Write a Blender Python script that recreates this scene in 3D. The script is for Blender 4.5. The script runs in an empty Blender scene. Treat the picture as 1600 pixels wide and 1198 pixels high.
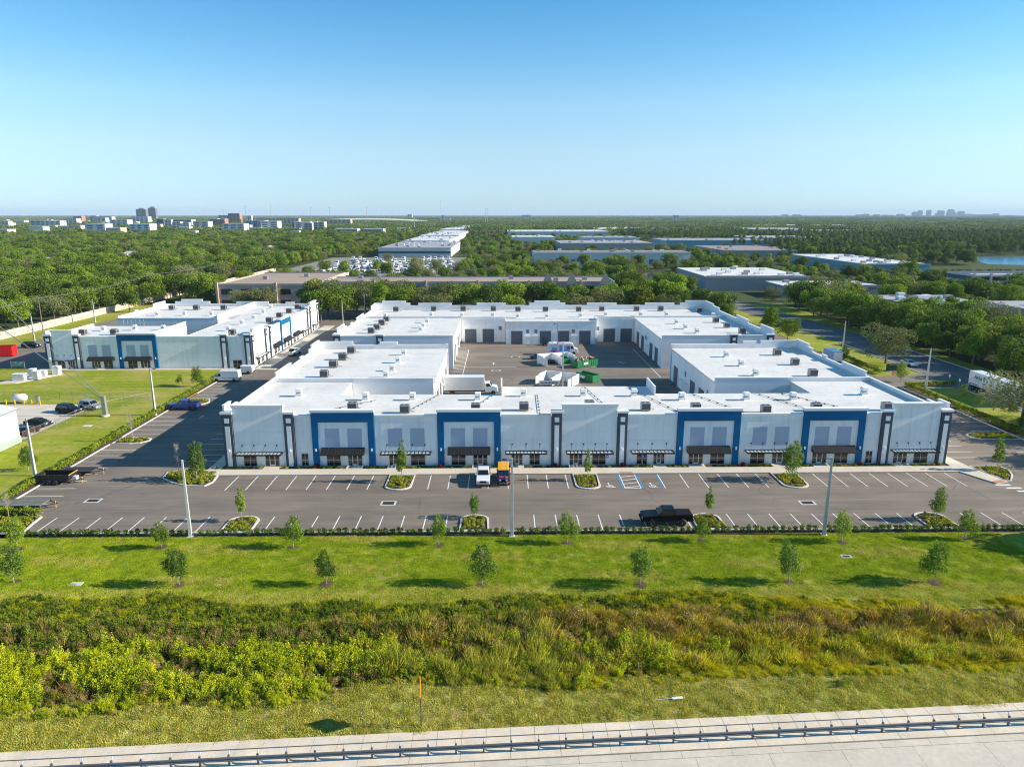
import bpy, math, random
import numpy as np
from mathutils import Vector, Matrix
random.seed(11); RNG = np.random.default_rng(11)
R = math.radians
SC = bpy.context.scene
HAZE = 5.0e-5
COL = SC.collection

# ---------------------------------------------------------------- camera
cam = bpy.data.cameras.new('camera'); cam.sensor_width = 36.0; cam.lens = 24.975
cam.clip_start = 0.5; cam.clip_end = 90000
cam_ob = bpy.data.objects.new('camera', cam); COL.objects.link(cam_ob)
cam_ob.location = (0, 0, 36.5); cam_ob.rotation_euler = (R(90 - 13.305), 0, R(-0.8))
SC.camera = cam_ob
# ---------------------------------------------------------------- sky and sun
SUN_EL, SUN_ROT = R(24.8), R(92.0)
world = bpy.data.worlds.new('World'); SC.world = world; world.use_nodes = True
wn = world.node_tree; wn.nodes.clear()
sky = wn.nodes.new('ShaderNodeTexSky'); sky.sky_type = 'NISHITA'; sky.sun_disc = False
sky.sun_elevation = SUN_EL; sky.sun_rotation = SUN_ROT
sky.altitude = 2000; sky.air_density = 1.0; sky.dust_density = 0.2; sky.ozone_density = 5.0
bg = wn.nodes.new('ShaderNodeBackground'); bg.inputs['Strength'].default_value = 0.105
wo = wn.nodes.new('ShaderNodeOutputWorld')
# the clear air's cyan cast, the same all round the horizon and level above it
tc = wn.nodes.new('ShaderNodeTexCoord'); sx = wn.nodes.new('ShaderNodeSeparateXYZ'); wn.links.new(tc.outputs['Generated'], sx.inputs[0])
mr = wn.nodes.new('ShaderNodeMapRange'); mr.inputs['From Max'].default_value = 0.26; wn.links.new(sx.outputs['Z'], mr.inputs['Value'])
cr = wn.nodes.new('ShaderNodeValToRGB'); wn.links.new(mr.outputs[0], cr.inputs[0])
STOPS = [(.0, (.64, .72, .86)), (.10, (.78, .82, .86)), (.325, (1.20, 1.06, .89)), (.54, (1.24, 1.25, 1.02)), (.71, (.98, 1.24, 1.06)), (1.0, (.62, 1.15, 1.10))]
while len(cr.color_ramp.elements) < len(STOPS): cr.color_ramp.elements.new(.5)
for e, (pos, c) in zip(cr.color_ramp.elements, STOPS): e.position = pos; e.color = (*c, 1)
mx = wn.nodes.new('ShaderNodeMix'); mx.data_type = 'RGBA'; mx.blend_type = 'MULTIPLY'; mx.inputs[0].default_value = 1.0
wn.links.new(sky.outputs[0], mx.inputs[6]); wn.links.new(cr.outputs[0], mx.inputs[7]); wn.links.new(mx.outputs[2], bg.inputs[0])
wn.links.new(bg.outputs[0], wo.inputs[0])
sun = bpy.data.lights.new('sun', 'SUN'); sun.energy = 5.0; sun.angle = R(0.53); sun.color = (1.0, 0.90, 0.75)
sun_ob = bpy.data.objects.new('sun', sun); COL.objects.link(sun_ob)
sd = Vector((math.cos(SUN_EL) * math.sin(SUN_ROT), math.cos(SUN_EL) * math.cos(SUN_ROT), math.sin(SUN_EL)))
sun_ob.rotation_euler = (-sd).to_track_quat('-Z', 'Y').to_euler(); sun_ob.location = (200, 0, 120)
# ---------------------------------------------------------------- exposure
SC.view_settings.view_transform = 'Standard'; SC.view_settings.look = 'None'
SC.view_settings.exposure = 0.82; SC.view_settings.gamma = 1.0
try: SC.view_settings.use_curve_mapping = False
except Exception: pass
SC.render.engine = 'CYCLES'
SC.cycles.use_denoising = True
try: SC.cycles.denoiser = 'OPENIMAGEDENOISE'; SC.cycles.denoising_input_passes = 'RGB_ALBEDO_NORMAL'; SC.cycles.denoising_prefilter = 'NONE'
except Exception: pass
SC.cycles.pixel_filter_type = 'BLACKMAN_HARRIS'; SC.cycles.filter_width = 1.1
SC.cycles.max_bounces = 5; SC.cycles.diffuse_bounces = 3; SC.cycles.glossy_bounces = 2
SC.cycles.transmission_bounces = 2; SC.cycles.volume_bounces = 0; SC.cycles.transparent_max_bounces = 4
SC.cycles.caustics_reflective = False; SC.cycles.caustics_refractive = False

# ---------------------------------------------------------------- materials
MATS = {}
def _new(name):
    m = bpy.data.materials.new(name); m.use_nodes = True
    nt = m.node_tree; b = nt.nodes['Principled BSDF']
    return m, nt, b
def N(nt, t, **kw):
    n = nt.nodes.new(t)
    for k, v in kw.items():
        if k in n.inputs: n.inputs[k].default_value = v
        else: setattr(n, k, v)
    return n
def noise(nt, scale, detail=3.0, rough=0.55, vec=None):
    n = N(nt, 'ShaderNodeTexNoise', Scale=scale, Detail=detail, Roughness=rough)
    if vec is not None: nt.links.new(vec, n.inputs['Vector'])
    return n.outputs['Fac']
def ramp(nt, fac, stops):
    r = nt.nodes.new('ShaderNodeValToRGB')
    el = r.color_ramp.elements
    while len(el) < len(stops): el.new(0.5)
    for e, (p, c) in zip(el, stops):
        e.position = p; e.color = (c[0], c[1], c[2], 1)
    nt.links.new(fac, r.inputs[0]); return r.outputs[0]
def mixc(nt, fac, a, b, blend='MIX'):
    m = nt.nodes.new('ShaderNodeMix'); m.data_type = 'RGBA'; m.blend_type = blend
    for s, v in ((0, fac), (6, a), (7, b)):
        if hasattr(v, 'is_linked') or hasattr(v, 'links'): nt.links.new(v, m.inputs[s])
        else: m.inputs[s].default_value = v if s == 0 else (v[0], v[1], v[2], 1)
    return m.outputs[2]
def mul(c, k): return (c[0] * k, c[1] * k, c[2] * k)
def mat(name, col, rough=0.7, var=0.10, scale=0.6, scale2=7.0, bump=0.0, bscale=30.0, metal=0.0, spec=0.4, obj=False):
    if name in MATS: return MATS[name]
    m, nt, b = _new(name)
    if obj: vec = nt.nodes.new('ShaderNodeTexCoord').outputs['Object']
    else: vec = nt.nodes.new('ShaderNodeNewGeometry').outputs['Position']
    if var > 0:
        f1 = noise(nt, scale, 3, .6, vec); f2 = noise(nt, scale2, 4, .6, vec)
        c1 = ramp(nt, f1, [(.3, mul(col, 1 - var)), (.7, mul(col, 1 + var))])
        c2 = ramp(nt, f2, [(.3, (1 - var * .7,) * 3), (.7, (1 + var * .7,) * 3)])
        c = mixc(nt, 1.0, c1, c2, 'MULTIPLY'); nt.links.new(c, b.inputs['Base Color'])
    else: b.inputs['Base Color'].default_value = (*col, 1)
    b.inputs['Roughness'].default_value = rough; b.inputs['Metallic'].default_value = metal
    b.inputs['Specular IOR Level'].default_value = spec
    if bump > 0:
        bn = N(nt, 'ShaderNodeBump', Strength=bump, Distance=0.05)
        nt.links.new(noise(nt, bscale, 4, .6, vec), bn.inputs['Height']); nt.links.new(bn.outputs[0], b.inputs['Normal'])
    MATS[name] = m; return m
def foliage(name, dark, mid, light, transl=0.25, nscale=0.5, rough=0.75, fine=None):
    m, nt, b = _new(name)
    vec = nt.nodes.new('ShaderNodeNewGeometry').outputs['Position']
    oi = nt.nodes.new('ShaderNodeObjectInfo')
    f1 = noise(nt, nscale, 4, .65, vec); f2 = noise(nt, fine or nscale * 7, 1, .5, vec)
    av = N(nt, 'ShaderNodeMath', operation='MULTIPLY_ADD'); nt.links.new(f2, av.inputs[0]); av.inputs[1].default_value = .9; nt.links.new(f1, av.inputs[2])
    sv = N(nt, 'ShaderNodeMath', operation='SUBTRACT'); nt.links.new(av.outputs[0], sv.inputs[0]); sv.inputs[1].default_value = .45; f = sv.outputs[0]
    ad = N(nt, 'ShaderNodeMath', operation='MULTIPLY_ADD'); nt.links.new(oi.outputs['Random'], ad.inputs[0])
    ad.inputs[1].default_value = 0.55; nt.links.new(f, ad.inputs[2])
    sb = N(nt, 'ShaderNodeMath', operation='SUBTRACT'); nt.links.new(ad.outputs[0], sb.inputs[0]); sb.inputs[1].default_value = .27
    c = ramp(nt, sb.outputs[0], [(.22, dark), (.5, mid), (.8, light)])
    nt.links.new(c, b.inputs['Base Color']); b.inputs['Roughness'].default_value = rough
    b.inputs['Specular IOR Level'].default_value = .1
    tr = nt.nodes.new('ShaderNodeBsdfTranslucent'); nt.links.new(c, tr.inputs[0])
    mx = nt.nodes.new('ShaderNodeMixShader'); mx.inputs[0].default_value = transl
    out = nt.nodes['Material Output']
    nt.links.new(b.outputs[0], mx.inputs[1]); nt.links.new(tr.outputs[0], mx.inputs[2]); nt.links.new(mx.outputs[0], out.inputs[0])
    MATS[name] = m; return m

def wall_paint(name, col):
    m, nt, b = _new(name)
    g = nt.nodes.new('ShaderNodeNewGeometry').outputs['Position']
    mp = N(nt, 'ShaderNodeMapping'); nt.links.new(g, mp.inputs[0]); mp.inputs['Scale'].default_value = (1.6, 1.6, .10)
    c = ramp(nt, noise(nt, .22, 3, .6, g), [(.3, mul(col, .94)), (.7, mul(col, 1.05))])
    c = mixc(nt, 1.0, c, ramp(nt, noise(nt, 1.0, 4, .65, mp.outputs[0]), [(.28, (.86, .86, .85)), (.5, (1, 1, 1))]), 'MULTIPLY')
    nt.links.new(c, b.inputs['Base Color']); b.inputs['Roughness'].default_value = .78; b.inputs['Specular IOR Level'].default_value = .3
    MATS[name] = m; return m
W_WHITE = wall_paint('painted_wall', (.88, .88, .87))
W_INNER = mat('painted_wall_plain', (.78, .78, .78), .75, .035, .3, 4.0)
TRIM = mat('white_trim', (.80, .80, .79), .6, .02)
BLUE = mat('blue_paint', (.002, .118, .285), .7, .06, .4, 5, spec=.15)
SLATE = mat('slate_paint', (.062, .078, .108), .65, .05, .4, 5)
PANELB = mat('pale_blue_panel', (.40, .46, .58), .7, .03, .3, 3)
PANELW = wall_paint('pale_wall_panel', (.84, .85, .86))
BLACKM = mat('black_metal', (.018, .018, .02), .45, .1, 1, 9)
GLASS = mat('dark_glass', (.012, .016, .018), .06, 0, spec=.7)
ALU = mat('pale_aluminium', (.62, .64, .65), .4, .03, metal=.3)
DOORG = mat('grey_overhead_door', (.11, .125, .15), .55, .05, .5, 6)
CONC = mat('pale_concrete', (.58, .52, .43), .85, .09, .35, 5, .15, 30)
KERB = mat('kerb_concrete', (.60, .575, .53), .85, .07, .5, 6)
PAINT = mat('white_road_paint', (.72, .72, .70), .7, .10, 1.2, 12)
PAINTB = mat('blue_road_paint', (.03, .25, .55), .7, .1, 1.2, 12)
PAINTY = mat('yellow_road_paint', (.75, .42, .02), .6, .08, 1.2, 12)
HVAC_G = mat('air_conditioner_grey', (.33, .335, .335), .5, .08, 2, 14, metal=.3)
HVAC_D = mat('condenser_coil', (.07, .072, .078), .6, .2, 4, 30)
GALV = mat('galvanised_steel', (.42, .43, .44), .42, .08, 1.5, 12, metal=.6)
POLE = mat('concrete_pole', (.46, .45, .43), .8, .06, 1, 9)
WOOD = mat('weathered_wood', (.20, .15, .11), .85, .15, 2, 20)
BARK = mat('bark', (.16, .13, .10), .9, .2, 3, 20)
BARKP = mat('pale_bark', (.36, .32, .28), .9, .15, 3, 20)
MULCH = mat('mulch', (.085, .055, .042), .95, .35, 2, 18, .5, 40)
RUBBER = mat('tyre_rubber', (.018, .018, .018), .8, 0)
CHROME = mat('wheel_metal', (.45, .46, .47), .35, .04, metal=.7)
REDL = mat('red_lamp', (.45, .01, .01), .3, 0)
LAMPL = mat('clear_lamp', (.75, .76, .78), .15, 0)

def tpo_material():
    m, nt, b = _new('white_roof_membrane')
    g = nt.nodes.new('ShaderNodeNewGeometry').outputs['Position']
    sep = nt.nodes.new('ShaderNodeSeparateXYZ'); nt.links.new(g, sep.inputs[0])
    f = noise(nt, .16, 4, .6, g); f2 = noise(nt, 1.3, 4, .6, g)
    c = ramp(nt, f, [(.25, (.62, .60, .565)), (.5, (.735, .715, .675)), (.75, (.78, .76, .715))])
    c2 = ramp(nt, f2, [(.25, (.86, .85, .83)), (.55, (1, 1, 1))])
    c = mixc(nt, 1.0, c, c2, 'MULTIPLY')
    # lapped seams of the sheets every three metres
    md = N(nt, 'ShaderNodeMath', operation='PINGPONG'); nt.links.new(sep.outputs[1], md.inputs[0]); md.inputs[1].default_value = 1.5
    ls = N(nt, 'ShaderNodeMath', operation='LESS_THAN'); nt.links.new(md.outputs[0], ls.inputs[0]); ls.inputs[1].default_value = .05
    c = mixc(nt, ls.outputs[0], c, mixc(nt, 1.0, c, (.87, .87, .87), 'MULTIPLY'))
    nt.links.new(c, b.inputs['Base Color']); b.inputs['Roughness'].default_value = .55
    return m
TPO = tpo_material()

def asphalt_material(name, base, tint=.0):
    m, nt, b = _new(name)
    g = nt.nodes.new('ShaderNodeNewGeometry').outputs['Position']
    mp = N(nt, 'ShaderNodeMapping'); nt.links.new(g, mp.inputs[0]); mp.inputs['Scale'].default_value = (.09, .42, 1)
    f1 = noise(nt, .05, 4, .6, g); f2 = noise(nt, 1.0, 5, .65, mp.outputs[0]); f3 = noise(nt, 9, 3, .7, g)
    c = ramp(nt, f1, [(.3, mul(base, .84)), (.7, mul(base, 1.16))])
    c = mixc(nt, 1.0, c, ramp(nt, f2, [(.25, (.72, .72, .74)), (.5, (1, 1, 1)), (.76, (1.32, 1.29, 1.25))]), 'MULTIPLY')
    c = mixc(nt, 1.0, c, ramp(nt, f3, [(.2, (.84, .84, .84)), (.8, (1.16, 1.16, 1.16))]), 'MULTIPLY')
    mp2 = N(nt, 'ShaderNodeMapping'); nt.links.new(g, mp2.inputs[0]); mp2.inputs['Scale'].default_value = (.035, 2.2, 1)   # wheel tracks along the aisles
    c = mixc(nt, 1.0, c, ramp(nt, noise(nt, 1.0, 3, .6, mp2.outputs[0]), [(.3, (.88, .88, .89)), (.55, (1, 1, 1)), (.7, (1.14, 1.13, 1.12))]), 'MULTIPLY')
    br = N(nt, 'ShaderNodeTexVoronoi', Scale=.16, feature='DISTANCE_TO_EDGE'); nt.links.new(g, br.inputs['Vector'])      # sealed cracks
    cm = ramp(nt, noise(nt, .06, 2, .5, g), [(.52, (0, 0, 0)), (.6, (1, 1, 1))])
    c = mixc(nt, cm, c, mixc(nt, 1.0, c, ramp(nt, br.outputs['Distance'], [(.0, (.55, .55, .55)), (.012, (1, 1, 1))]), 'MULTIPLY'))
    # oil drips and light scuffs
    v = N(nt, 'ShaderNodeTexVoronoi', Scale=.34); nt.links.new(g, v.inputs['Vector'])
    st = ramp(nt, v.outputs['Distance'], [(.0, (.6, .6, .6)), (.16, (1, 1, 1))])
    fm = ramp(nt, noise(nt, .11, 2, .5, g), [(.5, (0, 0, 0)), (.62, (1, 1, 1))])
    c = mixc(nt, fm, c, mixc(nt, 1.0, c, st, 'MULTIPLY'))
    nt.links.new(c, b.inputs['Base Color']); b.inputs['Roughness'].default_value = .88
    b.inputs['Specular IOR Level'].default_value = .25
    bn = N(nt, 'ShaderNodeBump', Strength=.25, Distance=.02); nt.links.new(noise(nt, 40, 2, .6, g), bn.inputs['Height'])
    nt.links.new(bn.outputs[0], b.inputs['Normal'])
    MATS[name] = m; return m
ASPH = asphalt_material('asphalt', (.205, .173, .143))
ASPH2 = asphalt_material('street_asphalt', (.16, .155, .148))

def grass_material(name, dark, mid, light, dry, dry_amount=.5, s=1.0, mow=True):
    m, nt, b = _new(name)
    g = nt.nodes.new('ShaderNodeNewGeometry').outputs['Position']
    f1 = noise(nt, .12 * s, 4, .62, g); f2 = noise(nt, 1.1 * s, 5, .7, g); f3 = noise(nt, 11 * s, 4, .75, g)
    c = ramp(nt, f2, [(.25, dark), (.5, mid), (.78, light)])
    c = mixc(nt, ramp(nt, f1, [(dry_amount, (0, 0, 0)), (dry_amount + .2, (.75, .75, .75))]), c, dry)
    c = mixc(nt, 1.0, c, ramp(nt, f3, [(.25, (.5, .55, .45)), (.5, (1, 1, 1)), (.8, (1.45, 1.4, 1.25))]), 'MULTIPLY')
    if mow:
        mp = N(nt, 'ShaderNodeMapping'); nt.links.new(g, mp.inputs[0]); mp.inputs['Scale'].default_value = (.03, .75, 1)
        c = mixc(nt, 1.0, c, ramp(nt, noise(nt, 1.0, 2, .5, mp.outputs[0]), [(.35, (.88, .9, .85)), (.65, (1.1, 1.08, 1.1))]), 'MULTIPLY')
    nt.links.new(c, b.inputs['Base Color']); b.inputs['Roughness'].default_value = .9; b.inputs['Specular IOR Level'].default_value = .15
    bn = N(nt, 'ShaderNodeBump', Strength=.55, Distance=.06); nt.links.new(noise(nt, 14 * s, 4, .7, g), bn.inputs['Height'])
    nt.links.new(bn.outputs[0], b.inputs['Normal'])
    MATS[name] = m; return m
GRASS = grass_material('lawn_grass', (.145, .19, .012), (.245, .29, .018), (.34, .36, .04), (.42, .345, .11), .45)
GRASSR = grass_material('rough_verge_grass', (.24, .225, .06), (.40, .36, .11), (.52, .45, .18), (.56, .43, .22), .46, 1.2, False)
SOIL = grass_material('ditch_soil', (.030, .028, .012), (.065, .055, .022), (.12, .095, .04), (.14, .10, .05), .5, 1.0, False)
FLOOR = grass_material('woodland_floor', (.03, .045, .014), (.06, .08, .022), (.10, .12, .04), (.16, .145, .08), .6, .12, False)

# ---------------------------------------------------------------- mesh helpers
class MB:
    def __init__(s, T=None): s.v = []; s.f = []; s.m = []; s.T = T
    def add(s, vs, fs, mi=0):
        o = len(s.v); s.v += [s.T(p) if s.T else tuple(p) for p in vs]
        s.f += [tuple(i + o for i in f) for f in fs]; s.m += [mi] * len(fs)
    def box(s, x0, x1, y0, y1, z0, z1, mi=0):
        s.add([(x0, y0, z0), (x1, y0, z0), (x1, y1, z0), (x0, y1, z0), (x0, y0, z1), (x1, y0, z1), (x1, y1, z1), (x0, y1, z1)],
              [(0, 3, 2, 1), (4, 5, 6, 7), (0, 1, 5, 4), (1, 2, 6, 5), (2, 3, 7, 6), (3, 0, 4, 7)], mi); return s
    def loft(s, a, b, mi=0):  # a,b = (x0,x1,y0,y1,z)
        s.add([(a[0], a[2], a[4]), (a[1], a[2], a[4]), (a[1], a[3], a[4]), (a[0], a[3], a[4]),
               (b[0], b[2], b[4]), (b[1], b[2], b[4]), (b[1], b[3], b[4]), (b[0], b[3], b[4])],
              [(0, 3, 2, 1), (4, 5, 6, 7), (0, 1, 5, 4), (1, 2, 6, 5), (2, 3, 7, 6), (3, 0, 4, 7)], mi); return s
    def quad(s, p, mi=0): s.add(p, [tuple(range(len(p)))], mi); return s
    def prism(s, poly, z0, z1, mi=0):
        n = len(poly)
        s.add([(x, y, z0) for x, y in poly] + [(x, y, z1) for x, y in poly],
              [tuple(range(n - 1, -1, -1)), tuple(range(n, 2 * n))] + [(i, (i + 1) % n, n + (i + 1) % n, n + i) for i in range(n)], mi); return s
    def side(s, prof, y0, y1, mi=0):  # (x,z) profile extruded across
        n = len(prof)
        s.add([(x, y0, z) for x, z in prof] + [(x, y1, z) for x, z in prof],
              [tuple(range(n)), tuple(range(2 * n - 1, n - 1, -1))] + [(i, n + i, n + (i + 1) % n, (i + 1) % n) for i in range(n)], mi); return s
    def tube(s, p, q, r0, r1=None, n=6, mi=0):
        r1 = r0 if r1 is None else r1
        p = Vector(p); q = Vector(q); d = (q - p).normalized()
        a = d.orthogonal().normalized(); b = d.cross(a)
        vs = [tuple(p + (a * math.cos(2 * math.pi * i / n) + b * math.sin(2 * math.pi * i / n)) * r0) for i in range(n)]
        vs += [tuple(q + (a * math.cos(2 * math.pi * i / n) + b * math.sin(2 * math.pi * i / n)) * r1) for i in range(n)]
        s.add(vs, [(i, (i + 1) % n, n + (i + 1) % n, n + i) for i in range(n)] + [tuple(range(n - 1, -1, -1)), tuple(range(n, 2 * n))], mi); return s
    def path(s, pts, r, n=6, mi=0):
        for a, b in zip(pts, pts[1:]): s.tube(a, b, r, r, n, mi)
        return s
    def lathe(s, prof, n=12, mi=0, c=(0, 0)):  # (r,z)
        k = len(prof)
        vs = [(c[0] + r * math.cos(2 * math.pi * i / n), c[1] + r * math.sin(2 * math.pi * i / n), z) for r, z in prof for i in range(n)]
        fs = [(j * n + i, j * n + (i + 1) % n, (j + 1) * n + (i + 1) % n, (j + 1) * n + i) for j in range(k - 1) for i in range(n)]
        s.add(vs, fs + [tuple(range(n - 1, -1, -1)), tuple(range((k - 1) * n, k * n))], mi); return s
    def mesh(s, name, mats):
        me = bpy.data.meshes.new(name); me.from_pydata(s.v, [], s.f)
        for m in (mats if isinstance(mats, (list, tuple)) else [mats]): me.materials.append(m)
        if any(s.m): me.polygons.foreach_set('material_index', s.m)
        me.update(); return me
    def build(s, name, mats, parent=None, smooth=False, bevel=0):
        return link(name, s.mesh(name, mats), parent, smooth=smooth, bevel=bevel)
def link(name, me, parent=None, loc=None, rz=0, smooth=False, bevel=0):
    o = bpy.data.objects.new(name, me); COL.objects.link(o)
    if parent is not None:
        o.parent = parent
        if parent.get('_abs'): o.location = -Vector(parent['_abs'])
    if loc is not None: o.location = loc
    if rz: o.rotation_euler = (0, 0, rz)
    if smooth: me.polygons.foreach_set('use_smooth', [True] * len(me.polygons))
    if bevel:
        b = o.modifiers.new('bevel', 'BEVEL'); b.width = bevel; b.segments = 2; b.limit_method = 'ANGLE'; b.angle_limit = R(40)
    return o
def tag(o, label, cat, group=None):
    o['label'] = label; o['category'] = cat
    if group: o['group'] = group
    return o
def thing(name, label, cat, loc=(0, 0, 0), rz=0, group=None, absolute=False):
    o = bpy.data.objects.new(name, None); COL.objects.link(o); o.empty_display_size = .3
    o.location = loc; o.rotation_euler = (0, 0, rz); tag(o, label, cat, group)
    if absolute: o['_abs'] = tuple(loc)   # parts are given in place coordinates
    return o
def sub(parent_part, name, me):           # sub-part whose mesh uses its part's own coordinates
    o = bpy.data.objects.new(name, me); COL.objects.link(o); o.parent = parent_part; return o
def struct(name, mb_or_me, mats=None, kind='structure'):
    me = mb_or_me.mesh(name, mats) if isinstance(mb_or_me, MB) else mb_or_me
    o = bpy.data.objects.new(name, me); COL.objects.link(o); o['kind'] = kind; return o
def copy_thing(root, loc, rz=None, scale=None, label=None, group=None):
    r = root.copy(); COL.objects.link(r); r.location = loc
    if rz is not None: r.rotation_euler = (0, 0, rz)
    if scale is not None: r.scale = scale if hasattr(scale, '__len__') else (scale,) * 3
    if label: r['label'] = label
    if group: r['group'] = group
    for ch in KIDS(root):
        c = ch.copy(); COL.objects.link(c); c.parent = r
        for g in KIDS(ch):
            d = g.copy(); COL.objects.link(d); d.parent = c
    return r
_kids = {}
def KIDS(o):
    if o.name not in _kids: _kids[o.name] = list(o.children)
    return _kids[o.name]
def sheet(name, poly, z, m, kind='structure'):
    return struct(name, MB().quad([(x, y, z) for x, y in poly]), m, kind)
def rect(x0, x1, y0, y1): return [(x0, y0), (x1, y0), (x1, y1), (x0, y1)]

# ================================================================ the setting
FAR = 32000
g = MB()
for r_ in (rect(-FAR, FAR, 90, FAR), rect(-FAR, -240, -400, 90), rect(240, FAR, -400, 90)):
    g.quad([(x, y, -0.03) for x, y in r_])
struct('ground', g, FLOOR)

def near_edge(x):   # the side of the ditch by the road
    pts = [(-90, 45.4), (-40, 46.2), (-17, 47.6), (-7, 50.4), (5, 49.2), (19, 50.7), (40, 51.2), (90, 52.5)]
    for (a, b), (c, d) in zip(pts, pts[1:]):
        if a <= x <= c: return b + (d - b) * (x - a) / (c - a)
    return 50
def far_edge(x): return 61.6 + .9 * math.sin(x * .11) + .5 * math.sin(x * .37 + 1)
def sstep(a, b, t):
    t = max(0, min(1, (t - a) / (b - a))); return t * t * (3 - 2 * t)
def terrain(x, y):
    ne, fe = near_edge(x), far_edge(x)
    d = sstep(ne, ne + 3.5, y) * (1 - sstep(fe - 5.5, fe + 1.5, y))
    bump = .04 * math.sin(x * .7 + y * .3) + .03 * math.sin(y * 1.9 + x * .2)
    return -0.9 * d + bump * (1 - sstep(74, 76.5, y)) * sstep(44, 47, y + (40 - x) * .03)
# bank between the car park and the road
SW_A, SW_B = 44.75, 0.0555            # far edge of the pavement: y = A + B x
def sw(x, off=0.0): return SW_A + SW_B * x - off
XS = list(np.arange(-240, 241, 2.0)); NY = 44
vs, fs, mi = [], [], []
for i, x in enumerate(XS):
    y0, y1 = sw(x, .3), 77.05
    for j in range(NY + 1):
        y = y0 + (y1 - y0) * j / NY
        vs.append((x, y, terrain(x, y) * (1 if j else 0)))
for i in range(len(XS) - 1):
    for j in range(NY):
        a = i * (NY + 1) + j
        fs.append((a, a + NY + 1, a + NY + 2, a + 1))
        x, y = XS[i] + 1, sw(XS[i] + 1, .3) + (77.05 - sw(XS[i] + 1, .3)) * (j + .5) / NY
        ne, fe = near_edge(x), far_edge(x)
        mi.append(0 if y > fe + .3 else (1 if y < ne + .2 else 2))
me = bpy.data.meshes.new('grass_bank'); me.from_pydata(vs, [], fs)
for m in (GRASS, GRASSR, SOIL): me.materials.append(m)
me.polygons.foreach_set('material_index', mi); me.polygons.foreach_set('use_smooth', [True] * len(fs))
struct('grass_bank', me)
# lawns round the lot
sheet('lawn', rect(-160, -64.45, 76.9, 172.6), -0.004, GRASS)
sheet('lawn', rect(87.3, 118.5, 76.9, 300), -0.004, GRASS)
sheet('lawn', rect(-152.5, -112, 172.6, 300), -0.008, GRASS)
# car park and the yards behind: one asphalt sheet
lot = sheet('parking_lot', [(-64.2, 78.1), (87.0, 78.1), (87.0, 262), (60, 285), (-64.2, 285)], 0.0, ASPH)
sheet('driveway', rect(-140, -111.6, 172.7, 262), 0.0, ASPH)
sheet('service_lane', rect(-111.6, -64.2, 235.6, 285), 0.0, ASPH)
sheet('entry_drive', [(87.0, 150.5), (99.6, 148), (99.6, 163), (87.0, 160)], 0.0, ASPH)
# street on the right
st = [(99.5, -40), (99.5, 205), (97.5, 235), (94, 270), (89, 300), (89, 470), (103, 470), (103, 300), (108, 270), (111.5, 235), (113.5, 205), (113.5, -40)]
street = sheet('street', st, 0.004, ASPH2)
link('kerb', MB().box(99.25, 99.5, 60, 147.5, -.03, .12).box(99.25, 99.5, 163.5, 205, -.03, .12).mesh('kerb', KERB), street)
link('kerb', MB().box(113.5, 113.75, 60, 205, -.03, .12).mesh('kerb', KERB), street)
for y in range(96, 215, 9):
    link('lane_line', MB().box(106.4, 106.52, y, y + 3, .006, .012).mesh('lane_line', PAINTY), street)
sheet('concrete_yard', rect(-120, -80.2, 114.6, 137.5), 0.004, CONC)
# ---- concrete road and pavement along the bottom
def slab_poly(x0, x1, o0, o1, gap=.015):
    return [(x0 + gap, sw(x0 + gap, o0 + gap)), (x1 - gap, sw(x1 - gap, o0 + gap)), (x1 - gap, sw(x1 - gap, o1 - gap)), (x0 + gap, sw(x0 + gap, o1 - gap))]
DARKJ = mat('joint_dirt', (.33, .30, .25), .95, .2)
PAVE = mat('pavement_concrete', (.66, .57, .45), .88, .12, .5, 6, .15, 25)
ROADC = mat('road_concrete', (.56, .505, .42), .88, .12, .22, 2.5, .15, 25)
pav = struct('pavement', MB().prism([(-60, sw(-60, .02)), (60, sw(60, .02)), (60, sw(60, 3.1)), (-60, sw(-60, 3.1))][::-1], -.2, .095), DARKJ)
x = -52.0
while x < 56:
    w = 1.75
    link('slab', MB().prism(slab_poly(x, x + w, 0, 1.95)[::-1], .05, .11 + random.uniform(-.003, .003)).mesh('slab', PAVE), pav); x += w
x = -52.0
while x < 56:
    link('slab', MB().prism(slab_poly(x, x + 3.5, 1.97, 3.1)[::-1], .05, .112).mesh('slab', PAVE), pav); x += 3.5
road = struct('road', MB().prism([(-90, sw(-90, 3.1)), (90, sw(90, 3.1)), (90, sw(90, 24)), (-90, sw(-90, 24))][::-1], -.3, -.03), DARKJ)
k = 0
for o0, o1, w in ((3.1, 3.75, 3.6), (3.75, 7.5, 5.2), (7.5, 11.2, 5.2)):
    x = -56 + k * 1.7
    while x < 56:
        link('slab', MB().prism(slab_poly(x, x + w, o0, o1, .011)[::-1], -.1, .0 + random.uniform(-.003, .003) + (.012 if k == 0 else 0)).mesh('slab', ROADC), road); x += w
    k += 1
# drain opening at the right of the road
link('drain_grate', MB().box(38.2, 40.4, sw(39, 3.65), sw(39, 3.22), .0, .03).mesh('drain_grate', mat('rusty_iron', (.16, .07, .04), .8, .3, 3, 20)), road)

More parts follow.
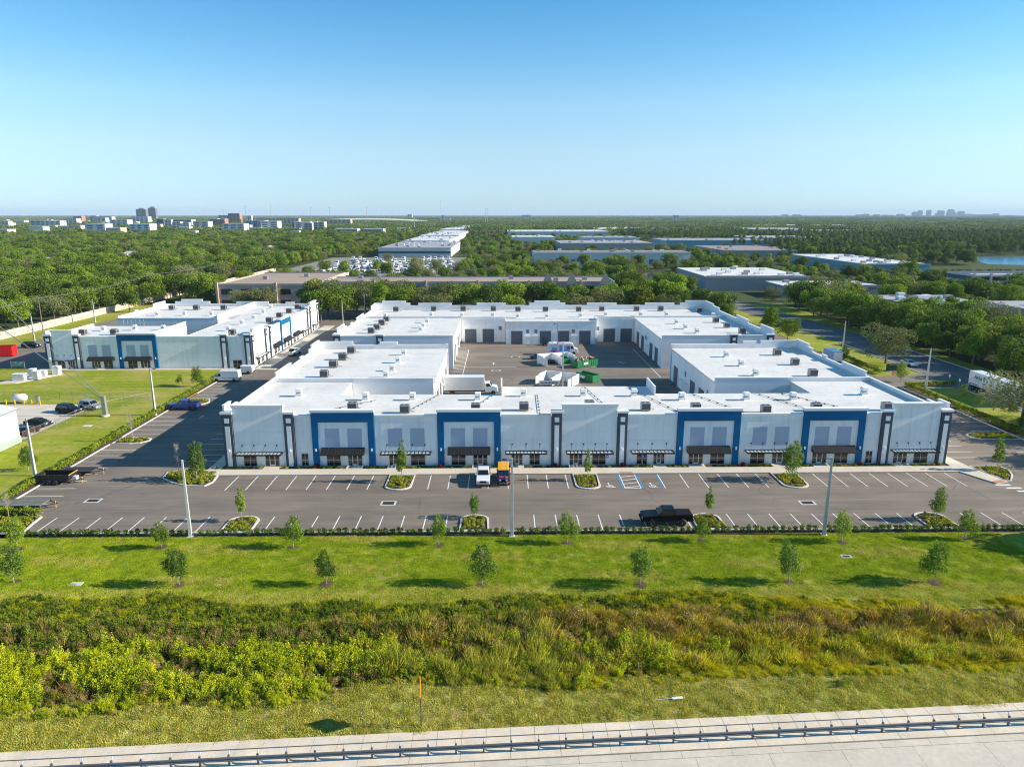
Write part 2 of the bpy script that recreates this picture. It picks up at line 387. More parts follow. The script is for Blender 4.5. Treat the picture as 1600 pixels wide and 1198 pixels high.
# ---- kerbs, walk, islands
KB = 0.13
ST = struct('mulch_bed', MB().quad([(-57.5, 77.0, .02), (110, 77.0, .02), (110, 77.92, .02), (-57.5, 77.92, .02)]), MULCH)
kf = struct('kerb', MB().box(-56.5, 110, 77.92, 78.1, -.05, KB), KERB)
kl = struct('kerb', MB().box(-64.42, -64.2, 86.8, 111.8, -.05, KB), KERB)
struct('kerb', MB().box(-64.42, -64.2, 115.7, 168, -.05, KB), KERB)
struct('mulch_bed', MB().quad([(-65.9, 84, .012), (-64.42, 84, .012), (-64.42, 168, .012), (-65.9, 168, .012)]), MULCH)
struct('kerb', MB().box(87.0, 87.22, 100, 150.3, -.05, KB), KERB)
struct('mulch_bed', MB().quad([(87.22, 96, .012), (88.9, 96, .012), (88.9, 150.5, .012), (87.22, 150.5, .012)]), MULCH)
# walk before the south front
walk = struct('front_walk', MB().box(-43.5, 68.2, 97.12, 99.45, -.05, .125), DARKJ)
x = -43.5
while x < 68:
    w = min(3.05, 68.2 - x)
    link('slab', MB().box(x + .01, x + w - .01, 97.1, 99.46, .06, .135 + random.uniform(-.002, .002)).mesh('slab', CONC), walk); x += w
struct('planting_bed', MB().quad([(-43.2, 99.46, .03), (66.8, 99.46, .03), (66.8, 100.95, .03), (-43.2, 100.95, .03)]), MULCH)
# walk round the right corner, and the ramp
struct('corner_walk', MB().prism([(66.9, 102.5), (66.9, 99.46), (68.2, 97.1), (66.7, 97.1), (69.0, 92.4), (71.0, 93.0), (69.6, 98.5), (69.0, 103.5)][::-1], -.05, .131), CONC)
struct('tactile_ramp', MB().prism([(68.7, 93.1), (69.0, 92.45), (70.7, 92.95), (70.5, 93.7)][::-1], .05, .139), mat('tactile_pad', (.50, .22, .13), .8, .15, 3, 20))
struct('tactile_ramp', MB().box(17.0, 18.9, 97.14, 97.6, .1, .141), mat('tactile_pad', (.5, .22, .13)))
struct('side_walk', MB().box(-43.4, -41.55, 97.14, 158.5, -.05, .12), CONC)
struct('side_walk', MB().box(-112.6, -55.2, 169.2, 171.2, -.05, .12), CONC)
struct('side_walk', MB().box(-60.4, -56.9, 171.2, 240, -.05, .121), CONC)
struct('side_walk', MB().box(67.3, 69.0, 103.5, 158, -.05, .12), CONC)

def outline_bullet(x0, x1, y_flat, y_tip, n=10):
    """island with one flat end and one rounded end"""
    r = (x1 - x0) / 2; cx = (x0 + x1) / 2; sg = 1 if y_tip > y_flat else -1
    pts = [(x0, y_flat)]
    for i in range(n + 1):
        a = math.pi - math.pi * i / n
        pts.append((cx + r * math.cos(a), y_tip - sg * r * .75 + sg * r * .75 * math.sin(a)))
    pts.append((x1, y_flat)); return pts
def shrink(poly, d):
    cx = sum(p[0] for p in poly) / len(poly); cy = sum(p[1] for p in poly) / len(poly)
    out = []
    for x, y in poly:
        l = math.hypot(x - cx, y - cy); out.append((x - (x - cx) / l * d * 1.15, y - (y - cy) / l * d * 1.15))
    return out
ISLANDS = []
def island(poly, plants=True):
    n = len(poly); inn = shrink(poly, .24)
    vs = [(x, y, -.04) for x, y in poly] + [(x, y, .14) for x, y in poly] + [(x, y, .14) for x, y in inn] + [(x, y, .03) for x, y in inn]
    fs = []
    for i in range(n):
        j = (i + 1) % n
        for k in range(3): fs.append((k * n + i, k * n + j, (k + 1) * n + j, (k + 1) * n + i))
    m = MB(); m.add(vs, fs)
    o = struct('traffic_island', m, KERB)
    link('mulch', MB().quad([(x, y, .05) for x, y in inn]).mesh('mulch', MULCH), o)
    ISLANDS.append(inn); return o
for x0, x1 in ((-16.3, -12.6), (10.1, 13.6), (38.9, 42.6)): island(outline_bullet(x0, x1, 97.05, 91.2))
for x0, x1 in ((-33.6, -29.9), (-5.2, -1.7), (23.3, 26.9), (51.2, 55.0)): island(outline_bullet(x0, x1, 78.15, 82.8))
island([(-41.6, 98.9), (-46.0, 100.0), (-48.9, 98.6), (-48.6, 96.2), (-46.4, 94.3), (-43.6, 93.0), (-41.2, 92.9), (-40.6, 94.5), (-40.9, 97.0)])
island([(-64.2, 112.0), (-64.2, 115.5), (-60.6, 115.5), (-58.9, 114.8), (-58.6, 113.6), (-59.6, 112.4), (-61.2, 112.0)])
island([(69.7, 99.6), (74.0, 99.6), (74.6, 98.0), (73.6, 95.6), (71.6, 93.2), (71.2, 93.2)])
island([(80.2, 112.5), (86.9, 112.5), (86.9, 116.2), (80.4, 116.0), (79.0, 114.9), (79.0, 113.5)])
island([(-56.6, 78.2), (-64.1, 78.2), (-64.1, 84.2), (-58.8, 84.0), (-57.2, 82.9), (-57.0, 81.0)])
island([(-64.2, 136.5), (-64.2, 141.0), (-59.6, 141.0), (-58.7, 138.7), (-59.6, 136.5)])
# yellow kerb ends beside the far left island
for (a, b, c, d) in ((-64.2, -59.4, 136.3, 136.46), (-64.46, -64.2, 141.2, 146)):
    struct('yellow_kerb', MB().box(a, b, c, d, .0, .15), PAINTY)
# ---- painted lines
def line_mesh(w, l): return MB().box(-w / 2, w / 2, 0, l, .004, .010).mesh('parking_line', PAINT)
LN5, LN4, LNS = line_mesh(.13, 5.3), line_mesh(.13, 4.6), None
x = -37.95
while x < 67:
    if not any(a - .6 < x < b + .6 for a, b in ((-16.3, -12.6), (10.1, 23.0), (38.9, 42.6))): link('parking_line', LN5, lot, (x, 91.6, 0))
    x += 2.765
x = -55.3
while x < 86:
    if not any(a - .4 < x < b + .4 for a, b in ((-33.6, -29.9), (-5.2, -1.7), (23.3, 26.9), (51.2, 55.0))): link('parking_line', LN4, lot, (x, 78.15, 0))
    x += 2.69
LH = MB().box(0, 5.4, -.065, .065, .004, .010).mesh('parking_line', PAINT)
y = 87.0
while y < 168:
    if not (111.5 < y < 116 or 136 < y < 141.5): link('parking_line', LH, lot, (-64.1, y, 0))
    y += 2.755
y = 103.5
while y < 156:
    link('parking_line', LH, lot, (-49.0, y, 0)); link('parking_line', LH, lot, (69.2, y, 0))
    if y > 117: link('parking_line', LH, lot, (81.5, y, 0))
    y += 2.755
for y in (103.2, 106.0): link('parking_line', LH, lot, (81.4, y, 0))
# accessible bays: blue and white borders, hatching and two wheelchair marks
for xa in (16.55, 19.35): link('blue_line', MB().box(xa - .1, xa + .1, 91.5, 96.9, .004, .009).mesh('blue_line', PAINTB), lot)
link('blue_line', MB().box(22.1, 22.3, 91.5, 96.9, .004, .009).mesh('blue_line', PAINTB), lot)
for xa in (16.85, 19.05, 22.42): link('parking_line', LN5, lot, (xa, 91.55, 0))
for i in range(4):
    y = 91.75 + i * 1.35
    link('hatch_line', MB().prism([(16.9, y), (19.0, y + .55), (19.0, y + .7), (16.9, y + .15)], .004, .0095).mesh('hatch_line', PAINT), lot)
link('hatch_line', MB().box(16.8, 19.1, 91.5, 91.64, .004, .011).mesh('hatch_line', PAINT), lot)
def wheelchair():
    m = MB()
    for i in range(12):
        a0, a1 = R(150 + i * 19), R(150 + (i + 1) * 19)
        m.quad([(.42 * math.cos(a0), .42 * math.sin(a0), .011), (.42 * math.cos(a1), .42 * math.sin(a1), .011), (.30 * math.cos(a1), .30 * math.sin(a1), .011), (.30 * math.cos(a0), .30 * math.sin(a0), .011)])
    m.box(-.12, 0, -.05, .75, .005, .011); m.box(0, .4, .05, .16, .005, .011); m.box(0, .32, .32, .43, .005, .0112); m.box(.34, .45, -.3, .12, .005, .0113); m.box(.45, .65, -.32, -.2, .005, .011)
    m.lathe([(.15, .005), (.15, .011)], 10, 0, (-.06, .95)); return m.mesh('wheelchair_mark', PAINT)
WC = wheelchair()
for xa in (14.85, 20.75): 
    o = link('wheelchair_mark', WC, lot, (xa, 92.3, 0)); o.scale = (1.15, 1.15, 1)
for i in range(9): link('crossing_bar', MB().box(68.6 + i * .72, 70.7 + i * .72, 91.8 - i * 1.15, 92.3 - i * 1.15, .004, .010).mesh('crossing_bar', PAINT), lot)
# courtyard markings, arrows
for (xa, xb, ya, yb) in ((-9.3, 3.6, 172.3, 172.5), (22.0, 30.0, 172.3, 172.5), (-9.4, -9.25, 160.5, 196), (36.6, 36.75, 160, 196), (4.0, 10.0, 145.2, 145.35), (24, 33, 132.2, 132.35), (33.6, 33.75, 118, 134)):
    link('yard_line', MB().box(xa, xb, ya, yb, .004, .010).mesh('yard_line', PAINT), lot)
for i in range(18): link('hatch_line', MB().prism([(-12.2, 166 + i * 1.7), (-9.5, 166.7 + i * 1.7), (-9.5, 166.85 + i * 1.7), (-12.2, 166.15 + i * 1.7)], .004, .0095).mesh('hatch_line', PAINT), lot)
AR = MB().box(-.12, .12, -1.3, .4, .004, .010).prism([(-.5, .4), (.5, .4), (0, 1.3)], .004, .010).mesh('arrow_mark', PAINT)
for (xa, ya, rz, s) in ((-2.2, 176, 0, 1), (9.0, 176, 0, 1), (30.5, 177, .8, 1), (-52.5, 157, -.4, 1), (-53.0, 173, -.4, 1), (-56, 128, 0, .8)):
    o = link('arrow_mark', AR, lot, (xa, ya, 0), rz); o.scale = (s, s, 1)
# drain grates in concrete collars
DG = mat('iron_grate', (.03, .03, .03), .7, .2, 4, 30)
for (xa, ya, w) in ((-53.9, 88.2, 1.0), (-14.9, 86.8, 1.0), (39.8, 86.2, 1.0), (-1.5, 168, 1.1), (3.5, 185, 1.1), (17.5, 160.5, 1.1)):
    link('drain_collar', MB().box(xa - w, xa + w, ya - w * .7, ya + w * .7, .002, .007).mesh('drain_collar', KERB), lot)
    link('drain_grate', MB().box(xa - w * .75, xa + w * .75, ya - w * .48, ya + w * .48, .004, .014).mesh('drain_grate', DG), lot)
# pale dust track by the left drain
link('dust_patch', MB().prism([(-56.4, 87.0), (-54.6, 86.7), (-53.0, 89.6), (-50.6, 94.6), (-51.0, 94.8), (-53.6, 90.2), (-54.6, 88.9)], .001, .003).mesh('dust_patch', mat('dust', (.15, .14, .125), .95, .25, 1.5, 10)), lot)
# lake and pale bare ground far off
WATER = mat('water', (.05, .20, .34), .25, .1, .02, .1)
sheet('lake', [(372, 545), (392, 590), (402, 640), (470, 642), (640, 655), (760, 640), (760, 540), (560, 520), (430, 520)], .05, WATER)

# ================================================================ the buildings
def frame_T(ox, oy, ux, uy, nx, ny):
    return lambda p: (ox + ux * p[0] + nx * p[1], oy + uy * p[0] + ny * p[1], p[2])
def storefront(root, T, u0, u1, d, kind):
    z0, z1 = (.12, 2.06)
    fr = MB(T); t = .05
    fr.box(u0, u0 + t, d, d + .07, z0, z1); fr.box(u1 - t, u1, d, d + .07, z0, z1)
    fr.box(u0 + t, u1 - t, d, d + .07, z1 - t, z1); fr.box(u0 + t, u1 - t, d, d + .068, z0, z0 + t)
    name = 'door' if kind == 'door' else 'window'
    if kind == 'door':
        a, b = u0 + (u1 - u0) * .30, u0 + (u1 - u0) * .70
        cuts = [(u0 + t, a), (a + .1, b - .1), (b, u1 - t)]
        for c in (a, b - .1): fr.box(c, c + .1, d, d + .075, z0 + t, z1 - t)
        fr.box(a + .1, b - .1, d, d + .074, z0 + t, z0 + .28)
    else:
        c = (u0 + u1) / 2; cuts = [(u0 + t, c - .025), (c + .025, u1 - t)]
        fr.box(c - .025, c + .025, d, d + .066, z0 + t, z1 - t)
    zc = 1.02
    for a, b in cuts: fr.box(a, b, d, d + .062, zc, zc + .045)
    p = fr.build(name, ALU, root)
    for a, b in cuts:
        for za, zb in ((z0 + t, zc), (zc + .045, z1 - t)):
            sub(p, 'pane', MB(T).box(a, b, d + .005, d + .03, za, zb).mesh('pane', GLASS))
    return p
def canopy(root, T, u0, u1, d=0.0):
    m = MB(T); z = 2.22
    m.box(u0, u1, d + 1.25, d + 1.35, z - .1, z + .12); m.box(u0, u0 + .09, d, d + 1.25, z - .1, z + .1)
    m.box(u1 - .09, u1, d, d + 1.25, z - .1, z + .1); m.box(u0 + .09, u1 - .09, d + .01, d + .1, z - .1, z + .1)
    c = m.build('canopy', BLACKM, root)
    n = int((u1 - u0) / .55); s = MB(T)
    for i in range(n):
        a = u0 + .18 + (u1 - u0 - .36) * i / n
        s.box(a, a + .36, d + .12, d + 1.22, z - .02, z + .02)
    k = sub(c, 'canopy_slats', s.mesh('canopy_slats', ALU)); k['kind'] = 'stuff'
    q = 3 if u1 - u0 < 6.6 else 4
    for i in range(q):
        a = u0 + (u1 - u0) * (i + .5) / q
        r = MB(T).tube((a - .3, d + 1.2, z + .1), (a, d + .05, 3.34), .022); r.tube((a, d, 3.34), (a, d + .09, 3.34), .11, .11, 10)
        sub(c, 'tie_rod', r.mesh('tie_rod', BLACKM))
def awning(root, T, u0, u1, d=0.0):
    m = MB(T)
    m.add([(u0, d, 2.05), (u0, d + 1.15, 2.05), (u0, d + 1.15, 2.18), (u0, d, 2.98), (u1, d, 2.05), (u1, d + 1.15, 2.05), (u1, d + 1.15, 2.18), (u1, d, 2.98)],
          [(0, 1, 2, 3), (7, 6, 5, 4), (1, 5, 6, 2), (2, 6, 7, 3), (0, 4, 5, 1), (3, 7, 4, 0)])
    a = m.build('awning', BLACKM, root)
    s = MB(T); n = int((u1 - u0) / .5)
    for i in range(n + 1):
        u = u0 + (u1 - u0) * i / n
        s.add([(u - .015, d + 1.15, 2.185), (u + .015, d + 1.15, 2.185), (u + .015, d + .02, 2.985), (u - .015, d + .02, 2.985), (u, d + 1.155, 2.20), (u, d + .02, 3.0)], [(0, 1, 4), (1, 2, 5, 4), (2, 3, 5), (3, 0, 4, 5)])
    k = sub(a, 'standing_seams', s.mesh('standing_seams', BLACKM)); k['kind'] = 'stuff'
def sconce(root, T, u, d):
    MB(T).box(u - .09, u + .09, d, d + .14, 2.45, 2.85).build('wall_light', mat('sconce_white', (.85, .85, .85), .4, 0), root)
def facade(root, T, bays, hw=7.95):
    for b in bays:
        k, u0, u1 = b[:3]; o = b[3] if len(b) > 3 else {}
        if k == 'P':
            d = .42
            m = MB(T).box(u0, u1, 0, d, 0, 8.2); p = m.build('pilaster', SLATE, root)
            w = u1 - u0; e = w * .27
            sub(p, 'light_panel', MB(T).box(u0 + e, u1 - e, d, d + .03, .15, 6.35).mesh('light_panel', PANELW))
            sub(p, 'light_panel', MB(T).box(u0 + e, u1 - e, d, d + .03, 6.85, 7.55).mesh('light_panel', PANELW))
            sub(p, 'cap', MB(T).box(u0 - .14, u1 + .14, -.5, d + .14, 8.2, 8.52).mesh('cap', TRIM))
            sub(p, 'wall_light', MB(T).box((u0 + u1) / 2 - .09, (u0 + u1) / 2 + .09, d + .03, d + .16, 2.45, 2.8).mesh('wall_light', MATS['painted_wall']))
        elif k == 'T':
            d = .16; n = 4
            m = MB(T).box(u0, u1, -.35, d - .03, 0, 9.25); t = m.build('tower_wall', W_INNER, root)
            for i in range(n):
                z0, z1 = [(0, 3.55), (3.57, 5.4), (5.42, 7.3), (7.32, 9.25)][i]
                for j in range(2):
                    a = u0 + (u1 - u0) * j / 2 + .01; c = u0 + (u1 - u0) * (j + 1) / 2 - .01
                    sub(t, 'wall_panel', MB(T).box(a, c, d - .03, d, z0, z1).mesh('wall_panel', W_WHITE))
            sub(t, 'cornice', MB(T).box(u0 - .1, u1 + .1, -.45, d + .18, 9.25, 9.52).mesh('cornice', TRIM))
            sub(t, 'cornice', MB(T).box(u0 - .04, u1 + .04, d, d + .09, 9.08, 9.25).mesh('cornice', TRIM))
        elif k == 'PO':
            d = .34; lw = .92
            p = MB(T).box(u0, u0 + lw, 0, d, 0, 6.9).box(u1 - lw, u1, 0, d, 0, 6.9).box(u0, u1, -.3, d, 6.9, 8.42).build('portal', BLUE, root)
            sub(p, 'cornice', MB(T).box(u0 - .12, u1 + .12, -.42, d + .16, 8.42, 8.8).mesh('cornice', TRIM))
            sub(p, 'wall_panel', MB(T).box(u0 + lw, u1 - lw, 0, .12, 0, 6.9).mesh('wall_panel', PANELW))
            w = u1 - u0; c = (u0 + u1) / 2
            for s in (-1, 1): sub(p, 'blue_panel', MB(T).box(c + s * 1.66 - 1.06, c + s * 1.66 + 1.06, .12, .15, 3.02, 5.88).mesh('blue_panel', PANELB))
            for s in (u0 + lw * .5, u1 - lw * .5): sub(p, 'wall_light', MB(T).box(s - .09, s + .09, d, d + .13, 2.45, 2.85).mesh('wall_light', MATS['painted_wall']))
            o.setdefault('d', .12)
        else:
            d = .06
            n = max(1, round((u1 - u0) / 3.1))
            w_ = MB(T).box(u0 + .01, u1 - .01, -.05, d - .03, 0, hw - .32).build('wall', W_INNER, root)
            for i in range(n):
                a = u0 + (u1 - u0) * i / n + .012; c = u0 + (u1 - u0) * (i + 1) / n - .012
                for z0, z1 in ((0, 3.9), (3.925, hw - .32)):
                    sub(w_, 'wall_panel', MB(T).box(a, c, d - .03, d, z0, z1).mesh('wall_panel', W_WHITE))
            sub(w_, 'cornice', MB(T).box(u0, u1, -.36, d + .1, hw - .32, hw).mesh('cornice', TRIM))
            if k == 'PB':
                c = (u0 + u1) / 2
                sub(w_, 'recess_panel', MB(T).box(c - 3.65, c + 3.65, d, d + .025, .2, 6.85).mesh('recess_panel', PANELW))
                for s in (-1, 1): sub(w_, 'blue_panel', MB(T).box(c + s * 1.66 - 1.06, c + s * 1.66 + 1.06, d + .025, d + .05, 3.02, 5.88).mesh('blue_panel', PANELB))
                o.setdefault('d', d + .025)
        dd = o.get('d', .16 if k == 'T' else .06)
        for a, c in o.get('win', ()): storefront(root, T, a, c, dd, 'win')
        for a, c in o.get('door', ()): storefront(root, T, a, c, dd, 'door')
        if 'can' in o: canopy(root, T, *o['can'], dd)
        if 'awn' in o: awning(root, T, *o['awn'], dd)
def wall(root, x0, x1, y0, y1, z1, cap=True, m=W_INNER, name='wall', z0=0.0):
    w_ = MB().box(x0, x1, y0, y1, z0, z1 - (.1 if cap else 0)).build(name, m, root)
    if cap: sub(w_, 'coping', MB().box(x0 - .06, x1 + .06, y0 - .06, y1 + .06, z1 - .1, z1).mesh('coping', TRIM))
    return w_
def roof(root, x0, x1, y0, y1, z): return MB().box(x0, x1, y0, y1, z - .3, z).build('roof', TPO, root)
def step_parapet(root, axis, c0, c1, z0, z1, base, steps, y0, y1):
    """parapet with raised and stepped towers along a side; steps = (a, b, top)"""
    cuts = sorted({y0, y1, *[v for s in steps for v in s[:2]]}); cuts = [c for c in cuts if y0 <= c <= y1]
    for a, b in zip(cuts, cuts[1:]):
        top = max([base] + [s[2] for s in steps if s[0] <= a and b <= s[1]])
        bx = (c0, c1, a, b) if axis == 'y' else (a, b, c0, c1)
        w_ = MB().box(*bx, z0, top - .14).build('parapet', W_INNER, root)
        e = .002 if top > base else 0
        bx2 = (c0 - .09, c1 + .09, a - e, b + e) if axis == 'y' else (a - e, b + e, c0 - .09, c1 + .09)
        sub(w_, 'coping', MB().box(*bx2, top - .14, top).mesh('coping', TRIM))
def overhead_door(root, T, u0, u1, h=3.9, d=.05):
    p = MB(T).box(u0, u1, 0, d, .02, h).build('overhead_door', DOORG, root)
    s = MB(T)
    for i in range(8): s.box(u0 + .05, u1 - .05, d, d + .02, .1 + i * h / 8, h / 8 * (i + 1) - .02 + .02 * (i == 7) - .04)
    k = sub(p, 'door_slats', s.mesh('door_slats', DOORG)); k['kind'] = 'stuff'
def man_door(root, T, u, d=.05):
    p = MB(T).box(u - .5, u + .5, 0, d, .02, 2.15).build('door', PANELW, root)
    sub(p, 'gooseneck_lamp', MB(T).box(u - .9, u + .9, d, d + .5, 2.5, 2.56).mesh('gooseneck_lamp', TRIM))
def louvre(root, T, u, z=3.6, d=.04): MB(T).box(u - .45, u + .45, 0, d, z, z + 1.1).build('louvre', mat('louvre_grey', (.2, .22, .25), .6, .1), root)

# ---------------------------------------------------------------- front building
A = thing('commercial_building', 'long white commercial building with blue portals facing the front car park', 'building', (12, 101, 0), absolute=True)
TA = frame_T(0, 101.0, 1, 0, 0, -1)
BAYS = [('P', -41.15, -39.7), ('T', -39.65, -32.2, dict(win=[(-38.5, -36.55)], door=[(-35.3, -33.2)], can=(-39.4, -32.6))), ('P', -32.15, -30.72),
        ('W', -30.68, -28.2, dict(win=[(-29.95, -28.9)])), ('PO', -28.15, -18.97, dict(win=[(-26.2, -24.1)], door=[(-23.05, -20.9)], awn=(-26.9, -20.5))),
        ('PB', -18.9, -9.66, dict(door=[(-16.95, -14.9)], win=[(-13.7, -11.55)], can=(-18.1, -10.6))), ('PO', -9.6, -0.32, dict(win=[(-7.65, -5.5)], door=[(-4.4, -2.25)], awn=(-8.15, -1.85))),
        ('W', -.26, 7.25, dict(door=[(1.3, 3.0)], win=[(4.0, 5.6)], can=(.4, 6.6))), ('P', 7.3, 8.75), ('T', 8.8, 17.0, dict(door=[(10.0, 11.95)], win=[(13.4, 15.45)], can=(9.45, 16.45))),
        ('P', 17.05, 18.5), ('W', 18.55, 25.95, dict(win=[(20.1, 21.7)], door=[(22.6, 24.3)], can=(19.15, 25.55))), ('PO', 26.0, 35.35, dict(door=[(27.9, 30.1)], win=[(31.15, 33.35)], awn=(27.55, 34.0))),
        ('PB', 35.42, 44.7, dict(win=[(37.2, 39.4)], door=[(40.5, 42.8)], can=(36.3, 43.35))), ('PO', 44.76, 54.0, dict(door=[(46.55, 48.75)], win=[(49.85, 51.95)], awn=(46.35, 52.8))),
        ('W', 54.06, 56.42, dict(win=[(54.65, 55.7)])), ('P', 56.47, 57.95), ('T', 58.0, 65.22, dict(door=[(58.8, 60.9)], win=[(61.9, 64.05)], can=(58.3, 65.1))), ('P', 65.27, 66.75)]
facade(A, TA, BAYS)
MB().box(-41.05, 66.65, 101.05, 101.35, 0, 7.5).build('wall', W_INNER, A)
RZ = 7.3
roof(A, -40.95, 66.55, 101.36, 115.7, RZ)
roof(A, 0.0, 25.3, 115.72, 121.0, RZ)
MB().box(.05, 25.25, 120.7, 120.98, 0, RZ - .31).build('wall', W_INNER, A)
for xa in (-.25, 25.3): wall(A, xa, xa + .25, 114.6, 121.2, 8.85, False)
MB().box(-27, -.3, 115.4, 115.68, 0, RZ - .31).build('wall', W_INNER, A); MB().box(25.6, 52, 115.4, 115.68, 0, RZ - .31).build('wall', W_INNER, A)
roof(A, -40.95, -27.0, 115.72, 124.7, RZ); roof(A, 52.1, 66.55, 115.72, 124.3, RZ)
MB().box(-27.25, -27.02, 115.75, 124.6, 0, RZ - .31).build('wall', W_INNER, A); MB().box(52.12, 52.4, 115.75, 124.2, 0, RZ - .31).build('wall', W_INNER, A)
# wings
wall(A, -40.9, -12.4, 124.75, 125.05, 8.05); wall(A, 38.4, 66.5, 124.35, 124.65, 8.05)
roof(A, -40.95, -12.2, 125.1, 157.6, RZ); roof(A, 38.2, 66.55, 124.7, 157.6, RZ)
MB().box(-12.75, -12.45, 125.1, 157.5, 0, RZ - .31).build('wall', W_WHITE, A); MB().box(38.45, 38.75, 124.7, 157.5, 0, RZ - .31).build('wall', W_WHITE, A)
step_parapet(A, 'x', 157.7, 158.0, 0, 0, 8.25, [(-41, -33.5, 9.0), (-27.5, -23.5, 8.9), (-12.8, -12.2, 8.4)], -41.2, -12.2)
step_parapet(A, 'x', 157.7, 158.0, 0, 0, 8.25, [(58.5, 66.8, 9.0), (54.5, 57.5, 8.9)], 38.2, 66.8)
for c0, c1 in ((-41.25, -40.97), (66.57, 66.85)):
    step_parapet(A, 'y', c0, c1, 0, 0, 7.98, [(101.6, 104.2, 9.3), (105.2, 106.9, 8.5), (126.3, 135.6, 8.75), (142.4, 144.4, 8.45), (149.2, 151.2, 8.7), (151.2, 157.6, 9.35)], 101.6, 157.68)
TEL = frame_T(-12.42, 0, 0, 1, 1, 0); TER = frame_T(38.42, 0, 0, 1, -1, 0)
for T in (TEL, TER):
    for u in (131, 137.5, 151.5): overhead_door(A, T, u, u + 3.4)
    for u in (128.0, 143.5, 147): man_door(A, T, u)
    for u in (128.6, 145): louvre(A, T, u)
# ---------------------------------------------------------------- rear building
B = thing('commercial_building', 'white U-shaped commercial building behind the yard with grey overhead doors', 'building', (12, 200, 0), absolute=True)
BZ = 6.85
roof(B, -40.6, 65.9, 207.6, 228.6, BZ); roof(B, .9, 27.2, 203.85, 207.58, BZ - .15)
roof(B, -40.6, -12.0, 171.0, 207.58, BZ + .35); roof(B, 38.9, 65.9, 170.6, 207.58, BZ + .35)
MB().box(1.0, 27.1, 204.0, 204.3, 0, BZ - .46).build('wall', W_WHITE, B)
MB().box(1.0, 1.3, 204.32, 207.5, 0, BZ - .46).build('wall', W_WHITE, B); MB().box(26.8, 27.1, 204.32, 207.5, 0, BZ - .46).build('wall', W_WHITE, B)
wall(B, -11.95, .95, 207.7, 208.0, 7.5, True, W_WHITE); wall(B, 27.15, 38.85, 207.7, 208.0, 7.5, True, W_WHITE)
wall(B, -40.7, -12.0, 170.6, 170.95, 8.15); wall(B, 38.9, 66.0, 170.2, 170.55, 8.15)
MB().box(-12.5, -12.2, 171.0, 207.6, 0, BZ + .04).build('wall', W_WHITE, B); MB().box(39.1, 39.4, 170.6, 207.6, 0, BZ + .04).build('wall', W_WHITE, B)
wall(B, -40.5, -12.0, 207.75, 208.05, 7.7); wall(B, 38.9, 65.8, 207.75, 208.05, 7.7)
wall(B, -14, -13.7, 208.06, 212.6, 7.5); wall(B, 27.2, 27.5, 204.4, 208.0, 7.5)
step_parapet(B, 'x', 228.7, 229.0, 0, 0, 8.3, [(-38.6, -31, 9.75), (-41, -29.6, 9.1), (-27, -16.2, 9.05), (-8.2, 1.2, 9.05), (10.4, 18.6, 9.75), (8.8, 20.4, 9.1), (27.4, 37.0, 9.05), (46.2, 55.7, 9.05), (59.3, 66.1, 9.75), (57.6, 66.1, 9.1)], -41, 66.2)
step_parapet(B, 'y', -40.95, -40.65, 0, 0, 7.75, [(171.2, 172.6, 8.6), (174.5, 182.4, 9.35), (183.4, 184.8, 8.5), (190.6, 192.4, 8.3), (198.5, 208.5, 8.55), (221.5, 228.7, 9.0)], 170.6, 228.68)
step_parapet(B, 'y', 65.95, 66.25, 0, 0, 8.4, [(170.4, 179.0, 9.6), (188.4, 198.0, 9.3), (214.5, 221, 9.1), (221, 228.7, 9.6)], 170.2, 228.68)
for i, (xa, xb, yb) in enumerate(((-40.95, -39.2, 170.6), (-30.5, -28.8, 170.6), (55.6, 57.2, 170.2), (64.5, 66.2, 170.2))):
    facade(B, frame_T(0, yb, 1, 0, 0, -1), [('P', xa, xb)])
TB = frame_T(0, 204.0, 1, 0, 0, -1); TB2 = frame_T(0, 207.7, 1, 0, 0, -1)
for u in (2.6, 10.9, 16.2, 22.4): overhead_door(B, TB, u, u + 3.3, 3.9)
for u in (7.2, 9.6, 21): man_door(B, TB, u)
for u in (7.4, 9.8, 20.7): louvre(B, TB, u, 3.2)
for u in (-11.0, -5.8, 30.0, 35.0): overhead_door(B, TB2, u, u + 3.4, 3.9)
louvre(B, TB2, -.6, 3.6); louvre(B, TB2, 28.2, 3.4)
TBL = frame_T(-12.18, 0, 0, 1, 1, 0); TBR = frame_T(39.08, 0, 0, 1, -1, 0)
for T in (TBL, TBR):
    for u in (175, 181.5, 193, 200): overhead_door(B, T, u, u + 3.4)
    for u in (189, 191): louvre(B, T, u)
    man_door(B, T, 187.2)
# ---------------------------------------------------------------- left building
Cb = thing('commercial_building', 'white commercial building behind the left lawn with slate pilasters and sunlit side front', 'building', (-86, 172, 0), absolute=True)
TC = frame_T(0, 171.5, 1, 0, 0, -1)
facade(Cb, TC, [('P', -110.85, -109.2), ('T', -109.15, -104.0, dict(win=[(-108.4, -106.6)], door=[(-105.9, -104.3)], can=(-109.0, -104.1))), ('P', -103.9, -102.45),
                ('PB', -102.4, -93.5, dict(door=[(-100.2, -98.1)], win=[(-97.3, -95.1)], awn=(-100.9, -94.6))), ('PO', -93.4, -84.05, dict(win=[(-91.4, -89.1)], door=[(-88.3, -86.0)], awn=(-91.9, -85.6))),
                ('W', -84.0, -68.55), ('P', -68.5, -66.85), ('W', -66.8, -62.75, dict(win=[(-65.9, -63.7)])), ('P', -62.7, -61.05)])
TCE = frame_T(-61.3, 0, 0, 1, 1, 0)
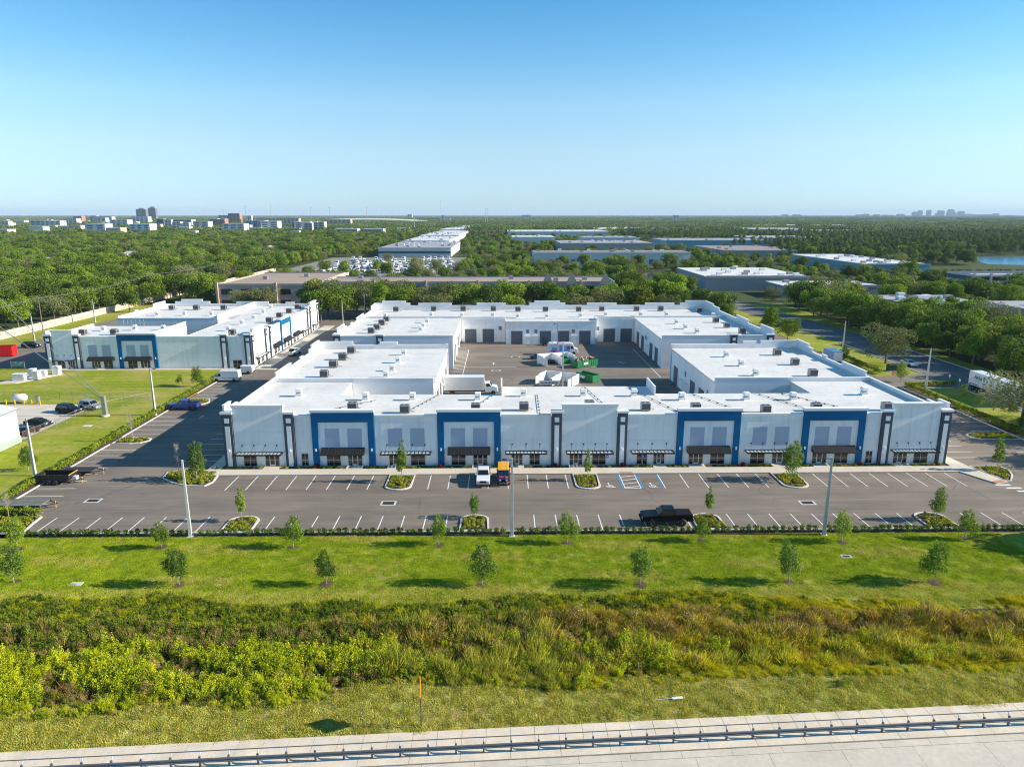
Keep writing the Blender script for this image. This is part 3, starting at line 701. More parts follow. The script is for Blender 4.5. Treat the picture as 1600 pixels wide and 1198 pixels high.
facade(Cb, TCE, [('P', 171.6, 173.0), ('T', 173.1, 181.4, dict(win=[(174.6, 176.6)], door=[(178, 180)], can=(173.4, 181.2))), ('P', 181.6, 183.0), ('W', 183.05, 185.2), ('P', 185.3, 186.6),
                 ('PB', 186.7, 194.9, dict(win=[(188.8, 190.8)], door=[(191.6, 193.6)], awn=(187.9, 194.2))), ('PO', 195.0, 204.6, dict(door=[(197.2, 199.3)], win=[(200.4, 202.4)], awn=(196.8, 203.2))),
                 ('PB', 204.7, 214.6, dict(win=[(206.8, 208.8)], door=[(210, 212)], awn=(206.4, 212.9))), ('W', 214.7, 222.2, dict(win=[(216, 218)], door=[(219, 221)], can=(215.4, 221.6))),
                 ('P', 222.3, 223.7), ('W', 223.8, 225.4), ('P', 225.5, 226.9), ('T', 227.0, 234.0, dict(win=[(228, 230)], door=[(231, 233)], can=(227.5, 233.6))), ('P', 234.1, 235.4)])
MB().box(-110.75, -61.5, 171.55, 171.8, 0, 7.5).build('wall', W_INNER, Cb)
MB().box(-61.6, -61.35, 171.85, 235.2, 0, 7.5).build('wall', W_INNER, Cb)
roof(Cb, -110.7, -86.3, 171.85, 192.5, RZ); roof(Cb, -78.2, -61.65, 171.85, 235.0, RZ); roof(Cb, -110.7, -82.6, 205.6, 235.0, RZ)
wall(Cb, -86.2, -85.9, 171.85, 192.8, 8.5, True, W_WHITE); wall(Cb, -78.5, -78.22, 171.85, 204, 7.4, False)
MB().box(-110.7, -86.3, 192.5, 192.8, 0, RZ - .31).build('wall', W_INNER, Cb)
wall(Cb, -110.7, -82.4, 205.2, 205.55, 7.7); wall(Cb, -82.5, -82.2, 205.2, 235.0, 8.6, True, W_WHITE)
MB().box(-82.2, -78.25, 212.0, 212.3, 0, 7.0).build('wall', W_INNER, Cb); roof(Cb, -82.15, -78.25, 212.35, 235.0, RZ - .03)
overhead_door(Cb, frame_T(0, 212.0, 1, 0, 0, -1), -82.0, -79.0, 3.8)
step_parapet(Cb, 'y', -111.0, -110.72, 0, 0, 8.0, [(172, 174.6, 9.2), (205.6, 207, 8.4), (218, 220, 8.5), (227, 235, 9.2)], 171.9, 192.8)
step_parapet(Cb, 'y', -111.0, -110.72, 0, 0, 8.2, [(227, 235, 9.2), (215, 217, 8.7)], 205.2, 235.0)
step_parapet(Cb, 'x', 235.05, 235.35, 0, 0, 8.2, [(-105.5, -98.6, 9.7), (-107.5, -96.2, 9.0), (-87.5, -77.0, 8.9), (-71.4, -68.6, 8.7)], -111, -61.4)
# stair cage and frames on its west roof
cg = MB()
for i in range(6):
    cg.tube((-103 + i * 1.1, 193.4, 3.0), (-103 + i * 1.1, 193.4, 9.0), .06)
for z in (7.6, 8.3, 9.0): cg.tube((-103, 193.4, z), (-97.5, 193.4, z), .05)
cg.build('roof_cage', GALV, Cb)
# ---------------------------------------------------------------- roof equipment
ORD = ['first', 'second', 'third', 'fourth', 'fifth', 'sixth', 'seventh', 'eighth', 'ninth', 'tenth', 'eleventh', 'twelfth', 'thirteenth', 'fourteenth']
def hvac_proto():
    r = thing('air_conditioner', 'x', 'air conditioner', (0, 0, 0))
    MB().box(-.62, .62, -.5, .5, .12, 1.12).build('casing', HVAC_G, r, bevel=.03)
    for s in (-1, 1): MB().box(-.6, .6, s * .3 - .05, s * .3 + .05, 0, .12).build('skid', WOOD, r)
    for i, c in enumerate((-.3, .3)):
        q = MB().lathe([(.24, .0), (.24, .05)], 12); q.v = [(x + c, y, z + 1.12) for x, y, z in q.v]; q.build('fan_grille', HVAC_D, r)
    MB().box(-.56, .56, -.52, -.5, .25, 1.02).build('coil_panel', HVAC_D, r)
    MB().box(.62, .64, -.42, .42, .25, 1.02).build('coil_panel', HVAC_D, r)
    MB().tube((.62, .3, .3), (1.3, .3, .1), .04).tube((.62, .1, .3), (1.2, .1, .1), .03).build('pipe', GALV, r)
    return r
def vent_proto():
    r = thing('roof_vent', 'x', 'roof vent', (0, 0, 0))
    MB().box(-.35, .35, -.35, .35, 0, .42).build('kerb_box', TRIM, r)
    MB().box(-.27, .27, -.27, .27, .42, .62).build('neck', mat('vent_neck_grey', (.28, .29, .3), .6, 0), r)  # plain grey neck between the white box and the white hood
    MB().loft((-.42, .42, -.42, .42, .62), (-.36, .36, -.36, .36, 1.05)).build('hood', TRIM, r, bevel=.05)
    MB().loft((-.55, .55, -.55, .55, .005), (-.36, .36, -.36, .36, .1)).build('flashing', TRIM, r)
    return r
def place_all(proto, rows, z0s):
    first = True
    for lst, z, lab, grp, sc in rows:
        xs_, ys_ = [q[0] for q in lst], [q[1] for q in lst]; along = max(xs_) - min(xs_) > max(ys_) - min(ys_)
        lst = sorted(lst, key=lambda q: q[0] if along else q[1])
        for n_, (x, y) in enumerate(lst):
            lab_ = lab + ', ' + ORD[n_] + (' from the left' if along else ' from the front')
            s = sc * random.uniform(.95, 1.05)
            if first:
                proto.location = (x, y, z); proto.scale = (s,) * 3; proto['label'] = lab_; proto['group'] = grp; first = False; KIDS(proto)
            else: copy_thing(proto, (x, y, z), 0, s, lab_, grp)
place_all(hvac_proto(), [
    ([(-14.8, 104.2), (3.3, 105.5), (22.0, 105.2), (40.0, 103.6), (59.1, 104.7), (-23.0, 105.8), (-4.1, 105.2), (13.5, 106.4), (29.6, 104.7), (48.1, 104.5)], RZ, 'grey air conditioner just behind the portal front', 'air conditioners along the front roof', 1.12),
    ([(-32.8, 152.4), (-33.1, 145.3), (-33.3, 137.7), (-33.0, 129.1)], RZ, 'grey air conditioner on the left front wing roof', 'air conditioners on the left front wing', 1.25),
    ([(58.9, 148.9), (58.7, 138.9), (57.8, 128.4)], RZ, 'grey air conditioner on the right front wing roof', 'air conditioners on the right front wing', 1.2),
    ([(-32.9, 201.2), (-33.0, 193.9), (-33.0, 186.1), (-33.4, 179.9)], BZ + .35, 'grey air conditioner on the left rear wing roof', 'air conditioners on the left rear wing', 1.3),
    ([(60.0, 197.4), (60.2, 188.1), (61.2, 178.6)], BZ + .35, 'grey air conditioner on the right rear wing roof', 'air conditioners on the right rear wing', 1.25),
    ([(-33.6, 224.8), (-21.8, 226.2), (-12.4, 226.1), (-2.8, 225.9), (5.0, 224.3), (13.7, 224.1), (24.2, 224.0), (31.7, 225.4), (42.8, 225.3), (50.5, 225.2), (61.9, 221.9)], BZ, 'grey air conditioner by the rear back parapet', 'air conditioners along the back roof', 1.35),
    ([(-104.9, 226.6), (-97.1, 226.5), (-88.4, 226.4)], RZ, 'grey air conditioner by the left building back parapet', 'air conditioners on the left building back roof', 1.3),
    ([(-105.3, 178.1), (-97.4, 178.0), (-67.8, 177.6)], RZ, 'grey air conditioner behind the lawn front', 'air conditioners behind the lawn front', 1.25),
    ([(-65.4, 227.7), (-65.4, 218.4), (-65.4, 208.6), (-65.1, 198.3)], RZ, 'grey air conditioner along the sunlit left side front', 'air conditioners along the sunlit side', 1.3)], None)
place_all(vent_proto(), [
    ([(-33.7, 114.7), (-22.2, 112.0), (-14.6, 111.9), (-4.0, 111.8), (3.5, 114.2), (13.4, 114.1), (21.8, 114.0), (29.1, 111.3), (39.6, 111.2), (47.2, 111.1), (60.4, 114.3)], RZ, 'white hooded vent on the long front roof', 'vents on the front roof', 1.25),
    ([(-21.1, 150.0), (-21.2, 141.9), (-21.2, 134.0), (-21.5, 128.4)], RZ, 'white hooded vent on the left front wing roof', 'vents on the left front wing', 1.3),
    ([(47.4, 147.0), (47.5, 137.8), (47.4, 129.1)], RZ, 'white hooded vent on the right front wing roof', 'vents on the right front wing', 1.3),
    ([(-21.0, 197.3), (-21.2, 189.2), (-21.2, 182.8)], BZ + .35, 'white hooded vent on the left rear wing roof', 'vents on the left rear wing', 1.3),
    ([(48.4, 195.2), (48.6, 186.1), (49.7, 178.7)], BZ + .35, 'white hooded vent on the right rear wing roof', 'vents on the right rear wing', 1.3),
    ([(-34.9, 211.7), (-21.3, 212.9), (-12.2, 212.8), (-2.8, 212.6), (4.6, 209.8), (13.2, 209.6), (23.4, 210.9), (31.3, 213.5), (41.9, 213.4), (49.7, 213.3), (63.0, 210.3)], BZ, 'white hooded vent on the back roof above the yard doors', 'vents on the back roof', 1.35),
    ([(-102.6, 211.8), (-95.0, 213.1), (-87.0, 213.0)], RZ, 'white hooded vent on the left building back roof', 'vents on the left building', 1.3), ([(-103.5, 184.2), (-95.9, 185.1), (-88.5, 185.0)], RZ, 'white hooded vent on the left building lawn roof', 'vents on the left building', 1.3), ([(-71.1, 183.7), (-74, 227.8), (-72.8, 217.1), (-71.6, 204.7), (-71.5, 194.8)], RZ, 'white hooded vent on the left building side roof', 'vents on the left building', 1.3)], None)
# gas lines on blocks across the front roof
GASL = mat('gas_pipe', (.10, .10, .10), .6, .1)
for i, (xa, ya, xb, yb) in enumerate(((-5.8, 102.5, -1.5, 115.2), (5.6, 102.6, 5.8, 115.3), (16.3, 107.0, 14.2, 120.6), (27.0, 103.2, 21.8, 120.2), (37.0, 103, 31.6, 115.3), (48.3, 103, 42.6, 115.4), (-30.0, 102.6, -20.5, 111.6), (52.5, 106.5, 46.5, 115.5), (-14, 106, -10.5, 115.4))):
    o = MB().tube((xa, ya, RZ + .16), (xb, yb, RZ + .16), .035).build('gas_pipe', GASL, A)
    k = MB()
    for j in range(7):
        t = (j + .5) / 7; x, y = xa + (xb - xa) * t, ya + (yb - ya) * t
        k.box(x - .13, x + .13, y - .08, y + .08, RZ, RZ + .12)
    q = sub(o, 'pipe_blocks', k.mesh('pipe_blocks', GASL)); q['kind'] = 'stuff'

# ================================================================ vegetation kit
def leaf_cloud(name, lobes, n, size, mat_, seed, up=.25, thin=1.0, shell=(.72, 1.05), droop=0.0):
    """leaf-sized faces spread through a set of lobes (cx,cy,cz,rx,ry,rz)"""
    rg = np.random.default_rng(seed)
    L = np.array(lobes, float); wgt = (L[:, 3] * L[:, 4] * L[:, 5]) ** .67; wgt /= wgt.sum()
    k = rg.choice(len(L), n, p=wgt)
    d = rg.normal(size=(n, 3)); d[:, 2] += up; d /= np.linalg.norm(d, axis=1)[:, None]
    rad = rg.uniform(shell[0] ** 2, shell[1] ** 2, n) ** .5
    c = L[k, :3] + d * L[k, 3:6] * rad[:, None]
    nr = d + rg.normal(size=(n, 3)) * .7; nr /= np.linalg.norm(nr, axis=1)[:, None]
    t = np.cross(nr, rg.normal(size=(n, 3))); t /= np.linalg.norm(t, axis=1)[:, None]
    b = np.cross(nr, t); s = size * rg.uniform(.6, 1.4, n)[:, None]
    v = np.empty((n, 4, 3)); v[:, 0] = c - t * s * .5; v[:, 1] = c + b * s * .34 * thin - nr * s * droop; v[:, 2] = c + t * s * .5; v[:, 3] = c - b * s * .34 * thin
    me = bpy.data.meshes.new(name); me.vertices.add(n * 4); me.vertices.foreach_set('co', v.reshape(-1))
    me.loops.add(n * 4); me.loops.foreach_set('vertex_index', np.arange(n * 4)); me.polygons.add(n)
    me.polygons.foreach_set('loop_start', np.arange(0, n * 4, 4)); me.polygons.foreach_set('loop_total', np.full(n, 4))
    me.materials.append(mat_); me.update(calc_edges=True); return me
def blades(name, n, h, spread, w, mat_, seed, lean=.35):
    rg = np.random.default_rng(seed)
    base = np.zeros((n, 3)); a = rg.uniform(0, 2 * np.pi, n); r = spread * rg.uniform(0, 1, n) ** .5
    base[:, 0] = r * np.cos(a); base[:, 1] = r * np.sin(a)
    tip = base.copy(); hh = h * rg.uniform(.5, 1.15, n); tip[:, 2] = hh
    tip[:, :2] += rg.normal(size=(n, 2)) * lean * hh[:, None]
    ang = rg.uniform(0, np.pi, n); off = np.stack([np.cos(ang), np.sin(ang), np.zeros(n)], 1) * w * .5
    mid = base * .45 + tip * .55; mid[:, 2] += hh * .08
    v = np.stack([base - off, base + off, mid + off * .8, tip, mid - off * .8], 1)
    me = bpy.data.meshes.new(name); me.vertices.add(n * 5); me.vertices.foreach_set('co', v.reshape(-1))
    me.loops.add(n * 5); me.loops.foreach_set('vertex_index', np.arange(n * 5)); me.polygons.add(n)
    me.polygons.foreach_set('loop_start', np.arange(0, n * 5, 5)); me.polygons.foreach_set('loop_total', np.full(n, 5))
    me.materials.append(mat_); me.update(calc_edges=True); return me
F_OAK = foliage('oak_leaves', (0.067, 0.110, 0.014), (0.127, 0.197, 0.021), (0.226, 0.301, 0.030), .22, .35)
F_LIME = foliage('bright_leaves', (0.102, 0.178, 0.013), (0.182, 0.293, 0.021), (0.284, 0.376, 0.037), .3, .35)
F_GREY = foliage('greyish_leaves', (0.118, 0.141, 0.049), (0.194, 0.216, 0.075), (0.279, 0.288, 0.109), .22, .4)
F_TAN = foliage('thin_brownish_leaves', (.10, .09, .045), (.17, .15, .075), (.25, .22, .12), .2, .4)
F_YTREE = foliage('yellowish_leaves', (.13, .16, .015), (.22, .25, .022), (.31, .33, .04), .3, .35)
F_PINE = foliage('pine_needles', (0.065, 0.116, 0.026), (0.114, 0.177, 0.037), (0.211, 0.267, 0.056), .12, .3)
F_PALM = foliage('palm_fronds', (0.064, 0.104, 0.032), (0.120, 0.176, 0.048), (0.192, 0.240, 0.080), .2, .4)
F_YOUNG = foliage('young_leaves', (0.115, 0.183, 0.017), (0.190, 0.289, 0.027), (0.294, 0.385, 0.043), .3, 1.2)
F_YOUNGD = foliage('young_dark_leaves', (0.065, 0.122, 0.020), (0.120, 0.199, 0.028), (0.186, 0.274, 0.042), .25, 1.2)
F_HEDGE = foliage('hedge_leaves', (0.070, 0.121, 0.014), (0.122, 0.196, 0.019), (0.204, 0.283, 0.031), .25, 1.5)
F_HEDGEL = foliage('light_hedge_leaves', (0.139, 0.196, 0.014), (0.234, 0.309, 0.022), (0.340, 0.393, 0.036), .3, 1.5)
F_YEL = foliage('yellow_green_leaves', (0.224, 0.272, 0.026), (0.352, 0.368, 0.032), (0.496, 0.448, 0.048), .3, 2.0)
F_DITCH = foliage('ditch_leaves', (0.212, 0.277, 0.013), (0.442, 0.502, 0.018), (0.650, 0.650, 0.025), .32, .5, fine=9.0)
F_DITCHD = foliage('ditch_dark_leaves', (0.086, 0.137, 0.015), (0.172, 0.239, 0.021), (0.298, 0.354, 0.028), .28, .5, fine=9.0)
F_BROWN = foliage('dry_weeds', (0.200, 0.137, 0.045), (0.358, 0.244, 0.083), (0.484, 0.390, 0.135), .2, .6, fine=9.0)
F_RUST = foliage('rusty_grass', (0.344, 0.226, 0.027), (0.562, 0.397, 0.044), (0.620, 0.619, 0.075), .25, .6, fine=9.0)
F_REED = foliage('reed_blades', (0.191, 0.244, 0.028), (0.367, 0.386, 0.041), (0.606, 0.542, 0.076), .3, .6, fine=9.0)
F_YELG = foliage('yellow_grass', (0.356, 0.350, 0.010), (0.624, 0.524, 0.016), (0.650, 0.650, 0.027), .3, .6, fine=9.0)
F_LAWN = foliage('lawn_blades', (0.183, 0.281, 0.011), (0.352, 0.462, 0.018), (0.528, 0.594, 0.034), .3, .9)
F_LAWND = foliage('verge_blades', (0.344, 0.349, 0.057), (0.625, 0.558, 0.095), (0.650, 0.650, 0.173), .3, .9)
F_RED = foliage('red_foliage', (0.120, 0.010, 0.014), (0.240, 0.018, 0.024), (0.360, 0.036, 0.036), .3, 2.0)

def crown_lobes(seed, w, h, z0, n=11, flat=.85):
    rg = random.Random(seed); L = []
    for i in range(n):
        a = rg.uniform(0, 2 * math.pi); r = w * .5 * rg.uniform(.15, .80); t = rg.random()
        rr = w * rg.uniform(.10, .24)
        L.append((r * math.cos(a), r * math.sin(a), z0 + h * (.18 + .62 * t) * (1.05 - .25 * r / (w * .5)), rr, rr * rg.uniform(.85, 1.15), rr * flat * rg.uniform(.8, 1.1)))
    L.append((0, 0, z0 + h * .5, w * .25, w * .25, h * .30)); return L
def trunk_mesh(name, h, r, lobes, mat_, limbs=6, seed=0):
    rg = random.Random(seed); m = MB()
    k = (rg.uniform(-.2, .2), rg.uniform(-.2, .2))
    m.tube((0, 0, -.1), (k[0], k[1], h * .55), r, r * .7, 8); m.tube((k[0], k[1], h * .55), (0, 0, h), r * .7, r * .4, 7)
    for L in sorted(lobes, key=lambda q: -q[3])[:limbs]:
        b = rg.uniform(.5, .95)
        m.tube((k[0] * b, k[1] * b, h * b), (L[0] * .85, L[1] * .85, L[2]), r * .42, r * .12, 5)
    return m.mesh(name, mat_)
TREES = {}
def make_tree_kind(key, seed, w, h, z0, n, size, fm, bm=BARK, r=.28, lobes=11, flat=.85, **kw):
    L = crown_lobes(seed, w, h - z0, z0, lobes, flat)
    TREES[key] = (trunk_mesh('trunk', z0 + (h - z0) * .35, r, L, bm, 7, seed), leaf_cloud('crown', L, n, size, fm, seed, **kw), h)
for i in range(4): make_tree_kind(f'oak{i}', 20 + i, 11 + i * .8, 11 + i * .6, 2.4, 6000, .50, F_OAK, lobes=24 + 2 * i)
for i in range(2): make_tree_kind(f'lime{i}', 40 + i, 9.5, 11, 2.4, 5200, .48, F_LIME, lobes=22)
for i in range(2): make_tree_kind(f'grey{i}', 50 + i, 13, 10.5, 2.2, 6200, .46, F_GREY, BARK, .32, 26, .75, thin=.7)
for i in range(2): make_tree_kind(f'tan{i}', 55 + i, 10, 9.5, 2.2, 2600, .42, F_TAN, BARKP, .22, 20, .9, thin=.5, shell=(.2, 1.1))
for i in range(2): make_tree_kind(f'yel{i}', 57 + i, 8.5, 9, 2.0, 4200, .46, F_YTREE, BARK, .24, 20)
for i in range(3): make_tree_kind(f'pine{i}', 60 + i, 6.2, 17 + i, 7.0, 2600, .5, F_PINE, BARK, .2, 12, .6, thin=.55)
def palm_kind(key, seed, h):
    m = MB(); m.tube((0, 0, -.1), (.1, 0, h), .2, .15, 7)
    rg = random.Random(seed); v, f = [], []
    for i in range(26):
        a = i * 2.4; el = R(rg.uniform(-35, 60)); l = rg.uniform(1.5, 2.1); o = len(v)
        d = Vector((math.cos(a) * math.cos(el), math.sin(a) * math.cos(el), math.sin(el))); s = Vector((-math.sin(a), math.cos(a), 0))
        c = Vector((.1, 0, h)); p1 = c + d * l * .55; p2 = c + d * l - Vector((0, 0, .5))
        v += [tuple(c), tuple(p1 + s * .42 - Vector((0, 0, .12))), tuple(p2), tuple(p1 - s * .42 - Vector((0, 0, .12))), tuple(p1 + Vector((0, 0, .1)))]
        f += [(o, o + 1, o + 4), (o + 1, o + 2, o + 4), (o + 2, o + 3, o + 4), (o + 3, o, o + 4)]
    me = bpy.data.meshes.new('crown'); me.from_pydata(v, [], f); me.materials.append(F_PALM)
    TREES[key] = (m.mesh('trunk', BARKP), me, h + 1.5)
palm_kind('palm0', 1, 7.5); palm_kind('palm1', 2, 9.5)
def sapling_kind(key, seed, w, h, z0, n, size, fm, r=.05, taper=.6):
    rg = random.Random(seed); L = []
    for i in range(16):
        t = (i + .5) / 16; a = i * 2.4 + rg.uniform(-.4, .4)
        wr = w * .5 * (1 - taper * t) * (.6 + .4 * min(1, t * 4)) * rg.uniform(.7, 1.2); rr = wr * rg.uniform(.38, .62)
        L.append((wr * .68 * math.cos(a), wr * .68 * math.sin(a), z0 + (h - z0) * (.06 + .88 * t), rr, rr, rr * 1.15))
    m = MB(); m.tube((0, 0, -.05), (.02, .02, z0 + (h - z0) * .85), r, r * .3, 6)
    for q in L: m.tube((0, 0, max(.5, q[2] - .35)), (q[0], q[1], q[2]), r * .35, r * .12, 4)
    TREES[key] = (m.mesh('trunk', BARKP), leaf_cloud('crown', L, n, size, fm, seed, shell=(.35, 1.15), thin=.8), h)
for i in range(3): sapling_kind(f'sapA{i}', 70 + i, 2.7, 4.3, .95, 2300, .18, F_YOUNG)
for i in range(3): sapling_kind(f'sapB{i}', 80 + i, 2.4, 4.3, .95, 2500, .17, F_YOUNGD, taper=.45)
for i in range(2): sapling_kind(f'sapC{i}', 90 + i, 1.9, 5.6, 1.4, 2000, .19, F_YOUNG, taper=.75)
def bare_kind(key, seed, h):
    rg = random.Random(seed); m = MB(); m.tube((0, 0, 0), (0, 0, h * .9), .05, .015, 6)
    for i in range(46):
        z = h * rg.uniform(.38, .86); a = rg.uniform(0, 6.28); l = rg.uniform(.35, .8) * (1.25 - z / h)
        p = (l * .55 * math.cos(a), l * .55 * math.sin(a), z + l)
        m.tube((0, 0, z), p, .015, .006, 4)
        for j in range(3):
            b = a + rg.uniform(-1, 1); q = (p[0] + .25 * math.cos(b), p[1] + .25 * math.sin(b), p[2] + rg.uniform(.1, .35)); m.tube(p, q, .008, .003, 3)
    me = m.mesh('branches', BARKP); TREES[key] = (me, None, h)
bare_kind('bare0', 5, 6.0); bare_kind('bare1', 6, 4.2)
def tree(kind, x, y, h, label, group=None, name='tree', wide=1.0, z=0.0):
    t, c, hh = TREES[kind]; s = h / hh
    r = thing(name, label, 'tree', (x, y, z), random.uniform(0, 6.28), group); q = random.uniform(.9, 1.1); r.scale = (s * wide * q, s * wide / q, s)
    if name == 'young_tree': r.rotation_euler = (random.uniform(-.05, .05), random.uniform(-.05, .05), random.uniform(0, 6.28))
    link('trunk' if c else 'branches', t, r)
    if c: link('crown', c, r)
    return r
def plant(name, me, x, y, s, label, cat, group, z=0.0, sz=None):
    o = link(name, me, None, (x, y, z), random.uniform(0, 6.28)); o.scale = (s, s, sz or s); tag(o, label, cat, group); return o
def scatter(name, pts, protos, label, cat=None):
    """one mass of small growth: points instanced with the given meshes"""
    col = bpy.data.collections.new(name + '_kit')
    for i, me in enumerate(protos):
        parts = me if isinstance(me, tuple) else (me,)
        col.objects.link(bpy.data.objects.new(f'{name}_{i:02d}', parts[0]))
    P = np.array(pts, float); n = len(P)
    me = bpy.data.meshes.new(name); me.vertices.add(n); me.vertices.foreach_set('co', P[:, :3].reshape(-1).astype(np.float32))
    for key, typ, colm in (('rot', 'FLOAT', 3), ('sc', 'FLOAT', 4), ('idx', 'INT', 5)):
        at = me.attributes.new(key, typ, 'POINT'); at.data.foreach_set('value', P[:, colm].astype(np.int32 if typ == 'INT' else np.float32))
    o = bpy.data.objects.new(name, me); COL.objects.link(o); o['kind'] = 'stuff'; o['label'] = label
    if cat: o['category'] = cat
    ng = bpy.data.node_groups.new(name, 'GeometryNodeTree')
    ng.interface.new_socket('Geometry', in_out='INPUT', socket_type='NodeSocketGeometry'); ng.interface.new_socket('Geometry', in_out='OUTPUT', socket_type='NodeSocketGeometry')
    gi, go = ng.nodes.new('NodeGroupInput'), ng.nodes.new('NodeGroupOutput')
    ip = ng.nodes.new('GeometryNodeInstanceOnPoints'); ci = ng.nodes.new('GeometryNodeCollectionInfo')
    ci.inputs['Collection'].default_value = col; ci.inputs['Separate Children'].default_value = True; ci.inputs['Reset Children'].default_value = True
    def attr(k, t):
        a = ng.nodes.new('GeometryNodeInputNamedAttribute'); a.data_type = t; a.inputs['Name'].default_value = k; return a.outputs['Attribute']
    cx = ng.nodes.new('ShaderNodeCombineXYZ'); er = ng.nodes.new('FunctionNodeEulerToRotation')
    lk = ng.links.new
    lk(gi.outputs[0], ip.inputs['Points']); lk(ci.outputs[0], ip.inputs['Instance']); ip.inputs['Pick Instance'].default_value = True
    lk(attr('idx', 'INT'), ip.inputs['Instance Index']); lk(attr('rot', 'FLOAT'), cx.inputs[2]); lk(cx.outputs[0], er.inputs[0]); lk(er.outputs[0], ip.inputs['Rotation'])
    lk(attr('sc', 'FLOAT'), ip.inputs['Scale']); lk(ip.outputs[0], go.inputs[0])
    md = o.modifiers.new('scatter', 'NODES'); md.node_group = ng; return o
U = random.uniform

# ---------------------------------------------------------------- young trees
ORD = ['first', 'second', 'third', 'fourth', 'fifth', 'sixth', 'seventh', 'eighth', 'ninth', 'tenth', 'eleventh', 'twelfth', 'thirteenth', 'fourteenth']
MR = MB().lathe([(.75, .0), (.6, .07), (.1, .1)], 14).mesh('mulch_ring', MULCH)
def young(kind, x, y, h, label, group, ring=True, wide=1.0, z=0.0):
    t = tree(kind, x, y, h, label, group, 'young_tree', wide, z)
    if ring:
        o = struct('mulch_ring', MR); o.location = (x, y, z + .0); o.scale = (U(.8, 1.05),) * 2 + (.7,)
for i, (x, y, h) in enumerate([(-54.5, 74.2, 3.9), (-38.5, 74.3, 3.2), (-23.7, 74.2, 4.1), (-7.3, 74.6, 3.6), (7.4, 74.8, 3.9), (23.0, 75.2, 3.2), (39.0, 74.8, 3.8), (53.5, 75.3, 3.8)]):
    young(f'sapA{i % 3}', x, y, h, f'light green young tree by the front hedge, {ORD[i]} from the left', 'young trees along the front hedge', z=terrain(x, y))
for i, (x, y, h) in enumerate([(-50.0, 66.7, 4.2), (-32.9, 66.0, 4.1), (-17.9, 65.8, 3.5), (-2.1, 65.6, 4.5), (13.9, 65.4, 4.3), (29.2, 65.6, 4.4), (44.1, 65.4, 4.8)]):
    young(f'sapB{i % 3}' if i < 6 else 'sapA1', x, y, h, f'darker young tree out on the lawn, {ORD[i]} from the left', 'young trees along the lawn', z=terrain(x, y), wide=1.08)
for i, (x, y, h, lab) in enumerate([(-31.9, 81.2, 4.9, 'left corner lot island by the hedge'), (-3.5, 82.0, 3.2, 'planted island beside the central lamp post'), (25.6, 82.2, 4.1, 'planted island behind the black pickup'), (53.4, 80.6, 4.4, 'right-hand planted island by the hedge'),
                                   (72.5, 97.6, 5.5, 'corner island by the crossing'), (-14.2, 94.4, 6.4, 'island before the left recessed bay'), (11.9, 94.4, 4.9, 'island before the central tower'), (40.9, 94.3, 5.8, 'island before the right recessed bay'), (-43.3, 95.4, 5.8, 'rounded island at the left building corner')]):
    young(['sapC0', 'sapB1', 'sapC1', 'sapA2', 'sapC0', 'sapC1', 'sapC0', 'sapA0', 'sapB0'][i], x, y, h, f'slender young tree on the {lab}', 'young trees on the islands', False, wide=[.9, .95, .95, .8, 1.0, .85, .85, 1.0, .95][i])
tree('bare0', -45.6, 95.2, 6.1, 'leafless young tree on the rounded island at the left corner', None, 'bare_tree')
tree('bare1', -60.8, 82.2, 3.9, 'leafless pale young tree over the lower left trailer', None, 'bare_tree')
for (k, x, y, h, lab) in [('sapB0', -69.7, 99.7, 3.8, 'small dark young tree on the lawn behind the left lamp post'), ('bare1', -61.3, 113.6, 5.0, 'thin nearly bare young tree on the small left island'), ('sapA0', -66.6, 152.2, 4.6, 'bushy young tree beside the white van'), ('sapA1', -71.0, 153.5, 2.8, 'small yellow-green young tree on the left lawn'),
                          ('sapA2', 89.6, 154.5, 4.9, 'light green young tree beside the stop sign'), ('sapA1', 86.6, 176, 4.6, 'small narrow young tree near the blue truck'), ('sapA0', 103.0 - 8, 126, 3.4, 'young tree on the right verge near the trailer'), ('sapB2', 94.6, 139.9, 3.0, 'small tree with pale leaves behind the right hedge'), ('sapB1', 92.5, 132.0, 3.2, 'round-topped young tree on the verge below the trailer'), ('sapA1', 91, 118, 3.0, 'young tree on the shaded right verge')]:
    young(k, x, y, h, lab, None, False)
# ---------------------------------------------------------------- hedges
HS = [leaf_cloud('shrub', [(0, 0, .55, .40, .40, .38), (.12, .1, .8, .26, .26, .22), (-.12, -.08, .72, .28, .28, .25), (0, 0, .28, .28, .28, .26)], 300, .15, F_HEDGE, 100 + i, shell=(.5, 1.1)) for i in range(4)]
HL = [leaf_cloud('shrub', [(0, 0, .5, .52, .52, .40), (.2, .15, .72, .32, .32, .25), (-.2, -.1, .66, .32, .32, .28)], 360, .15, F_HEDGEL, 110 + i, shell=(.5, 1.1)) for i in range(4)]
x = -56.2; n = 0
while x < 66:
    if not (abs(x + 36.54) < .35 or abs(x - 1.07) < .35 or abs(x - 37.7) < .35):
        plant('shrub', HS[n % 4], x + U(-.12, .12), 77.5 + U(-.06, .06), U(.72, 1.1), 'small dark green shrub in the long row along the front kerb', 'shrub', 'shrubs along the front kerb', sz=U(.62, .95))
    n += 1; x += .80 * U(.93, 1.08)
y = 84.5; n = 0
while y < 166:
    plant('shrub', HL[n % 4], -65.2 + U(-.12, .12), y, U(.95, 1.2), 'bright green shrub in the hedge along the left kerb', 'shrub', 'shrubs along the left kerb', sz=U(.95, 1.3)); n += 1; y += .82
x = -58
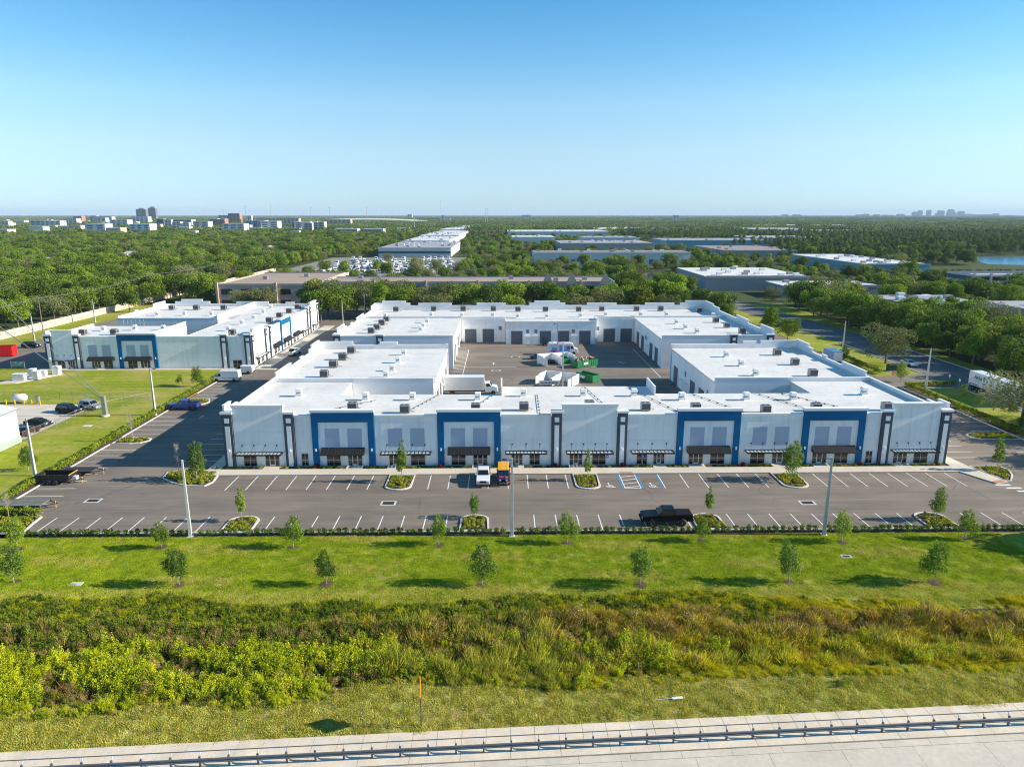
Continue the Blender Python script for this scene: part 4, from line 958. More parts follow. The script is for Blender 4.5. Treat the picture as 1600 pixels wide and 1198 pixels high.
while x > -64:
    plant('shrub', HL[n % 4], x, 83.4 + U(-.3, .3), 1.15, 'bright green shrub at the lower left corner of the lot', 'shrub', 'shrubs at the lower left corner'); n += 1; x -= .75
    plant('shrub', HL[n % 4], x + .3, 78.6 + U(-.3, .6), 1.2, 'bright green shrub at the lower left corner of the lot', 'shrub', 'shrubs at the lower left corner'); n += 1
y = 97
while y < 150:
    plant('shrub', (HL if y > 128 else HS)[n % 4], 88.2 + U(-.12, .12), y, 1.25, 'shrub in the hedge along the right kerb', 'shrub', 'shrubs along the right kerb', sz=1.4); n += 1; y += .95
for i in range(16):
    plant('shrub', HL[i % 4], 88.6 + i * .75, 149.6 + i * .12, 1.1, 'yellow-green shrub in the short hedge by the stop sign', 'shrub', 'shrubs by the stop sign')
for i in range(26):
    plant('shrub', HL[i % 4], 89.4 + U(-.2, .2), 163 + i * 1.1, 1.3, 'shrub in the hedge behind the blue truck', 'shrub', 'shrubs behind the blue truck')
# low plants on the islands: rows of yellow-green ground cover
LOW = [leaf_cloud('low_plant', [(0, 0, .16, .27, .27, .17)], 90, .13, F_YEL, 130 + i, shell=(.3, 1.1)) for i in range(3)]
LOWG = [leaf_cloud('low_plant', [(0, 0, .16, .26, .26, .17)], 80, .13, F_HEDGEL, 134 + i, shell=(.3, 1.1)) for i in range(2)]
def inside(p, poly):
    c = False; j = len(poly) - 1
    for i in range(len(poly)):
        if (poly[i][1] > p[1]) != (poly[j][1] > p[1]) and p[0] < (poly[j][0] - poly[i][0]) * (p[1] - poly[i][1]) / (poly[j][1] - poly[i][1]) + poly[i][0]: c = not c
        j = i
    return c
pts = []
for poly in ISLANDS:
    xs, ys = [p[0] for p in poly], [p[1] for p in poly]; cx, cy = sum(xs) / len(xs), sum(ys) / len(ys)
    x = min(xs)
    while x < max(xs):
        y = min(ys)
        while y < max(ys):
            q = (x + U(-.09, .09), y + U(-.09, .09))
            if inside(q, shrink(poly, .2)) and math.hypot(q[0] - cx, q[1] - cy) > .5 and random.random() < .93: pts.append((*q, .05, U(0, 6), U(.75, 1.15), random.choice([0, 1, 2, 0, 1, 2, 3, 4])))
            y += .52
        x += .52
scatter('island_plants', pts, LOW + LOWG, 'rows of low yellow-green plants filling the kerbed islands', 'ground cover')
# foundation planting along the south front
pts = []
doors = [(-35.3, -33.2), (-23.05, -20.9), (-16.95, -14.9), (-4.4, -2.25), (1.3, 3.0), (10.0, 11.95), (22.6, 24.3), (27.9, 30.1), (40.5, 42.8), (46.55, 48.75), (58.8, 60.9)]
for a, b in doors: struct('door_walk', MB().box(a - .15, b + .15, 99.47, 100.9, -.02, .13), CONC)
for i in range(420):
    x = U(-42.5, 66)
    if any(a - .4 < x < b + .4 for a, b in doors): continue
    pts.append((x, U(99.7, 100.35), .03, U(0, 6), U(.5, 1.0), random.choice([0, 1, 3, 4, 5, 5, 5])))
scatter('front_planting', pts, LOW + LOWG + [leaf_cloud('low_plant', [(0, 0, .2, .3, .3, .22)], 70, .12, F_HEDGE, 140)], 'low mixed planting along the foot of the long front', 'planting')
RP = leaf_cloud('red_plant', [(0, 0, .4, .38, .38, .4)], 160, .2, F_RED, 141, shell=(.3, 1.1))
for i, x in enumerate((-27.6, -9.2, 7.9, 17.9, 35.9, 53.6)):
    plant('red_plant', RP, x, 100.0, .9, f'dark red leafy plant at the foot of the long front, {ORD[i]} from the left', 'plant', 'red plants along the front', .03)
# ---------------------------------------------------------------- ditch growth
def stems(seed, n, w, h, r):
    rg = random.Random(seed); L = []
    for i in range(n):
        a_, q = rg.uniform(0, 6.28), w * rg.random() ** .5; hh = h * rg.uniform(.55, 1.15)
        L.append((q * math.cos(a_), q * math.sin(a_), hh * .52, r * rg.uniform(.7, 1.3), r * rg.uniform(.7, 1.3), hh * .5))
    return L
BUSH = [leaf_cloud('bush', stems(150 + i, 13, .62, 1.05, .15), 900, .085, F_DITCH, 150 + i, shell=(.25, 1.15), up=.1) for i in range(3)]
BUSHD = [leaf_cloud('bush', stems(155 + i, 12, .6, .95, .16), 760, .09, F_DITCHD, 155 + i, shell=(.25, 1.15), up=.1) for i in range(2)]
WEED = [leaf_cloud('weed', [(0, 0, .35, .42, .42, .42), (.15, .1, .6, .25, .25, .3)], 330, .12, F_BROWN, 160 + i, shell=(.1, 1.15), thin=.35) for i in range(2)]
LOWW = [leaf_cloud('low_weed', [(0, 0, .12, .4, .4, .16)], 190, .09, F_DITCHD, 165), leaf_cloud('low_weed', [(0, 0, .12, .4, .4, .16)], 170, .09, F_BROWN, 166)]
REED = [blades('reed', 80, 1.35, .42, .035, F_REED, 170, .22), blades('reed', 70, 1.15, .4, .03, F_BROWN, 171, .25)]
YG = [blades('tall_grass', 120, .75, .45, .035, F_YELG, 172, .35), blades('tall_grass', 120, .8, .45, .032, F_RUST, 173, .38), blades('tall_grass', 110, .6, .45, .035, F_DITCH, 174, .4)]
kit = BUSH + BUSHD + WEED + LOWW + REED + YG      # 0-2 bush, 3-4 dark, 5-6 weed, 7-8 low, 9-10 reed, 11 yellow, 12 rust, 13 green
pts = []
def rough_(x, y):
    v = math.sin(x * 2.3 + 1.3 * math.sin(y * 1.9)) * math.sin(y * 2.6 + 1.1 * math.sin(x * 1.7)) + .6 * math.sin(x * 4.9 + y * 1.3) * math.sin(y * 5.3 - x * .7)
    return max(0, min(1, .5 + .42 * v))
def field(x, y): return .5 + .25 * math.sin(x * .55 + 1.7 * math.sin(y * .6)) + .25 * math.sin(y * 1.15 + .6 * math.sin(x * .9) + x * .23)
for i in range(23000):
    x = U(-48, 52); ne, fe = near_edge(x), far_edge(x); y = U(ne - .3, fe + .9); t = (y - ne) / (fe - ne)
    right = sstep(-2, 16, x + 2.5 * math.sin(y * .8)); mid = 1 - abs(sstep(-16, 18, x) * 2 - 1)
    nn = field(x, y); r = random.random()
    if random.random() < right:
        if nn < .25 and r < .6: continue
        if t < .14: k = 11 if r < .6 else 13
        elif t < .55: k = 11 if r < .30 + .5 * (nn - .5) else (13 if r < .6 else (12 if r < .88 else random.choice([1, 9, 5])))
        elif t < .88: k = 12 if r < .42 else (11 if r < .60 else random.choice([5, 6, 10, 6, 13]))
        else: k = 11 if r < .75 else 13
        s = U(.6, 1.0) * (.65 + .75 * nn)
    elif random.random() < mid * .8:
        if nn < .22 and r < .6: continue
        if t < .4: k = 9 if r < .5 else random.choice([10, 13, 3, 0, 9])
        elif t < .84: k = random.choice([5, 6, 12, 10, 10, 5, 12, 4, 9, 6])
        else: k = random.choice([7, 8, 8, 7])
        s = U(.65, 1.1) * (.7 + .6 * nn)
    else:
        if t < .62:
            if r > .80 or (nn < .25 and r < .30): continue
            k = random.choice([0, 1, 2, 0, 1, 2, 3, 5]) if nn > .36 else random.choice([3, 4, 5, 6, 10, 0, 6])
            s = U(.55, 1.0) * (.72 + .55 * nn)
        elif t < .82: k = random.choice([5, 6, 8, 7, 4, 7, 10, 3, 13, 3, 4]); s = U(.5, .95)
        else: k = random.choice([7, 8, 7, 7, 7, 13]); s = U(.5, .8)
    edge = min(1, max(.45, t * 6)) * (min(1, max(.5, (1 - t) * 6))); q_ = rough_(x, y)
    if q_ < .30 and random.random() < .85: continue
    s *= .50 + .95 * q_
    pts.append((x, y, terrain(x, y) - .05, U(0, 6.28), s * edge, k))
for i in range(7000):
    x = U(-48, 30); fe = far_edge(x); y = U(fe - 4.2, fe + 1.2); pts.append((x, y, terrain(x, y) - .02, U(0, 6.28), U(.35, .75), random.choice([7, 8, 7, 8, 7, 13, 4])))
scatter('ditch_growth', pts, kit, 'tangled weeds, reeds and leafy bushes filling the ditch', 'undergrowth')
# a few bushes that stand out
DRYB = leaf_cloud('dry_bush', [(0, 0, .7, .62, .62, .72), (.2, 0, 1.1, .36, .36, .36)], 900, .12, F_BROWN, 180, thin=.3, shell=(.2, 1.1))
plant('dry_bush', DRYB, -28.0, 49.0, 1.15, 'dry brown rounded bush on the near edge of the ditch', 'bush', None, terrain(-28, 49))
plant('dry_bush', DRYB, -34.2, 49.2, 1.1, 'greyish dead bush at the lower left of the ditch', 'bush', None, terrain(-34, 49))
plant('bush', BUSH[0], 11.2, 55.2, 1.9, 'large yellow-green bush in the middle right of the ditch', 'bush', None, terrain(11.2, 55.2))
plant('bush', BUSH[1], 18.6, 54.6, 1.6, 'small bright green bush standing in the yellow grass', 'bush', None, terrain(18.6, 54.6))
plant('bush', BUSHD[0], 27.2, 49.3, .8, 'lone little dark bush on the roadside verge', 'bush', None, terrain(27.2, 49.3))
plant('bush', BUSHD[1], -16.0, 60.6, 1.1, 'dark green clump at the top of the ditch', 'bush', None, terrain(-16, 60.6))
# mown and rough grass blades
LG = [blades('grass', 150, .075, .5, .02, F_LAWN, 190 + i, .5) for i in range(2)] + [blades('grass', 130, .09, .5, .022, F_LAWND, 193, .6), blades('grass', 90, .20, .4, .024, F_LAWND, 194, .5)]
pts = []
for i in range(15000):
    x = U(-56, 58); y = U(61, 76.9)
    if abs(x) > 12 + y * .74: continue
    dryn = math.sin(x * .21 + 2) * math.sin(y * .9 + x * .06)
    k = 2 if (dryn > .55 and random.random() < .6) or (y < 65 and random.random() < .55) else random.choice([0, 1])
    pts.append((x, y, terrain(x, y), U(0, 6.28), U(.8, 1.2), k))
for i in range(5200):
    x = U(-44, 48); y = U(sw(x) + .05, near_edge(x) + .6)
    pts.append((x, y, terrain(x, y), U(0, 6.28), U(.7, 1.25), random.choice([2, 2, 3, 2, 0])))
scatter('grass_blades', pts, LG, 'short grass on the lawn and the roadside verge', 'grass')

# ================================================================ vehicles
def paint(name, col, rough=.22, metal=0.0):
    m = mat(name, col, rough, 0, metal=metal, spec=.6)
    b = m.node_tree.nodes['Principled BSDF']; b.inputs['Coat Weight'].default_value = .15; b.inputs['Coat Roughness'].default_value = .08
    if col[1] < .012: b.inputs['Coat Weight'].default_value = 0; b.inputs['Specular IOR Level'].default_value = .25
    return m
P_WHITE = paint('white_car_paint', (.74, .75, .76)); P_BLACK = paint('black_car_paint', (.004, .005, .007), .3); P_BLUE = paint('blue_car_paint', (.012, .05, .30))
P_SILVER = paint('silver_car_paint', (.38, .40, .43), .25, .4); P_RED = paint('dark_red_paint', (.06, .012, .012)); P_NAVY = paint('dark_blue_paint', (.012, .03, .09))
P_YEL = paint('yellow_roof_paint', (.85, .42, .01)); CARBLK = mat('black_plastic', (.010, .010, .012), .6, 0, spec=.2)
WHEELS = {}
def wheel(root, x, y, r=.38, w=.26, rim=CHROME):
    key = (r, w, rim.name)
    if key not in WHEELS:
        m = MB(); n = 20
        prof = [(r * .6, -w / 2), (r * .93, -w / 2), (r, -w * .3), (r, w * .3), (r * .93, w / 2), (r * .6, w / 2)]
        m.lathe(prof, n); m.v = [(a, c, b) for a, b, c in m.v]
        q = MB().lathe([(r * .58, -w * .46), (r * .58, w * .46)], 14).lathe([(r * .16, -w * .53), (r * .16, w * .53)], 8)
        for i in range(5):
            a = i * 2 * math.pi / 5
            for s in (-1, 1): q.box(-.03, .03, -.02, .02, s * w * .47, s * w * .51)
        q.v = [(a, c, b) for a, b, c in q.v]
        WHEELS[key] = (m.mesh('wheel', RUBBER), q.mesh('rim', rim))
    a, b = WHEELS[key]
    o = link('wheel', a, root, (x, y, r)); sub(o, 'rim', b); return o
def arch_profile(top, xs, zb, r, n=7):
    """body side: top line from rear to front, bottom with wheel arches at xs (rear, front)"""
    pts = list(top); x_end = top[-1][0]; pts.append((x_end, zb))
    for xc in sorted(xs, reverse=True):
        for i in range(n + 1):
            a = math.pi * i / n; pts.append((xc + (r + .07) * math.cos(a), max(zb, .02 + r + (r + .07) * math.sin(a) * .98)))
    pts.append((top[0][0], zb)); return pts
def cabin(root, pm, b, t, nside=2, front=True, rear=True, name='cabin'):
    """b,t = (x_rear, x_front, half_width, z) at the belt and at the roof"""
    MB().loft((b[0], b[1], -b[2], b[2], b[3]), (t[0], t[1], -t[2], t[2], t[3])).build(name, pm, root, bevel=.06)
    def P(u, v, s):   # u along, v up on the side faces
        xb, xt = b[0] + (b[1] - b[0]) * u, t[0] + (t[1] - t[0]) * u
        return (xb + (xt - xb) * v, s * (b[2] + (t[2] - b[2]) * v + .012), b[3] + (t[3] - b[3]) * v)
    for s in (-1, 1):
        for i in range(nside):
            u0, u1 = .06 + .88 * i / nside + .012, .06 + .88 * (i + 1) / nside - .012
            MB().quad([P(u0, .12, s), P(u1, .12, s), P(u1, .84, s), P(u0, .84, s)]).build('side_window', GLASS, root)
    def Q(xb, xt, v, y, e): return (xb + (xt - xb) * v + e, y * (b[2] + (t[2] - b[2]) * v) * .88, b[3] + (t[3] - b[3]) * v)
    if front: MB().quad([Q(b[1], t[1], .1, -1, .014), Q(b[1], t[1], .1, 1, .014), Q(b[1], t[1], .9, 1, .014), Q(b[1], t[1], .9, -1, .014)]).build('windscreen', GLASS, root)
    if rear: MB().quad([Q(b[0], t[0], .1, -1, -.014), Q(b[0], t[0], .1, 1, -.014), Q(b[0], t[0], .88, 1, -.014), Q(b[0], t[0], .88, -1, -.014)]).build('rear_window', GLASS, root)
def lights(root, xf, xr, hw, zf, zr):
    for s in (-1, 1):
        MB().box(xf - .08, xf + .015, s * hw * .66 - .2, s * hw * .66 + .2, zf - .1, zf + .1).build('headlight', LAMPL, root, bevel=.03)
        MB().box(xr - .015, xr + .06, s * (hw - .14) - .08, s * (hw - .14) + .08, zr - .2, zr + .15).build('tail_light', REDL, root)
def pickup(label, loc, rz, pm, L=5.9, hw=.98, cover=False, rim=CHROME, lift=0.0, rack=False, grp=None):
    r = thing('pickup_truck', label, 'pickup', loc, rz, grp); f, b = L / 2, -L / 2; wr = .40 + lift * .3; z = lift
    xs = (b + 1.25, f - 1.05)
    prof = arch_profile([(b, .95 + z), (b + .02, 1.34 + z), (-.95, 1.34 + z), (-.9, 1.26 + z), (1.1, 1.28 + z), (f - .3, 1.18 + z), (f - .02, 1.05 + z), (f, .8 + z)], xs, .5 + z, wr)
    MB().side(prof, -hw, hw).build('body', pm, r, bevel=.07)
    cabin(r, pm, (-1.0, 1.15, hw * .95, 1.22 + z), (-.90, .50, hw * .82, 1.93 + z), 2)
    if cover: MB().box(b + .08, -.98, -hw * .9, hw * .9, 1.342 + z, 1.38 + z).build('bed_cover', CARBLK, r, bevel=.02)
    else:
        MB().box(b + .1, -1.0, -hw * .82, hw * .82, 1.342 + z, 1.346 + z).build('bed_floor', CARBLK, r)
        for s in (-1, 1): MB().box(b + .05, -1.0, s * hw * .9 - .06, s * hw * .9 + .06, 1.33 + z, 1.40 + z).build('bed_rail', pm, r)
    MB().box(f - .02, f + .12, -hw * .96, hw * .96, .5 + z, .74 + z).build('front_bumper', CARBLK if pm is P_BLACK else CHROME, r, bevel=.04)
    MB().box(b - .13, b + .02, -hw * .95, hw * .95, .55 + z, .74 + z).build('rear_bumper', CARBLK if pm is P_BLACK else CHROME, r, bevel=.03)
    MB().box(f - .02, f + .03, -hw * .5, hw * .5, .76 + z, 1.02 + z).build('grille', CARBLK, r)
    lights(r, f, b, hw, .92 + z, 1.05 + z)
    for s in (-1, 1): MB().box(.82, 1.0, s * (hw + .12) - .1, s * (hw + .12) + .1, 1.25 + z, 1.45 + z).build('mirror', pm, r, bevel=.03)
    if rack:
        MB().path([(-.9, -hw * .9, 1.3), (-.9, -hw * .9, 2.0), (-.9, hw * .9, 2.0), (-.9, hw * .9, 1.3)], .03).build('rack', CARBLK, r)
    for x in xs:
        for s in (-1, 1): wheel(r, x, s * (hw - .1), wr, .28, rim)
    return r
def car(label, loc, rz, pm, kind='suv', name='car', cat='car'):
    L, hw, zt = (4.7, .93, 1.72) if kind == 'suv' else (4.6, .9, 1.45)
    r = thing(name, label, cat, loc, rz); f, b = L / 2, -L / 2; xs = (b + .9, f - .9); wr = .35
    prof = arch_profile([(b, .75), (b + .05, 1.0), (-1.9, 1.02), (.95, 1.0), (f - .2, .88), (f, .66)], xs, .32, wr)
    MB().side(prof, -hw, hw).build('body', pm, r, bevel=.09)
    if kind == 'suv': cabin(r, pm, (b + .1, 1.15, hw * .95, .98), (b + .45, .35, hw * .76, zt), 3)
    else: cabin(r, pm, (b + .65, 1.1, hw * .95, .96), (-.95, .35, hw * .74, zt), 2)
    lights(r, f, b, hw, .74, .86)
    for s in (-1, 1): MB().box(.7, .85, s * (hw + .08) - .07, s * (hw + .08) + .07, 1.0, 1.14).build('mirror', pm, r, bevel=.02)
    for x in xs:
        for s in (-1, 1): wheel(r, x, s * (hw - .1), wr, .24)
    return r
def van(label, loc, rz, pm, L=5.6, h=2.5, grp=None):
    r = thing('van', label, 'van', loc, rz, grp); f, b = L / 2, -L / 2; hw = 1.0; wr = .36; xs = (b + 1.1, f - .85)
    prof = arch_profile([(b, .8), (b + .05, h - .1), (b + .2, h), (f - 1.75, h), (f - 1.35, h - .2), (f - .75, 1.35), (f - .1, 1.1), (f, .8)], xs, .42, wr)
    MB().side(prof, -hw, hw).build('body', pm, r, bevel=.1)
    MB().quad([(f - .72, -.82, 1.38), (f - .72, .82, 1.38), (f - 1.31, .74, h - .24), (f - 1.31, -.74, h - .24)]).build('windscreen', GLASS, r).location.x += .03
    for s in (-1, 1):
        MB().quad([(f - 1.05, s * 1.01, 1.35), (f - 1.9, s * 1.01, 1.35), (f - 1.9, s * 1.01, 1.95), (f - 1.45, s * 1.01, 1.95)]).build('side_window', GLASS, r)
        MB().box(b + .3, f - 2.1, s * 1.005 - .004, s * 1.005 + .004, .95, 1.0).build('trim_strip', CARBLK, r)
        MB().box(f - 1.0, f - .88, s * 1.12 - .1, s * 1.12 + .1, 1.35, 1.65).build('mirror', CARBLK, r)
    MB().box(b - .03, b, -.9, .9, .45, .7).build('rear_bumper', CARBLK, r); MB().box(f - .02, f + .06, -.95, .95, .42, .72).build('front_bumper', CARBLK, r)
    lights(r, f, b, hw, .98, 1.2)
    for x in xs:
        for s in (-1, 1): wheel(r, x, s * .9, wr, .24, GALV)
    return r
# in the front car park
pickup('lifted black pickup with covered bed parked across the stalls by the hedge', (19.85, 80.1, 0), math.pi, P_BLACK, 6.1, 1.0, True, CHROME, .14)
pickup('white pickup parked nose out before the front walk', (-2.7, 94.6, 0), -math.pi / 2, P_WHITE, 5.4, .93, False, CHROME, 0, True)
pickup('bright blue pickup parked by the left hedge', (-61.6, 133.6, 0), math.pi, P_BLUE, 5.8, .97)
van('tall white cargo van beside the left lawn', (-62.2, 157.5, 0), math.pi, P_WHITE, 5.9, 2.6)
van('smaller white van behind the tall white van', (-61.2, 165.4, 0), math.pi, P_WHITE, 4.6, 2.0)
def jeep():
    r = thing('off_road_car', 'dark blue off-road car with yellow roof and pink graphics parked nose out', 'car', (.1, 94.7, 0), -math.pi / 2)
    f, b, hw, wr = 2.3, -2.3, .92, .42; xs = (b + .85, f - .65); z = .1
    MB().side(arch_profile([(b, .9), (b + .02, 1.22), (1.2, 1.22), (f - .15, 1.16), (f, 1.0)], xs, .6, wr), -hw * .86, hw * .86).build('body', P_NAVY, r, bevel=.04)
    cabin(r, P_NAVY, (b + .03, 1.25, hw * .86, 1.2), (b + .06, 1.0, hw * .8, 1.92), 3)
    MB().box(b, 1.12, -hw * .85, hw * .85, 1.92, 2.06).build('hardtop', P_YEL, r, bevel=.05)
    for i in range(4): MB().box(b + .15, 1.0, -.55 + i * .34, -.49 + i * .34, 2.055, 2.075).build('roof_rib', P_YEL, r)
    PK = paint('pink_paint', (.55, .02, .16)); OR = paint('orange_paint', (.8, .16, .01)); GR = paint('green_paint', (.02, .22, .12))
    MB().prism([(1.35, -.45), (1.7, -.65), (2.1, -.5), (2.15, -.05), (1.6, .1), (1.4, -.1)], 1.225, 1.232).build('bonnet_graphic', PK, r)
    MB().prism([(1.35, .15), (1.6, .1), (1.85, .45), (1.45, .65)], 1.225, 1.233).build('bonnet_graphic', GR, r)
    MB().prism([(1.9, .2), (2.2, .3), (2.15, .65), (1.8, .6)], 1.2, 1.222).build('bonnet_graphic', OR, r)
    for s in (-1, 1):
        MB().box(f - .95, f - .02, s * .82 - .13, s * .82 + .13, .98, 1.05).build('wing', P_NAVY, r, bevel=.02); MB().box(b + .3, b + 1.35, s * .82 - .13, s * .82 + .13, .98, 1.05).build('wing', P_NAVY, r, bevel=.02)
        q = MB().lathe([(.13, 0), (.13, .05)], 12); q.v = [(f + c, s * .45 + a, .95 + d) for a, d, c in q.v]; q.build('headlight', LAMPL, r)
        MB().box(.75, .85, s * 1.0 - .1, s * 1.0 + .1, 1.25, 1.45).build('mirror', OR if s > 0 else PK, r)
    for i in range(7): MB().box(f, f + .02, -.27 + i * .085, -.225 + i * .085, .82, 1.08).build('grille_slot', CARBLK, r)
    MB().box(f + .05, f + .25, -.85, .85, .58, .74).build('front_bumper', CARBLK, r, bevel=.03)
    MB().box(f + .05, f + .26, .45, .84, .6, .76).build('tow_hook', OR, r)
    for x in xs:
        for s in (-1, 1): wheel(r, x, s * .78, wr, .27, CARBLK)
    q = MB().lathe([(.40, -.12), (.40, .12)], 16); q.v = [(b - .16 + c, a, 1.05 + d) for a, d, c in q.v]; q.build('spare_wheel', RUBBER, r)
jeep()
# left side cars
car('silver crossover parked behind the wire fence', (-79.8, 134.2, 0), -.35, P_SILVER); car('black wagon beside the silver crossover', (-82.4, 131.4, 0), -.3, P_BLACK)
car('black car parked beside the pale shed wall', (-82.6, 122.6, 0), -.2, P_BLACK, 'sedan'); car('black off-road wagon on the drive behind the red container', (-133.6, 200.4, 0), -.1, P_BLACK)
car('dark red car mostly hidden beside the shed corner', (-81.4, 117.8, 0), math.pi / 2, P_RED, 'sedan')
pickup('white work pickup stopped at the sunlit side front', (-56.0, 188.5, 0), math.pi / 2 - .15, P_WHITE, 5.6, .95, False, CHROME, 0, True)
car('light blue car in the gap beside the rear building', (-44.0, 166.5, 0), math.pi / 2, P_BLUE, 'sedan')
car('dark blue car parked behind the bin enclosure', (9.5, 182.3, 0), .15, P_NAVY, 'sedan')
# trailers at the lower left
def flat_trailer(label, loc, rz, L, W, deck):
    r = thing('trailer', label, 'trailer', loc, rz)
    MB().box(-L / 2, L / 2, -W / 2, W / 2, .62, .70).build('deck', deck, r)
    for i in range(6): MB().box(-L / 2 + .02, L / 2 - .02, -W / 2 + .06 + i * W / 6, -W / 2 - .02 + (i + 1) * W / 6, .70, .725).build('plank', deck, r)
    for s in (-1, 1): MB().box(-L / 2, L / 2, s * W / 2 - .05, s * W / 2 + .05, .48, .73).build('side_beam', BLACKM, r)
    MB().tube((L / 2, -W * .4, .58), (L / 2 + 1.5, 0, .58), .06).tube((L / 2, W * .4, .58), (L / 2 + 1.5, 0, .58), .06).build('drawbar', BLACKM, r)
    MB().tube((L / 2 + 1.3, 0, 0), (L / 2 + 1.3, 0, .9), .05).build('jack', PAINTY, r)
    for x in (-.55, .35):
        for s in (-1, 1): wheel(r, x, s * (W / 2 - .15 if W > 2 else W / 2 + .15), .34, .22, GALV)
    return r
def dump_trailer(label, loc, rz):
    r = thing('trailer', label, 'trailer', loc, rz); L, W = 4.6, 2.1
    MB().box(-L / 2, L / 2, -W / 2, W / 2, .7, .78).build('floor', BLACKM, r)
    for s in (-1, 1): MB().box(-L / 2, L / 2, s * W / 2 - .04, s * W / 2 + .04, .6, 1.45).build('side_wall', BLACKM, r)
    MB().box(L / 2 - .06, L / 2, -W / 2 + .04, W / 2 - .04, .78, 1.45).build('front_wall', BLACKM, r)
    MB().box(-L / 2, -L / 2 + .05, -W / 2 + .04, W / 2 - .04, .78, 1.4).build('tailgate', BLACKM, r)
    for s in (-1, 1): 
        for i in range(6): MB().box(-L / 2 + .3 + i * .78, -L / 2 + .38 + i * .78, s * (W / 2 + .06) - .02, s * (W / 2 + .06) + .02, .6, 1.45).build('rib', BLACKM, r)
    MB().box(L / 2, L / 2 + .12, -W / 2, W / 2, 1.40, 1.47).build('tarp_roll', PAINTY, r)
    MB().tube((L / 2, -.8, .5), (L / 2 + 1.4, 0, .5), .06).tube((L / 2, .8, .5), (L / 2 + 1.4, 0, .5), .06).build('drawbar', BLACKM, r)
    MB().box(L / 2 + .1, L / 2 + .6, -.35, .35, .5, .95).build('pump_box', P_WHITE, r); MB().tube((L / 2 + 1.2, 0, 0), (L / 2 + 1.2, 0, .8), .05).build('jack', PAINTY, r)
    for x in (-.5, .4):
        for s in (-1, 1): wheel(r, x, s * 1.2, .36, .22, GALV)
dump_trailer('black dump trailer with yellow tarp bar in a left stall', (-62.6, 94.9, 0), 0)
flat_trailer('small black flatbed trailer beside the dump trailer', (-61.3, 98.2, 0), 0, 4.2, 1.9, mat('dark_deck', (.04, .04, .045), .8, .2))
flat_trailer('long grey-decked flatbed trailer at the lower left corner', (-62.5, 86.0, 0), .0, 7.6, 2.3, mat('grey_deck', (.17, .175, .15), .85, .2, 1, 8))
# yard vehicles
def box_truck():
    r = thing('box_truck', 'white box truck parked in the yard beside the left front wing', 'truck', (-7.2, 144.9, 0), 0)
    MB().box(-5.0, 3.4, -1.25, 1.25, 1.05, 3.75).build('cargo_box', mat('box_side', (.66, .67, .66), .5, .05), r, bevel=.03)
    MB().box(-5.05, 3.45, -1.28, 1.28, 3.75, 3.85).build('box_roof', P_WHITE, r)
    for i in range(10): MB().box(-4.7 + i * .85, -4.64 + i * .85, -1.275, -1.25, 1.1, 3.7).build('box_rib', ALU, r)
    MB().side([(3.55, .9), (3.55, 2.55), (4.55, 2.6), (5.0, 1.95), (6.1, 1.75), (6.25, 1.0), (6.25, .6), (3.55, .6)], -1.05, 1.05).build('cab', P_WHITE, r, bevel=.1)
    MB().quad([(4.62, -.9, 2.52), (4.62, .9, 2.52), (5.02, .9, 1.98), (5.02, -.9, 1.98)]).build('windscreen', GLASS, r).location.x += .03
    for s in (-1, 1): MB().quad([(3.85, s * 1.06, 1.85), (4.8, s * 1.06, 1.85), (4.45, s * 1.06, 2.45), (3.85, s * 1.06, 2.45)]).build('side_window', GLASS, r)
    MB().box(-5, 6, -.4, .4, .6, 1.05).build('chassis', BLACKM, r); MB().box(6.2, 6.35, -1.05, 1.05, .5, .8).build('front_bumper', CHROME, r)
    for x in (-3.3, 5.3):
        for s in (-1, 1): wheel(r, x, s * 1.0, .48, .3, GALV)
box_truck()
def step_van():
    r = thing('step_van', 'white delivery van with blue and pink side graphics in the yard', 'van', (16.2, 188.2, 0), 0)
    MB().side(arch_profile([(-3.9, .8), (-3.9, 3.1), (-3.6, 3.25), (2.3, 3.25), (2.8, 2.9), (3.2, 1.9), (4.1, 1.6), (4.2, .9)], (-2.3, 3.0), .5, .42), -1.1, 1.1).build('body', P_WHITE, r, bevel=.1)
    G1, G2, G3 = paint('sky_blue_graphic', (.05, .32, .7)), paint('pink_graphic', (.5, .05, .3)), paint('deep_blue_graphic', (.02, .05, .35))
    for (a, b, c, d, m) in ((-.9, 1.9, .9, 2.55, G1), (-3.2, -1.1, .95, 1.35, G2), (1.1, 1.9, 1.5, 2.5, G3), (-3.3, 2.0, 2.6, 2.75, G2), (-2.9, -1.6, 1.4, 2.1, G1)):
        MB().box(a, b, -1.125 - (.004 if m is not G1 else 0), -1.1, c, d).build('graphic', m, r)
    MB().quad([(2.86, -.9, 2.82), (2.86, .9, 2.82), (3.22, .9, 1.95), (3.22, -.9, 1.95)]).build('windscreen', GLASS, r).location.x += .03
    MB().quad([(2.1, -1.115, 1.7), (2.95, -1.115, 1.7), (2.65, -1.115, 2.5), (2.1, -1.115, 2.5)]).build('side_window', GLASS, r)
    MB().box(-2.5, -1.7, -.4, .4, 3.25, 3.45).build('roof_unit', TRIM, r)
    for x in (-2.3, 3.0):
        for s in (-1, 1): wheel(r, x, s * .95, .42, .28, GALV)
step_van()
